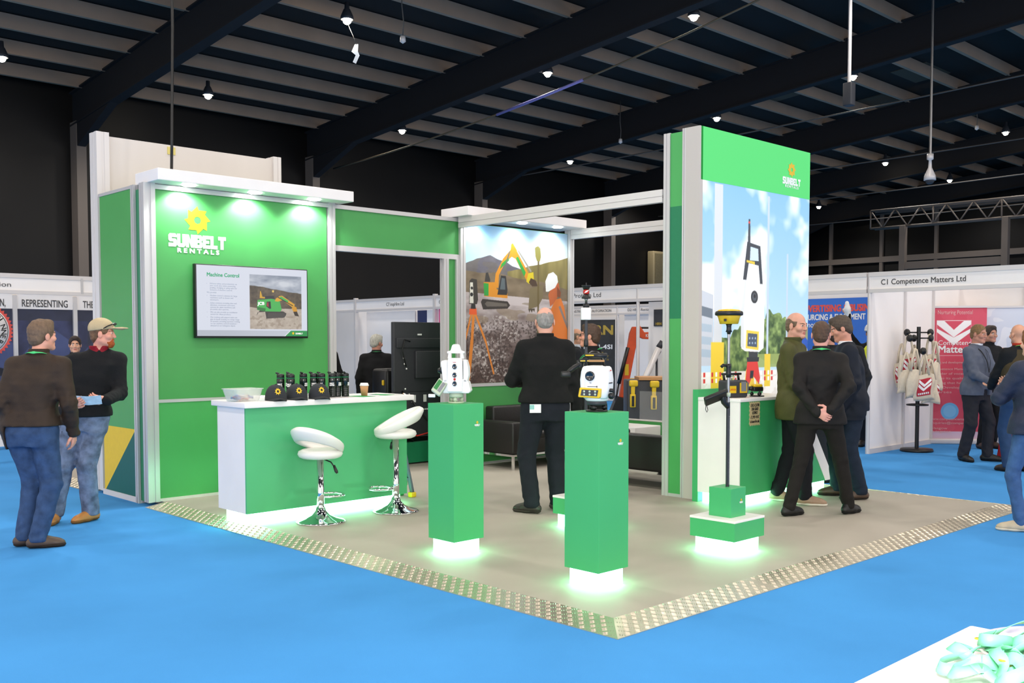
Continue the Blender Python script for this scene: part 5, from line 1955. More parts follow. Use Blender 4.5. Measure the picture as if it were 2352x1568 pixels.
        for i, (dv, l_) in enumerate(((th * .75 + fd * .6 + pn * .25, .038), (th * .35 + fd * .9 + pn * (.15 + .3 * curl), .030), (fd * .9 + pn * (.2 + .5 * curl), .024))):
            dv = dv / np.linalg.norm(dv)
            B.cone(p, p + dv * l_, .0125 - .0015 * i, .0115 - .0018 * i, .006)
            p = p + dv * l_
    HMi = HM.T

    def face_pick(c):
        q = (c - hd) @ HM
        m_ = np.zeros(len(c), int)
        near = q[:, 1] > .06
        for sx in (-1, 1):
            r_ = np.hypot(q[:, 0] - sx * .031, (q[:, 2] - .001) * 1.9)
            m_[near & (r_ < .0118)] = 2
            m_[near & (r_ < .0074)] = 3
        m_[near & (np.abs(q[:, 0]) < .019) & (q[:, 2] > -.079) & (q[:, 2] < -.057) & (q[:, 1] > .083)] = 1
        ax_ = np.abs(q[:, 0])
        m_[near & (ax_ > .012) & (ax_ < .046) & (np.abs(q[:, 2] - .0225 + .25 * np.abs(ax_ - .028)) < .0045)] = 4
        return m_
    hm = mat('hair_' + hair_c, hair_c, .6, var=.25, vscale=60, bump=.5, bscale=150, stretch=(1, 1, .4))
    o = vmesh('person', B, sk + [hm], None, 1, face_pick)
    o['label'], o['category'] = label, 'person'
    o.location = loc
    o.rotation_euler = (0, 0, R(az - 90))
    k_ = h / 1.78
    o.scale = (k_, k_, k_)
    # ------------------------------------------------ hair
    if hair:
        Hv = Vol(hd - .16, hd + .16, hb * .8)
        if hair in ('short', 'crop', 'long'):
            e = {'short': .011, 'crop': .005, 'long': .013}[hair]
            Hv.ell(H((0, -.013, .032)), (.074 + e, .094 + e, .088 + e), .0, rot=HM)
            if hair != 'crop':
                Hv.ell(H((0, .05, .095)), (.05, .04, .03), .02, rot=HM)
            Hv.ell(H((0, -.062, -.035)), (.055 + e, .035 + e, .05), .03, rot=HM)
            Hv.ell(H((0, .095, -.03)), (.078, .075, .098), .012, 's', rot=HM)
            Hv.cut(H((0, -.09, -.082)), HM @ np.array((0, -.2, -1.)))
            for sx in (-1, 1):
                Hv.ell(H((sx * .09, .012, -.042)), (.03, .055, .05), .01, 's', rot=HM)
        else:                                   # 'bald': a cropped ring round the back and sides
            Hv.ell(H((0, -.016, .018)), (.0765, .0955, .082), .0, rot=HM)
            Hv.ell(H((0, -.060, -.03)), (.056, .036, .045), .03, rot=HM)
            Hv.ell(H((0, .035, .125)), (.085, .125, .088), .012, 's', rot=HM)
            Hv.ell(H((0, .10, -.02)), (.085, .085, .11), .012, 's', rot=HM)
            Hv.cut(H((0, -.09, -.075)), HM @ np.array((0, -.2, -1.)))
            for sx in (-1, 1):
                Hv.ell(H((sx * .09, .012, -.042)), (.03, .05, .05), .01, 's', rot=HM)
        Hv.wrinkle(.0025, 160, 5)
        vmesh('hair', Hv, hm, o, 1)
        if hair == 'long':
            Pv = Vol(hd - .35, hd + .2, hb)
            Pv.cone(H((0, -.10, .04)), H((0, -.135, .01)), .028, .034, .02).cone(H((0, -.135, .01)), H((.01, -.13, -.14)), .036, .034, .02).cone(H((.01, -.13, -.14)), H((.02, -.11, -.27)), .034, .012, .02)
            Pv.wrinkle(.004, 120, 6)
            vmesh('ponytail', Pv, hm, o, 1)
    # ------------------------------------------------ trousers
    tm = cloth(T['col'], bump=.3, bs=180, var=T.get('var', .12))
    L = T['loose']
    tl, th_ = np.array([lo[0], lo[1], 0]), np.array([hi[0], hi[1], 1.12])
    V = Vol(tl, th_, hc)
    V.loft([(.80, hipx, -.005, .155 * g, .115 * g, 0), (.90, hipx, -.012, .172 * g, .128 * g, 0), (1.0, hipx, -.004, .160 * g, .118 * g, 0), (1.06, hipx, 0, .152 * g, .112 * g, 0)], .03)
    for s, sg in (('L', -1), ('R', 1)):
        hp_ = hip[s] + np.array([0, -.012, 0])
        V.cone(hp_, knee[s], (.094 + L) * g ** .6, .066 + L, .035)
        V.cone(knee[s], ank[s] + np.array([0, -.008, .0]), .066 + L, .054 + L * 1.2, .02)
    mk = [(knee[s], .12) for s in 'LR'] + [(ank[s], .13) for s in 'LR'] + [(pel + np.array([0, 0, -.12]), .14)]
    V.wrinkle(.009, 95, 11, mk)
    V.wrinkle(.004, 45, 12)
    for s in 'LR':
        a = ank[s]
        V.cut((0, 0, a[2] - .035), (0, 0, -1), ((a[0] - .12, a[1] - .14, 0), (a[0] + .12, a[1] + .12, a[2] + .1)))
    V.cut((0, 0, J['hem'] + .03), (0, 0, 1))
    vmesh('trousers', V, tm, o, 1)
    # ------------------------------------------------ shoes
    for s, sg in (('L', -1), ('R', 1)):
        f = feet[s]
        ty = R(f[2])
        fw = np.array([-math.sin(ty), math.cos(ty), 0])
        sd = np.array([math.cos(ty), math.sin(ty), 0])
        a = np.array([f[0], f[1], f[3]])
        Z = lambda z: np.array([0, 0, z])
        sl_, sh_ = a - .24, a + .24
        sl_[2] = 0
        sh_[2] = f[3] + .2
        for part in ('shoe', 'sole'):
            V = Vol(sl_, sh_, hc * .7)
            ex = .004 if part == 'sole' else 0
            lf = f[3] * .7
            V.cone(a - fw * .055 + Z(.045), a + fw * .05 + Z(.045 - lf * .5), .038 + ex, .040 + ex, .03, sq=(sd, .98))
            V.cone(a + fw * .05 + Z(.040 - lf * .5), a + fw * .135 + Z(.032 - lf), .043 + ex, .036 + ex, .03, sq=(sd, 1.1))
            V.cone(a + fw * .135 + Z(.030 - lf), a + fw * .165 + Z(.026 - lf), .034 + ex, .028 + ex, .02, sq=(sd, 1.15))
            if part == 'shoe':
                V.cone(a - fw * .012 + Z(.05), a - fw * .015 + Z(.135 if S['boot'] else .095), .042, .044, .03)
                V.cone(a + fw * .03 + Z(.06), a + fw * .10 + Z(.05), .030, .022, .03)
                V.cut(a + Z(.022 if f[3] == 0 else .0), (0, 0, -1))
                V.cut(a - fw * .015 + Z(.13 if S['boot'] else .10), (0, 0, 1))
                so = vmesh('shoe', V, cloth(S['col'], .5, .1, 120, .1, .5), o, 1)
            else:
                V.cut(a + Z(.001), (0, 0, -1))
                V.cut(a + Z(.026), fw * -lf * 3 + Z(1))
                q = vmesh('sole', V, cloth(S['sole'], .7, .05, 100, .03), so, 0)
    # ------------------------------------------------ jacket
    if J:
        jm = cloth(J['col'], J.get('rough', .85), J.get('bump', .3), 200, J.get('var', .10))
        L, hz = J['loose'], J['hem']
        fl = J['flare']
        jl, jh = np.minimum(lo, hi), hi.copy()
        jl[2], jh[2] = min(hz, wrist['L'][2] - .05, wrist['R'][2] - .05) - .06, 1.60 + max(0, max(wrist['L'][2], wrist['R'][2]) - 1.6)
        V = Vol(jl, jh, hc)
        mid = (pel + che) / 2
        V.loft([(hz - .02, hipx, -.002, (.165 + fl + L) * g, (.122 + fl + L) * g, 0), (1.0, hipx, 0, (.160 + L) * g, (.118 + L) * g, tw * .2), (1.10, mid[0], mid[1] * .8, (.150 + L) * g, (.115 + L) * g ** 1.2, tw * .4),
                (1.28, che[0], che[1], (.168 + L) * g, (.122 + L) * g, tw * .8), (1.38, sho[0], sho[1], (.172 + L) * g ** .6, .112 + L, tw), (1.44, sho[0], sho[1] - .004, .150, .092, tw),
                (1.485, nk[0], nk[1], .100, .076, tw), (1.515, nk[0], nk[1], .075, .066, tw)], .03)
        for s, sg in (('L', -1), ('R', 1)):
            V.cone(shoulder[s], elbow[s], .060 + L * .6, .055 + L * .6, .05)
            V.cone(nk + np.array([0, -.012, -.035]), shoulder[s] + np.array([0, 0, .012]), .058, .046 + L * .5, .05)
            w_ = wrist[s] + (elbow[s] - wrist[s]) * (1 - J['sleeve']) + (wrist[s] - elbow[s]) * .03
            V.cone(elbow[s], w_, .056 + L * .6, .043 + L * .5, .02)
        if hz < 1.0:
            Lm = max(L, T['loose'])
            for s in 'LR':
                V.cone(hip[s] + np.array([0, -.012, .03]), hip[s] * .62 + knee[s] * .38, (.116 + Lm) * g ** .6, .108 + Lm + fl, .05)
            V.ell(pel + np.array([0, 0, -.08]), ((.172 + L) * g, (.134 + L) * g, .20), .04)
        mk = [(elbow[s], .12) for s in 'LR'] + [(wrist[s], .1) for s in 'LR'] + [((shoulder[s] + che) / 2 + np.array([0, 0, -.03]), .1) for s in 'LR'] + [(pel + np.array([0, 0, .08]), .15)]
        V.wrinkle(.010, 95, 21 + len(label), mk)
        V.wrinkle(.0045, 48, 22 + len(label))
        xs = [hipx + sg * .42 for sg in (-1, 1)]
        for i_, s in enumerate('LR'):
            if wrist[s][2] < hz + .09:
                xs[i_] = wrist[s][0] - (-1, 1)[i_] * .058
        V.cut((0, 0, hz), (0, 0, -1), ((xs[0], -.4, hz - .35), (xs[1], .4, hz + .03)))
        if J['collar'] == 'crew':
            V.cut((0, 0, 1.512), (0, -.25, 1), ((nk[0] - .1, nk[1] - .12, 1.46), (nk[0] + .1, nk[1] + .12, 1.6)))
        jo = vmesh('jacket' if J['collar'] != 'crew' else 'jumper', V, jm, o, 1)
        if J['collar'] in ('stand', 'shirt', 'open'):
            V = Vol(nk - .16, nk + .16, hc * .75)
            opn = J['collar'] == 'open'
            V.loft([(nk[2] - .045, nk[0], nk[1], .092, .078, tw), (nk[2] + .005, nk[0], nk[1] + .003, .076, .074, tw), (nk[2] + (.05 if not opn else .045), nk[0], nk[1] + .008, .074 + .012 * opn, .076 + .01 * opn, tw)], .0)
            V.loft([(nk[2] - .01, nk[0], nk[1] + .006, .050, .050, tw), (nk[2] + .08, nk[0], nk[1] + .012, .054 + .010 * opn, .056 + .010 * opn, tw)], .004, 's')
            fwd_ = rotz2((0, 1, 0), tw)
            sdv = rotz2((1, 0, 0), tw)
            V.cut((0, 0, 9), (0, 0, 1))
            # open notch at the throat
            V.cone(nk + fwd_ * .11 + np.array([0, 0, .10]), nk + fwd_ * .085 + np.array([0, 0, -.03]), .052 if opn else .035, .012, .004, 's')
            cm = cloth(J['col2'], .7) if J['col2'] else jm
            vmesh('collar', V, cm, jo, 1)
        if J['collar'] == 'white':
            V = Vol(nk - .16, nk + .16, hc * .75)
            V.loft([(nk[2] - .03, nk[0], nk[1], .078, .07, tw), (nk[2] + .03, nk[0], nk[1] + .008, .069, .07, tw)], .0)
            vmesh('shirt_collar', V, cloth('e6e8ee', .7, .1), o, 1)
    fr = rotz2((0, 1, 0), tw)
    rt_ = rotz2((1, 0, 0), tw)
    # ------------------------------------------------ extras
    for e in extras:
        if e[0] == 'lanyard':
            path = [(0, .160, 1.16), (.035, .162, 1.30), (.065, .118, 1.43), (.080, .035, 1.494), (.073, -.045, 1.520), (.045, -.086, 1.526), (0, -.094, 1.526)]
            path = path + [(-x, y, z) for x, y, z in path[-2::-1]]
            gg = 1 + (g - 1) * .6
            pts, nr = [], []
            for x, y, z in path:
                t_ = min(1, max(0, (1.5 - z) / .3))
                c_ = (nk * (1 - t_) + che * t_)
                pts.append(c_ * np.array([1, 1, 0]) + rt_ * x + fr * (y * (gg if z < 1.4 else 1) + (J['loose'] if z < 1.4 else 0)) + np.array([0, 0, z + (nk[2] - 1.505) * (1 - t_)]))
                n_ = rt_ * x + fr * y * .8 + np.array([0, 0, .25 if abs(x) > .03 and z > 1.45 else 0])
                nr.append(n_)
            # smooth resample
            P = np.array(pts)
            Nn = np.array(nr)
            u = np.linspace(0, len(P) - 1, 60)
            P2 = np.stack([np.interp(u, range(len(P)), P[:, i]) for i in range(3)], 1)
            N2 = np.stack([np.interp(u, range(len(P)), Nn[:, i]) for i in range(3)], 1)
            for _ in range(3):
                P2[1:-1] = (P2[:-2] + 2 * P2[1:-1] + P2[2:]) / 4
            MB().strip(P2, N2, .02 if e[1] != '1c1c1e' else .012, .0025).build('lanyard', cloth(e[1], .6, .05), o)
        elif e[0] == 'cap':
            V = Vol(hd - .26, hd + .26, hb * .8)
            V.ell(H((0, -.012, .045)), (.089, .110, .094), .0, rot=HM)
            V.cut(H((0, 0, .032)), HM @ np.array((0, .12, -1.)))
            V.ell(H((0, .145, .045)), (.068, .072, .011), .012, rot=HM)
            V.cone(H((-.04, .16, .040)), H((.04, .16, .040)), .006, .006, .02)
            vmesh('cap', V, cloth(e[1], .9), o, 1)
        elif e[0] == 'sunglasses':
            b = MB()
            for sx in (-1, 1):
                b.tube([H((sx * .078, .0, .03)), H((sx * .086, .06, .065)), H((sx * .06, .105, .085))], [.004, .006, .007], 6)
                b.sphere((0, 0, 0), .020, 10, 6, (1.2, .3, .75), Matrix(((HM[0, 0], HM[0, 1], HM[0, 2], H((sx * .032, .100, .082))[0]), (HM[1, 0], HM[1, 1], HM[1, 2], H((sx * .032, .100, .082))[1]), (HM[2, 0], HM[2, 1], HM[2, 2], H((sx * .032, .100, .082))[2]), (0, 0, 0, 1))))
            b.build('sunglasses', 'blackg', o)
        elif e[0] == 'glasses':
            b = MB()
            for sx in (-1, 1):
                b.tube([H((sx * (.032 + .021 * math.cos(a)), .094, .001 + .017 * math.sin(a))) for a in np.linspace(0, 6.283, 15)], .0022, 5)
                b.tube([H((sx * .053, .093, .006)), H((sx * .077, .03, .006)), H((sx * .079, -.01, .0))], .0025, 5)
            b.tube([H((-.011, .099, .004)), H((.011, .099, .004))], .002, 5)
            b.build('glasses', 'black', o)
        elif e[0] == 'beard':
            V = Vol(hd - .15, hd + .15, hb * .7)
            V.ell(H((0, .062, -.098)), (.032, .034, .034), .01, rot=HM)
            for sx in (-1, 1):
                V.cone(H((sx * .040, .042, -.078)), H((sx * .018, .075, -.088)), .013, .017, .02)
                V.cone(H((sx * .022, .088, -.05)), H((sx * .026, .08, -.085)), .006, .009, .01)
            V.wrinkle(.002, 150, 9)
            vmesh('beard', V, mat('beard', e[1], .8, bump=.6, bscale=160, var=.2), o, 1)
        elif e[0] == 'hardhat':
            V = Vol(hd - .2, hd + .22, hb)
            V.ell(H((0, -.01, .055)), (.105, .125, .095), .0, rot=HM).cut(H((0, 0, .03)), HM @ np.array((0, 0, -1.)))
            V.ell(H((0, .02, .035)), (.115, .15, .012), .01, rot=HM)
            vmesh('hard_hat', V, 'twhite', o, 1)
        elif e[0] == 'gloves':
            V = Vol(lo, hi, hc)
            for s in e[1]:
                fd, pn = np.array(hand[s][2], float), np.array(hand[s][3], float)
                fd /= np.linalg.norm(fd)
                V.cone(wrist[s] - fd * .03, wrist[s] + fd * .09, .036, .047, .02).cone(wrist[s] + fd * .08, wrist[s] + fd * .18, .046, .030, .02)
                thv = np.cross(pn, fd) * (1 if s == 'R' else -1)
                V.cone(wrist[s] + fd * .03 + thv * .03, wrist[s] + fd * .09 + thv * .06, .018, .014, .015)
            vmesh('glove', V, 'twhite', o, 1)
        elif e[0] == 'vest':
            V = Vol((lo[0], lo[1], 1.0), (hi[0], hi[1], 1.5), hc)
            V.loft([(1.0, hipx, 0, .185 * g, .142 * g, 0), (1.28, che[0], che[1], .19 * g, .145 * g, tw * .8), (1.42, sho[0], sho[1], .15, .115, tw), (1.48, nk[0], nk[1], .115, .088, tw)], 0)
            vmesh('vest', V, cloth(e[1], .8), o, 1)
        elif e[0] == 'strip':               # shoulder panel of another colour
            for sx in (-1, 1):
                pts = [shoulder['L' if sx < 0 else 'R'] + rt_ * (-sx * .05) + fr * y + np.array([0, 0, z]) for y, z in ((.11, -.12), (.085, .02), (.02, .072), (-.05, .06), (-.10, -.02))]
                MB().strip(pts, [fr * y * 4 + np.array([0, 0, 1.]) for y in (.11, .085, .02, -.05, -.10)], .05, .012).build('shoulder_panel', cloth(e[1], .8), o)
    o['_'] = 0
    del o['_']
    return o, dict(hand=hand, wrist=wrist, H=H, hd=hd, HM=HM, che=che, sho=sho, k=k_, pel=pel, hip=hip, rt=rt_, fr=fr)
def W(loc, az, P, p):
    """point of a person's body frame in the world"""
    q = rotz2(np.array(p, float) * P['k'], R(az - 90))
    return Vector((loc[0] + q[0], loc[1] + q[1], loc[2] + q[2]))


# man in brown jacket, left edge
person('man in brown jacket and blue jeans, back to us, at the far left edge', (-1.39, 4.62, 0), 46, 1.725, 1.10,
       hair_c='6a5340', skin_c='d99a84', head=(-34, 2), twist=4, hipx=.02, lean=(.06, .01),
       feet={'L': (-.07, .04, -50, 0), 'R': (.07, -.03, -62, 0)},
       arms={'R': ((.30, .10, .90), (.5, -1, 0), (-.1, .3, -1), (-1, 0, 0), .5)},
       jacket=dict(col='33261d', hem=.955, loose=.012, rough=.6), trousers=dict(col='33496c', loose=.012, var=.3), shoes=dict(col='4a382c', sole='2a221c'),
       extras=(('lanyard', '4fc878'),))
# man in cap with leaflet
l2, a2 = (-.765, 5.50, 0), 240
_, P2 = person('bearded man in beige cap and black fleece holding a leaflet by the green wall', l2, a2, 1.75, 1.03,
               skin_c='dc9a86', hair_c='6a4c34', hair='crop', head=(88, 0), twist=8, hipx=-.12, lean=(-.115, .0),
               feet={'L': (-.145, -.017, -42, 0), 'R': (.14, .017, -5, 0)},
               arms={'R': ((-.04, .30, 1.06), (.35, -.6, -1), (-.85, .42, .12), (0, -.75, .5), .75), 'L': ((-.345, .28, 1.09), (-.25, -.5, -1), (.85, .40, .1), (0, -.75, .5), .75)},
               jacket=dict(col='17181b', hem=.93, loose=.008, collar='open', col2='8a1626', bump=.5), trousers=dict(col='68758e', loose=.016, var=.45),
               shoes=dict(col='b87a3c', sole='7a5228', boot=True), extras=(('cap', 'b9a888'), ('sunglasses',), ('beard', 'a8521e')))
t = thing('leaflet', 'pale blue leaflet in the hands of the man in the beige cap', 'leaflet', W(l2, a2, P2, (-.20, .335, 1.085)), R(a2 - 90))
mt = Matrix.Rotation(R(50), 4, 'X')
MB().add([mt @ Vector(p) for p in ((-.105, -.05, .012), (0, -.05, 0), (.105, -.05, .012), (-.105, .05, .012), (0, .05, 0), (.105, .05, .012))], [(0, 1, 4, 3), (1, 2, 5, 4)]).build('paper', mat('blue_leaflet', 'cfe2f0', .5, var=.15, vscale=25), t).modifiers.new('t', 'SOLIDIFY').thickness = .001
b = MB()
fr = [W(l2, a2, P2, p) for p in ((-.04, .27, 1.0), (-.01, .24, .95), (.05, .20, .90), (.10, .17, .86))]
tag(MB().strip(fr, [(0, -1, .3)] * 4, .018, .002).build('lanyard_tail', 'lany'), 'green lanyard tail hanging at the waist of the man in the beige cap', 'lanyard')

# man in black jumper
l6, a6 = (2.417, 2.885, ZF), 50
_, P6 = person('grey haired man in black jumper and trousers with his back to us', l6, a6, 1.835, 1.16,
               skin_c='d9a08c', hair_c='8f8a86', hair='bald', head=(-4, -6),
               feet={'L': (-.12, -.06, 52, 0), 'R': (.12, .06, 8, 0)},
               arms={'L': ((-.16, .30, 1.12), (-.75, -.35, -1), (.3, .9, .2), (.2, 0, 1), .5), 'R': ((.285, .10, .87), (.3, -1, 0), (.0, .35, -1), (-1, 0, 0), .55)},
               jacket=dict(col='151515', hem=.955, loose=.016), trousers=dict(col='1b1e26', loose=.014, var=.1), shoes=dict(col='2c2722', sole='3a3430', boot=True))
p = W(l6, a6, P6, (-.10, -.158, .905))
t = thing('folded_card', 'white printed card sticking out of the back pocket of the man in black', 'card', p, R(a6 - 90))
MB().box(-.05, .05, -.004, .0, -.03, .045).build('card', 'twhite', t)
MB().box(-.05, -.01, -.0046, -.004, .0, .04).build('print', mat('blue_green_print', '8fc8c0', .6), t)

# two men in conversation in the lounge
person('man with glasses and a green lanyard in profile facing left, behind the prism pole', (3.51, 3.30, ZF), 138, 1.70, 1.06, skin_c='d8977f', hair_c='4a3426', hair='short', head=(-12, 4),
       jacket=dict(col='1a1a1b', hem=.80, loose=.01), trousers=dict(col='1c1e24'), extras=(('lanyard', '46b46c'), ('glasses',), ('strip', '8a8684')))
person('balding man with glasses facing right beside the mural end post', (6.40, 6.17, 0), -38, 1.74, 1.05, fine=False, skin_c='d09a7c', hair_c='7a6a58', hair='bald',
       jacket=dict(col='24262a', hem=.82, col2='c8ccd2'), extras=(('glasses',),))

# three men by the demonstration counter
person('man in olive jacket and black trousers facing right in front of the lit tower', (4.43, 1.59, ZF), 300, 1.80, 1.08, skin_c='d39a84', hair_c='6a5440', hair='bald', head=(-34, -4), twist=-14,
       feet={'L': (-.10, -.13, -6, 0), 'R': (.09, .12, -2, 0)},
       arms={'L': ((-.10, .24, 1.0), (-.4, -.8, -1), (.6, .8, 0), (.2, 0, 1), .7), 'R': ((.14, .22, .98), (.4, -.8, -1), (-.6, .8, 0), (-.2, 0, 1), .7)},
       jacket=dict(col='4a4a26', hem=.79, loose=.016, rough=.6, collar='open'), trousers=dict(col='15171c', loose=.006), shoes=dict(col='9a7f68', sole='e0d8cc'))
person('man in dark suit with legs apart and hands clasped behind his back', (4.035, 1.095, ZF), 33, 1.705, 1.04, skin_c='d99a8c', hair_c='4e3524', hair='crop', head=(-6, -4),
       feet={'L': (-.27, -.12, -42, 0), 'R': (.27, .12, -36, 0)},
       arms={'L': ((-.045, -.225, .965), (-1, -.35, .1), (.75, -.25, -.45), (.1, .9, .2), .9), 'R': ((.075, -.235, .985), (1, -.35, .1), (-.9, -.1, -.35), (0, .9, .2), .8)},
       jacket=dict(col='1b1817', hem=.84, loose=.006, flare=.012, rough=.7, bump=.12), trousers=dict(col='1c1917', loose=.002, var=.05), shoes=dict(col='0c0c0d', sole='101010'), extras=(('lanyard', '4fc878'),))
person('man in navy jacket and dark jeans looking down, facing left by the counter end', (5.14, 1.39, ZF), 130, 1.775, 1.10, skin_c='cf937c', hair_c='4a3c30', hair='short', head=(-4, -20), lean=(0, .05),
       feet={'L': (-.125, -.075, 4, 0), 'R': (.12, .08, -8, 0)},
       arms={'L': ((-.215, .13, .90), (-.6, -1, 0), (.2, .5, -.8), (1, 0, 0), .6)},
       jacket=dict(col='161c28', hem=.86, loose=.02, rough=.7, collar='white'), trousers=dict(col='1b2636', loose=.016, var=.2), shoes=dict(col='4e3c30', sole='2a2420'))
person('dark haired man mostly hidden behind the man in the dark suit', (6.21, 2.20, 0), 120, 1.74, 1.0, fine=False, skin_c='c98f78', hair_c='33261c', hair='short', jacket=dict(col='1c1c1e', hem=.82))
person('bald man with sunglasses pushed up, partly hidden behind the man in navy', (6.89, 2.36, 0), 170, 1.80, 1.05, fine=False, skin_c='d8936c', hair_c='8a7a6a', hair=None, jacket=dict(col='202226', hem=.82), extras=(('sunglasses',),))
person('person in white hard hat raising a white gloved hand behind the white partition', (10.08, 3.62, 0), 205, 1.80, 1.02, fine=False, skin_c='cf9a82', hair_c='4a3a2c',
       arms={'R': ((.33, .10, 1.92), (1, -.2, -.3), (.1, .05, 1), (0, 1, 0), .2)}, jacket=dict(col='17181a', hem=.82), extras=(('hardhat',), ('gloves', 'R'), ('vest', 'd8e03c')))

# people at the red banner stand
lg, ag = (9.33, 1.82, 0), 258
_, PG = person('man in grey jumper over a white collar holding a white paper by the red banner', lg, ag, 1.775, 1.07, fine=True, skin_c='c98e78', hair_c='8a6a44', hair='crop', head=(4, -6),
               feet={'L': (-.14, .09, 35, 0), 'R': (.12, -.08, -20, 0)},
               arms={'R': ((.10, .30, 1.02), (.5, -.6, -1), (-.25, .9, 0), (.1, 0, 1), .5), 'L': ((-.10, .34, 1.02), (-.5, -.6, -1), (.1, .9, -.1), (.3, 0, 1), .5)},
               jacket=dict(col='5c6272', hem=.94, loose=.008, collar='white'), trousers=dict(col='2a2a30', loose=.012), shoes=dict(col='161414', sole='101010'), extras=(('lanyard', '1c1c1e'),))
t = thing('white_paper', 'white sheet of paper in the hand of the man in grey jumper', 'paper', W(lg, ag, PG, (.06, .42, 1.06)), R(ag - 90))
MB().box(-.05, .05, -.06, .06, -.001, .001, Matrix.Rotation(R(35), 4, 'X')).build('sheet', 'twhite', t)
person('man in black standing behind the man in grey jumper', (11.0, 2.30, 0), 245, 1.78, 1.0, fine=False, skin_c='b98670', hair_c='2c2018', hair='short', jacket=dict(col='17181b', hem=.82), trousers=dict(col='17181b'), shoes=dict(col='3a2a24'))
person('bald man in olive body warmer over black sleeves at the red banner stand', (8.62, 1.06, 0), 58, 1.76, 1.14, fine=False, skin_c='dba184', hair_c='9a8a7a', hair=None,
       arms={'L': ((-.12, .32, 1.02), (-.8, -.4, -.8), (0, 1, 0), (.5, 0, 1), .5), 'R': ((.16, .36, 1.02), (.6, -.4, -1), (0, 1, 0), (-.5, 0, 1), .5)},
       jacket=dict(col='191b1d', hem=.90, loose=.01, col2='a0301c'), trousers=dict(col='2e4668', loose=.012), shoes=dict(col='3a2c22'), extras=(('vest', '463c28'), ('lanyard', '4fc060')))
person('woman in navy padded jacket with a brown ponytail at the right edge', (4.73, -.42, 0), 66, 1.66, .98, skin_c='d8a48c', hair_c='7a4a26', hair='long', head=(0, 0),
       feet={'L': (-.10, .02, 40, 0), 'R': (.10, -.02, 0, 0)},
       arms={'L': ((.0, .22, 1.22), (-1, -.1, -.5), (.6, .6, .5), (.6, 0, .6), .6), 'R': ((.08, .28, 1.25), (1, -.2, -.8), (-.3, .8, .5), (-.6, 0, .6), .6)},
       jacket=dict(col='2a3044', hem=.86, loose=.018, rough=.4, bump=.5), trousers=dict(col='3c5a86', loose=-.004, var=.2), shoes=dict(col='b9a890', sole='d8ccb8'))
person('person in dark jeans and red shoes behind the woman in padded jacket', (5.62, -.36, 0), 60, 1.70, 1.0, fine=False, skin_c='d8a48c', hair_c='3a2c22', jacket=dict(col='26262c', hem=.82), trousers=dict(col='1e2436', loose=-.002), shoes=dict(col='c8301f', sole='b8281a'))

# people beyond the stand
person('white haired man in black jacket with his back to us, through the doorway', (4.27, 7.95, 0), 50, 1.655, 1.14, fine=False, skin_c='cf8f7a', hair_c='c2beb4', hair='short', head=(-42, -8),
       jacket=dict(col='1a1a1c', hem=.80, loose=.016), trousers=dict(col='1c2438'), extras=(('lanyard', '2f6a44'),))
person('person in black jacket with white stripes, half hidden by the doorway post', (3.50, 8.15, 0), 75, 1.72, 1.05, fine=False, skin_c='cf9a84', hair_c='3a2a20', jacket=dict(col='151517', hem=.80), trousers=dict(col='8a6a4a'), extras=(('strip', 'e6e6e6'),))
person('dark haired woman glimpsed behind the man in the beige cap', (1.02, 10.20, 0), 249, 1.63, .95, fine=False, skin_c='d8a284', hair_c='2e1f18', hair='long', jacket=dict(col='22242a', hem=.82))
# ================================================================ THE STANDS BEHIND
XR = 9.1


def shell(name, label, x0, x1, y0, y1, parts):
    t = thing(name, label, 'exhibition stand', ((x0 + x1) / 2, (y0 + y1) / 2, 0))
    for p in parts:
        bx(p[0], *p[1], p[2], t)
    return t


def header_x(parent, y0, y1, x=XR, zt=2.5, zb=2.22):
    """fascia facing -x: two rails and a board"""
    o = parent.location
    MB(o).box(x - .01, x + .05, y0, y1, zt - .06, zt).box(x - .01, x + .05, y0, y1, zb, zb + .05).build('header_rail', 'aluw', parent)
    MB(o).box(x, x + .03, y0, y1, zb + .05, zt - .06).build('header_board', 'shell', parent)


def post_at(parent, x, y, zt=2.5, r=.022):
    MB(parent.location).cyl((x, y, 0), (x, y, zt), r, n=8).build('post', 'aluw', parent)


def sign_x(parent, s, size, y, z, m='inkg', x=XR, bold=.0, width=None, name='lettering'):
    letters(name, m, parent, [(s, size, (x - .003, y, z), (0, -1, 0), (0, 0, 1), bold, width)], parent.location)


# C1 stand with the red banners
t = thing('shell_stand', 'white shell stand lettered C1 Competence Matters Ltd at the right', 'exhibition stand', (10.6, 1.2, 0))
bx('partition', XR + .02, 12.1, 3.17, 3.20, 0, 2.48, 'shell', t)
bx('back_wall', 12.1, 12.14, -2.8, 3.2, 0, 2.48, 'shell', t)
bx('partition_foot', XR + .02, 12.1, 3.15, 3.17, 0, .07, 'aluw', t)
header_x(t, -2.8, 3.19)
post_at(t, XR + .02, 3.185, 2.5, .03)
for x in (10.15, 11.1):
    bx('partition_strip', x - .018, x + .018, 3.14, 3.17, 0, 2.48, 'aluw', t)
for y in (2.2, 1.2, .2, -.8):
    bx('partition_strip', 12.07, 12.1, y - .018, y + .018, 0, 2.48, 'aluw', t)
sign_x(t, 'C1 Competence Matters Ltd', .105, 3.02, 2.325, 'inkg', width=1.13, bold=.0008)
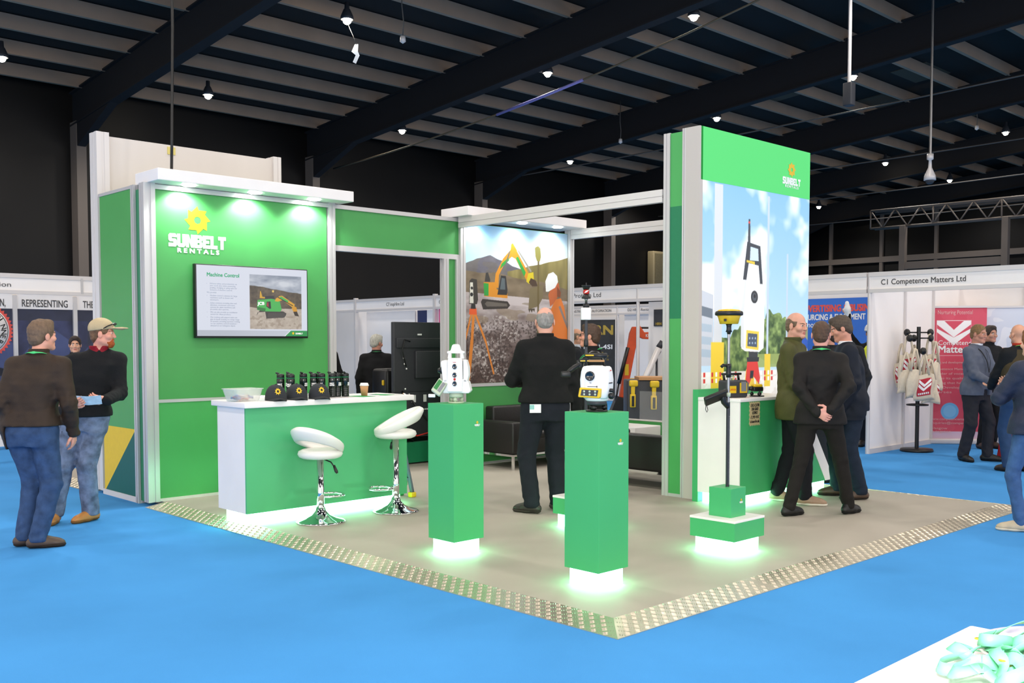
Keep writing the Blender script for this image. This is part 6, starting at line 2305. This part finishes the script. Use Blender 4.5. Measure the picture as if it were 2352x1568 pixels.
# blue poster stand
t = thing('shell_stand', 'white shell stand with a blue advertising poster, right of the tower', 'exhibition stand', (10.6, 4.8, 0))
bx('back_wall', 12.1, 12.14, 3.22, 6.4, 0, 2.48, 'shell', t)
bx('partition', XR + .02, 12.1, 6.38, 6.41, 0, 2.48, 'shell', t)
header_x(t, 3.225, 6.4)
post_at(t, XR + .02, 6.395, 2.5, .03)
pt = thing('blue_poster', 'blue poster with red and white capital lettering about advertising', 'poster', (12.08, 5.0, 1.5))
bx('sheet', 12.07, 12.095, 3.40, 6.3, .9, 2.30, mat('blue_print', '2f6fd0', .5, var=.04, vscale=1), pt)
pa = [('ADVERTISING & BUSINESS GIFTS', .16, (12.066, 5.97, 2.075), (0, -1, 0), (0, 0, 1), .006, 1.86),
      ]
letters('red_lettering', 'tred', pt, pa, pt.location)
letters('lettering', 'twhite', pt, [('SOURCING & FULFILMENT', .14, (12.066, 5.93, 1.93), (0, -1, 0), (0, 0, 1), .003, 1.20), ('promoting business', .14, (12.066, 6.02, 1.80), (0, -1, 0), (0, 0, 1), .001, .95)], pt.location)

# red and pale roll-up banners
def rollup(name, label, x, y, az, wd, ht, face, group='roll-up banners'):
    t = thing(name, label, 'banner', (x, y, 0), R(az), group)
    MB().rbox(-wd / 2 - .02, wd / 2 + .02, -.07, .07, .0, .08, .02).build('base', 'aluw', t)
    MB().box(-wd / 2, wd / 2, -.015, .015, ht - .03, ht).build('top_rail', 'aluw', t)
    MB().box(-.012, .012, .012, .03, .06, ht).build('support', 'alu', t)
    c = Canvas(wd, ht - .11, .005)
    face(c)
    c.build('banner_print', 'print', t, lambda u, v: (u - wd / 2, 0, v + .08))
    return t


def red_face(c):
    c.fill(c.X > -1, 'd84a60')
    c.fill(c.noise(4, 6, 3, 41) > .5, 'df586c', .6)
    c.poly([(0, 0), (1, 0), (1, .055), (0, .055)], 'd9bcd0')
    c.poly([(.22, .635), (.76, .635), (.76, .905), (.22, .905)], 'f0d8d8')
    c.poly([(.225, .637), (.755, .637), (.755, .9), (.225, .9)], 'd84a60')
    for dz in (0, -.058):
        c.poly([(.225, .90 + dz), (.34 if dz == 0 else .225, .90 + dz), (.49, .832 + dz), (.645 if dz == 0 else .755, .90 + dz), (.755, .90 + dz), (.755, .885 + dz - .012), (.49, .775 + dz), (.225, .885 + dz - .012)], 'fbf7f7')
    c.circ(.45, .21, .14, '6fb4e4')
    c.circ(.45, .21, .10, '84c2ec')


def pale_face(c):
    c.grad(c.X > -1, 'dfe4f0', 'b8c6dc', 1 - c.Y)
    c.fill((c.noise(3, 5, 3, 43) > .55), 'eef0f6', .8)
    c.poly([(0, .70), (.6, .69), (.6, .66), (0, .665)], 'c8906a')
    c.poly([(.0, .655), (.7, .64), (.7, .62), (.0, .63)], '9a7a5a')
    c.poly([(.0, .62), (.7, .60), (.6, .50), (0, .50)], 'c8b0b0')
    c.poly([(.1, .55), (.3, .56), (.3, .52), (.1, .51)], 'c03030')
    c.poly([(.62, .80), (.98, .80), (.98, .97), (.62, .97)], 'b02a3c')
    c.poly([(.62, .97), (.8, .90), (.98, .97), (.98, .93), (.8, .86), (.62, .93)], 'f6f6f6')


t = rollup('roll_up_banner', 'red roll-up banner headed Nurturing Potential with a white double chevron', 11.33, 2.93, -52, .92, 2.09, red_face)
LR = lambda z, x: (x, -.004, z)
letters('lettering', 'trose', t, [('Nurturing Potential', .085, (-.25, -.004, 1.965), (1, 0, 0), (0, 0, 1), 0, .50)]
        + [(s, .05, (-.33, -.004, z), (1, 0, 0), (0, 0, 1), 0, w_) for s, z, w_ in (('training and development', 1.22, .5), ('Competence Matters is a', 1.12, .62), ('provider of vocational', 1.05, .60), ('due to its quality', .98, .5), ('training that helps', .91, .52),
                                                                                   ('Skills Development', .84, .58), ('courses', .77, .3), ('www.competencematters', .36, .6), ('enquiries@competence', .30, .62), ('Glasgow', .22, .25), ('Livingston', .17, .3))])
letters('title_lettering', 'twhite', t, [('Competence', .10, (-.235, -.004, 1.50), (1, 0, 0), (0, 0, 1), .0, .52), ('Matters', .15, (-.235, -.004, 1.385), (1, 0, 0), (0, 0, 1), .003, .46)])
t = rollup('roll_up_banner', 'pale roll-up banner with a beam picture and a small red chevron badge', 12.0, 2.26, -62, .92, 2.09, pale_face)
letters('lettering', 'trose', t, [('Competence', .05, (.12, -.004, 1.78), (1, 0, 0), (0, 0, 1), 0, .3)])

# coat stand with tote bags
t = thing('coat_stand', 'black coat stand hung with cotton tote bags', 'coat stand', (9.92, 2.85, 0))
MB().lathe([(0, 0), (.22, 0), (.225, .015), (.215, .04), (.05, .05), (0, .05)], n=36).build('base', 'black', t)
MB().cyl((0, 0, .04), (0, 0, 1.76), .028, n=14).build('pole', 'black', t)
b = MB()
b.tube([(.14 * math.cos(a), .14 * math.sin(a), .66) for a in np.linspace(0, 2 * math.pi, 25)], .012, 6)
for a in (.3, 2.4, 4.5):
    b.tube([(0, 0, .66), (.14 * math.cos(a), .14 * math.sin(a), .66)], .008, 6)
b.build('umbrella_ring', 'black', t)
hooks = []
for i, (a, z) in enumerate(((-134 + 90, 1.68), (-134 - 90, 1.68), (-134, 1.42), (-134 + 180, 1.60), (-80, 1.60), (160, 1.60))):
    ca, sa = math.cos(R(a)), math.sin(R(a))
    b = MB().tube([(0, 0, z), (ca * .15, sa * .15, z)], .010, 6)
    k = b.build('arm', 'black', t)
    MB().sphere((ca * .165, sa * .165, z + .0), .052, 14, 8, (.55 + .45 * abs(sa), .55 + .45 * abs(ca), 1)).build('hook_knob', 'black', k)
    hooks.append((ca * .14, sa * .14, z, a))
bag0 = {}


def tote(loc, rz, sc_, kind, label):
    if kind not in bag0:
        t = thing('tote_bag', label, 'bag', loc, rz, 'cotton tote bags on the coat stand')
        rs = random.Random(kind + 3)
        n, m_ = 11, 9
        vs, fs = [], []
        wd, ht, dp = .30, .38, .05
        for side in (1, -1):
            for j in range(m_ + 1):
                for i in range(n + 1):
                    u, v = i / n - .5, j / m_
                    belly = math.sin(math.pi * min(1, v * .9 + .08)) * (1 - (2 * u) ** 4)
                    pinch = 1 - .35 * (1 - v if kind == 2 else max(0, .35 - v)) - (.30 * v if kind == 1 else 0)
                    vs.append((u * wd * pinch + .012 * math.sin(7 * v + kind), -side * (dp * belly * .7 + .003) + .012 * math.sin(9 * u + 4 * v + kind * 2), -.30 - ht * v + .015 * math.sin(5 * u + kind)))
        k = (n + 1) * (m_ + 1)
        for s_ in range(2):
            for j in range(m_):
                for i in range(n):
                    q = (s_ * k + j * (n + 1) + i, s_ * k + (j + 1) * (n + 1) + i, s_ * k + (j + 1) * (n + 1) + i + 1, s_ * k + j * (n + 1) + i + 1)
                    fs.append(q if s_ == 0 else q[::-1])
        for i in range(n):
            a_, b_ = m_ * (n + 1) + i, k + m_ * (n + 1) + i
            fs.append((a_, b_, b_ + 1, a_ + 1))
        for j in range(m_):
            for e in (0, n):
                a_, b_ = j * (n + 1) + e, k + j * (n + 1) + e
                fs.append((a_, a_ + n + 1, b_ + n + 1, b_))
        body = MB().add(vs, fs, True).build('bag', 'canvas', t)
        for sg in (-1, 1):
            MB().strip([(-.07, sg * .012, -.31), (-.05, sg * .01, -.15), (-.012, sg * .008, -.01), (.0, sg * .008, .004), (.012, sg * .008, -.01), (.05, sg * .01, -.15), (.07, sg * .012, -.31)],
                       [(0, -1, .1)] * 3 + [(0, -.5, 1)] + [(0, -1, .1)] * 3, .026, .003).build('handle', 'canvas', t)
        if kind != 2:
            G = np.array(vs[:k]).reshape(m_ + 1, n + 1, 3)

            def at(u, v):
                i, j = u * n, v * m_
                i0, j0 = min(int(i), n - 1), min(int(j), m_ - 1)
                a_, b_ = i - i0, j - j0
                p = (G[j0, i0] * (1 - a_) + G[j0, i0 + 1] * a_) * (1 - b_) + (G[j0 + 1, i0] * (1 - a_) + G[j0 + 1, i0 + 1] * a_) * b_
                return (p[0], p[1] - .004, p[2])
            b, N = MB(), 8
            def patch(f):
                vv = [at(*f(i / N, j / N)) for j in range(N + 1) for i in range(N + 1)]
                b.add(vv, [(j * (N + 1) + i, (j + 1) * (N + 1) + i, (j + 1) * (N + 1) + i + 1, j * (N + 1) + i + 1) for j in range(N) for i in range(N)], True)
            patch(lambda a_, c_: (.18 + .64 * a_, .16 + .66 * c_))
            pr_ = b.build('print', mat('red_bag_print', 'b8283a', .8), t)
            b = MB()
            def chev(v0):
                L = []
                for i in range(9):
                    u = i / 8
                    d = (.5 - abs(u - .5)) * .42
                    L.append((u, v0 + d))
                top = [at(.2 + .6 * u, v) for u, v in L]
                bot = [at(.2 + .6 * u, v + .11) for u, v in L]
                off = lambda p: (p[0], p[1] - .002, p[2])
                b.add([off(p) for p in top + bot], [(i, i + 9, i + 10, i + 1) for i in range(8)])
            chev(.17)
            chev(.33)
            for i in range(6):
                u0 = .24 + .088 * i
                b.add([(lambda p: (p[0], p[1] - .002, p[2]))(at(u, v)) for u, v in ((u0, .70), (u0, .77), (u0 + .06, .77), (u0 + .06, .70))], [(0, 1, 2, 3)])
            b.build('chevron', 'twhite', pr_)
        bag0[kind] = t
        t.scale = (sc_,) * 3
        return t
    return dup(bag0[kind], loc, rz, label, scale=sc_)


cx, cy = 9.92, 2.85
rgt = Vector((.72, -.69, 0))
near = Vector((-.69, -.72, 0))
bags = [(-.15, .02, 1.66, 0, .95, 0, 'tote bag with a red chevron print, highest on the left'), (.15, .03, 1.66, 20, 1.0, 1, 'tote bag with a red chevron print, right of the pole'),
        (.02, .16, 1.38, -8, .95, 0, 'tote bag with a red chevron print hanging lowest at the front'), (-.10, .15, 1.45, 10, 1.0, 2, 'plain cotton bag hanging in front of the pole, left of centre'),
        (-.20, .08, 1.40, -30, .85, 2, 'plain cotton bag at the far left, bulging low'), (-.22, -.05, 1.52, -60, .9, 1, 'cotton bag turned edge on at the left'),
        (.22, .06, 1.55, 30, 1.0, 2, 'tall plain cotton bag at the right of the stand'), (.26, .0, 1.38, 50, .95, 1, 'cotton bag with part of a red print at the far right'),
        (-.12, .10, 1.30, 15, .8, 2, 'small plain cotton bag with a knotted bottom at the lower left'), (.12, .14, 1.30, 0, .9, 2, 'plain cotton bag at the lower right front'),
        (.0, -.15, 1.5, 180, 1.0, 0, 'cotton bag behind the pole')]
for dx, dn, z, rz, s_, k, lb in bags:
    p = Vector((cx, cy, z)) + rgt * dx + near * dn
    tote(p, R(-44 + rz), s_, k, lb)

# red cloth table
t = thing('cloth_table', 'small table under a bright red cloth at the banner stand', 'table', (10.1, 1.25, 0))
MB().box(-.4, .4, -.3, .3, .74, .76).build('table_top', 'white', t)
vs, n = [], 64
for z, k in ((.77, 0), (.76, .02), (.4, .05), (.02, .09)):
    for i in range(n):
        a = 2 * math.pi * i / n
        c_, s_ = math.cos(a), math.sin(a)
        rr = 1 / max(abs(c_) / .42, abs(s_) / .32) ** 1
        rr += k + k * .45 * math.sin(11 * a)
        vs.append((rr * c_, rr * s_, z))
fs = [(q * n + i, (q + 1) * n + i, (q + 1) * n + (i + 1) % n, q * n + (i + 1) % n) for q in range(3) for i in range(n)]
MB().add(vs, [f[::-1] for f in fs] + [tuple(range(n))], True).build('cloth', 'redcloth', t)
o = tag(MB().box(-.1, .1, -.14, .14, 0, .004).build('leaflet', 'twhite'), 'white leaflet on the red cloth table', 'leaflet')
o.location = (9.95, 1.2, .771)

# far row: C7 stand
t = thing('shell_stand', 'white shell stand lettered C7 seen through the doorway opening', 'exhibition stand', (10.6, 13.6, 0))
header_x(t, 9.3, 21)
for y in (12.55, 15.35):
    MB(t.location).box(XR - .03, XR + .06, y - .03, y + .03, 0, 2.53).build('post', 'aluw', t)
bx('partition', XR + .05, 12.1, 15.4, 15.44, 0, 2.48, 'shell', t)
bx('front_panel', XR + .25, XR + .29, 13.52, 15.28, 0, 2.22, 'shell', t)
bx('back_wall', 12.1, 12.14, 12.7, 21, 0, 2.48, 'shell', t)
bx('dark_post', XR + .30, XR + .34, 13.10, 13.50, 0, 2.22, mat('dark_blue_panel', '3c4468', .3), t)
bx('poster', XR + .24, XR + .26, 12.62, 13.10, .3, 2.22, 'twhite', t)
bx('poster', XR + .06, XR + .08, 11.6, 12.5, .3, 2.22, mat('pink_print', 'e8689c', .5), t)
b = None
for i, c_ in enumerate(('3c8fd0', '8cc63c', 'd04a8c', 'e8603c', '6a5ab8')):
    dy, dz = ((-.0, .06), (.05, .02), (-.05, .02), (-.02, -.03), (.03, -.03))[i]
    MB(t.location).prism([(12.83 + dy - .035, 1.93 + dz), (12.83 + dy, 1.93 + dz - .035), (12.83 + dy + .035, 1.93 + dz), (12.83 + dy, 1.93 + dz + .035)], XR + .232, XR + .238, 'yz').build('emblem', mat('emblem_' + c_, c_, .5), t)
sign_x(t, 'C7 inspHire Ltd', .105, 14.20, 2.325, 'inkg', width=.62)
sign_x(t, 'C7 inspHire', .105, 12.42, 2.325, 'inkg', width=.5, name='sign_lettering')
for (y, z) in ((14.95, 1.3), (14.95, 1.05)):
    letters('chevron_mark', 'grey', t, [('<', .3, (XR + .245, y + .02, z), (0, -1, 0), (0, 0, 1), .004)], t.location)

# middle row with the digger and the tools
t = thing('shell_stand', 'open white shell stand behind the lounge, lettered with a name ending in tech', 'exhibition stand', (10.6, 8.0, 0))
header_x(t, 6.45, 9.28)
post_at(t, XR + .02, 7.25, 2.5, .03)
post_at(t, XR + .02, 9.27, 2.5, .03)
sign_x(t, 'Protech Ltd', .11, 8.72, 2.325, 'inkg', width=.66)
bx('side_panel', XR + .3, XR + .34, 6.42, 7.25, 0, 2.22, 'shell', t)
t = thing('shell_stand', 'farther white shell stand with a small D2 HRN sign, behind the first row', 'exhibition stand', (15.4, 11, 0))
X2 = 16.0
header_x(t, 9.0, 21, X2, 2.5, 2.24)
bx('back_wall', 18.8, 18.84, 6, 21, 0, 2.48, 'shell', t)
for y in (13.5, 11.0):
    post_at(t, X2 + .02, y, 2.5, .035)
bx('front_panel', X2 + .05, X2 + .09, 9.0, 13.3, 0, 2.24, 'shell', t)
bx('inner_wall', X2 + 1.2, X2 + 1.24, 13.6, 18, 0, 2.24, 'shell', t)
letters('lettering', 'inkg', t, [('D2 HRN Rentals', .10, (X2 - .014, 13.15, 2.33), (0, -1, 0), (0, 0, 1), 0, .75), ('CONSTRUCTION AUTOMATION', .10, (X2 - .014, 15.2, 2.33), (0, -1, 0), (0, 0, 1), 0, 1.5)], t.location)


def hrn_face(c):
    c.fill(c.X > -1, '2a2b2b')
    c.fill(c.noise(3, 6, 3, 51) > .55, '333536', .6)


t = rollup('roll_up_banner', 'black roll-up banner with gold block letters beyond the lounge', 15.75, 13.95, -68, .95, 2.15, hrn_face)
letters('gold_lettering', 'twarm', t, [('HRN', .33, (-.40, -.004, 1.74), (1, 0, 0), (0, 0, 1), .012, .78)])
letters('lettering', 'twhite', t, [('HRN-4SI', .16, (-.40, -.004, 1.36), (1, 0, 0), (0, 0, 1), .004, .78)])
letters('small_lettering', 'twarm', t, [(s, .06, (-.30, -.004, z), (1, 0, 0), (0, 0, 1), 0, w_) for s, z, w_ in (('EXPERTS', 1.24, .45), ('EQUIPMENT', 1.15, .6), ('HIRE SALES', 1.06, .6), ('SERVICE', .97, .5))])
t = thing('black_sign', 'small black sign with a QR style frame and gold word by the tower edge', 'sign', (XR + .285, 7.02, 1.96))
MB().box(-.01, .014, -.16, .1, -.15, .13).build('board', 'dgrey', t)
letters('lettering', 'twarm', t, [('HRN', .06, (-.013, .06, -.13), (0, -1, 0), (0, 0, 1), .002)])

# orange mini digger
t = thing('mini_digger', 'orange mini digger arm raised beyond the lounge', 'digger', (9.95, 8.22, 0))
mt = Matrix.Rotation(R(-44), 4, 'Z')
b = MB().prism([(-.10, .55), (.02, .55), (.18, 1.40), (.25, 1.70), (.21, 1.82), (.13, 1.82), (.08, 1.70)], -.09, .09, 'xz', mt)
b.build('dipper', 'orange', t, .01)
b = MB().prism([(.16, 1.80), (.20, 1.66), (.32, 1.60), (.75, 1.58), (1.05, 1.38), (1.2, 1.1), (1.36, 1.1), (1.30, 1.40), (1.0, 1.68), (.62, 1.74), (.34, 1.72), (.26, 1.84)], -.08, .08, 'xz', mt)
b.build('boom', 'orange', t, .01)
MB().tube([mt @ Vector(p) for p in ((.24, 0, 1.80), (.50, 0, 1.80))], .018, 8).tube([mt @ Vector(p) for p in ((.50, 0, 1.80), (1.1, 0, 1.76))], .045, 10).build('ram', 'black', t)
MB().tube([mt @ Vector(p) for p in ((.04, -.12, 1.45), (-.12, -.12, .8))], .035, 10).tube([mt @ Vector(p) for p in ((-.12, -.12, .8), (-.18, -.12, .45))], .016, 8).build('bucket_ram', 'black', t)
MB().prism([(-.3, .2), (.1, .15), (.12, .5), (-.15, .58)], -.2, .2, 'xz', mt).build('bucket', 'black', t, .01)
MB().rbox(.55, 1.75, -.6, .6, .35, 1.0, .08, mt).build('house', 'orange', t)
b = MB().rbox(.4, 1.9, -.65, -.35, 0, .35, .12, mt).rbox(.4, 1.9, .35, .65, 0, .35, .12, mt)
b.build('track', 'black', t)
letters('lettering', 'twhite', t, [('KUBOTA', .075, mt @ Vector((.36, -.083, 1.635)), (.72, -.69, 0), (0, 0, 1), .001, .26)])
MB().box(-.01, .06, -.095, -.09, .95, 1.15, mt).build('warning_label', 'yel', t)

# tool display
t = thing('tool_display', 'dark grey display block with a tilted top beyond the low green wall', 'display block', (7.15, 5.55, 0))
mt = Matrix.Rotation(R(-44), 4, 'Z')
MB().rbox(-.26, .45, -.25, .25, .0, 1.02, .02, mt).build('block', 'dgrey', t)
MB().box(-.10, .45, -.27, .27, 1.02, 1.06, mt).build('top', 'kraft', t)
tools = [(-.20, .98, .8, 'yellow cordless tool hanging on the left side of the grey block'), (.09, .97, .85, 'yellow cordless grinder standing at the front of the grey block'), (.36, .72, .5, 'yellow cordless drill lying at the right of the grey block')]
td = None
for dx, z, s_, lb in tools:
    p = Vector((7.15, 5.55, z)) + (mt @ Vector((dx, -.31, 0)))
    if td is None:
        td = thing('cordless_tool', lb, 'power tool', p, R(-44), 'yellow cordless tools on display')
        b = MB().rbox(-.05, .10, -.045, .045, -.06, .05, .025)
        b.prism([(-.02, -.05), (.05, -.05), (.045, -.20), (-.015, -.20)], -.03, .03, 'xz')
        b.build('motor', 'yel', td, .006)
        MB().rbox(-.035, .06, -.04, .04, -.42, -.19, .015).build('battery', 'yel', td)
        MB().box(-.01, .035, -.043, -.038, -.40, -.22).build('grip', 'black', td)
        td.scale = (s_,) * 3
    else:
        dup(td, p, R(-44 if dx < .3 else -60), lb, scale=s_)
t = thing('drill_rig', 'yellow boxed drill rig with a slanted steel mast beyond the grey block', 'drill rig', (8.9, 6.95, 0))
mt = Matrix.Rotation(R(-44), 4, 'Z')
b = MB().tube([mt @ Vector(p) for p in ((-.25, 0, .35), (.25, 0, 1.45))], .05, 10)
b.build('mast', 'aluw', t)
b = MB().tube([mt @ Vector(p) for p in ((.25, .06, 1.45), (.32, .06, 1.55))], .05, 8)
b.tube([mt @ Vector(p) for p in ((-.05, .05, .2), (-.0, .05, .95), (.28, .05, 1.40))], .02, 6).tube([mt @ Vector(p) for p in ((.22, .05, .2), (.22, .05, 1.3))], .02, 6).tube([mt @ Vector(p) for p in ((-.05, .05, .85), (.3, .05, .8))], .02, 6)
b.build('frame', 'dgrey', t)
MB().rbox(-.22, -.02, -.18, .2, 0, .95, .03, mt).build('engine_box', 'yel', t)
MB().rbox(.35, .75, -.1, .2, 0, 1.0, .02, mt).build('side_box', 'yel', t)

# left row
YL = 11.4
t = thing('shell_stand', 'white shell stand with dark picture panels behind the men at the left', 'exhibition stand', (-1, 12.5, 0))
o = t.location
MB(o).box(-8, 2.9, YL - .01, YL + .05, 2.44, 2.5).box(-8, 2.9, YL - .01, YL + .05, 2.22, 2.27).build('header_rail', 'aluw', t)
MB(o).box(-8, 2.9, YL, YL + .03, 2.27, 2.44).build('header_board', 'shell', t)
bx('back_wall', -8, 2.9, 12.6, 12.64, 0, 2.48, 'shell', t)
bx('end_wall', 2.87, 2.9, YL, 12.6, 0, 2.48, 'shell', t)
MB(o).box(1.558, 1.589, YL - .015, YL + .05, 2.25, 2.47).build('header_joint', 'alu', t)
letters('lettering', 'inkg', t, [('Concrete Repair Association', .092, (-.89, YL - .004, 2.315), (1, 0, 0), (0, 0, 1), 0, 1.5)], o)
dv = [-1.605, -.73, .145, 1.02, 1.895, 2.77]
YP = 12.58
for i in range(5):
    x0, x1 = dv[i] + .03, dv[i + 1] - .03
    if i < 1:
        continue
    w_ = x1 - x0
    pt = thing('picture_panel', ['', 'dark picture panel at the far left with a word ending above it', 'dark blue picture panel headed with a word ending in a comma and a red badge', 'dark blue picture panel headed REPRESENTING with a faint roofline', 'dark blue picture panel headed THE next to the green side wall'][i], 'picture panel', (x0, YP, 0), 0, 'dark picture panels of the left stand')
    bx('heading_board', x0, x1, YP - .02, YP, 2.05, 2.27, 'shell', pt)
    c = Canvas(w_, 1.72, .008)
    c.grad(c.X > -1, '2a2c40', '4a5078', c.noise(4, 8, 4, 60 + i))
    c.poly([(0, .55), (.55, .86), (1, .70), (1, .45), (.6, .40), (0, .40)], '4f5a86', .8)
    c.fill((c.Y > .9) | ((c.Y > .62) & (c.X + c.Y < 1.15) & (c.X > .2)), '33343e', .6)
    c.poly([(.3, .42), (.7, .5), (.95, .47), (.95, .44), (.6, .40)], '1c1e2a')
    c.poly([(0, .25), (.5, .40), (1, .36), (1, 0), (0, 0)], '3a4266', .8)
    c.build('picture', 'print', pt, lambda u, v, w_=w_: (u, -.012, .33 + v))
    s_, ww = [('', 0), ('TRADE', .4), ('CONSTRUCTION,', .66), ('REPRESENTING', .665), ('THE INDUSTRY', .64)][i]
    letters('lettering', 'inkg', pt, [(s_, .155, (x0 + (.067, .067, .055, .067, .095)[i], YP - .024, 2.085), (1, 0, 0), (0, 0, 1), .001, ww)], pt.location)
    if i == 2:
        b = MB()
        n = 44
        cx_, cz_ = .405, 1.72
        b.add([(cx_ + (.42 if k % 2 else .385) * math.cos(2 * math.pi * k / (2 * n)), -.018, cz_ + (.42 if k % 2 else .385) * math.sin(2 * math.pi * k / (2 * n))) for k in range(2 * n)], [tuple(range(2 * n))])
        bd = b.build('badge', 'tred', pt)
        MB().lathe([(0, -.022), (.36, -.022), (.36, -.018)], (cx_, 0, cz_), 40, 'y').build('badge_disc', 'shell', bd)
        MB().lathe([(.335, -.0225), (.34, -.0235), (.345, -.0225)], (cx_, 0, cz_), 40, 'y').build('badge_ring', 'inkg', bd)
        parts = []
        for k, ch in enumerate('WINNERS'):
            a = R(52 - 16 * k)
            parts.append((ch, .105, (cx_ + .245 * math.cos(a), -.0235, cz_ + .245 * math.sin(a)), (math.sin(a), 0, -math.cos(a)), (math.cos(a), 0, math.sin(a)), .001))
        letters('badge_lettering', 'ink', bd, parts)
for i in range(1, 6):
    MB(o).box(dv[i] - .03, dv[i] + .03, YP - .05, YP, 0, 2.25).build('post', 'aluw', t)
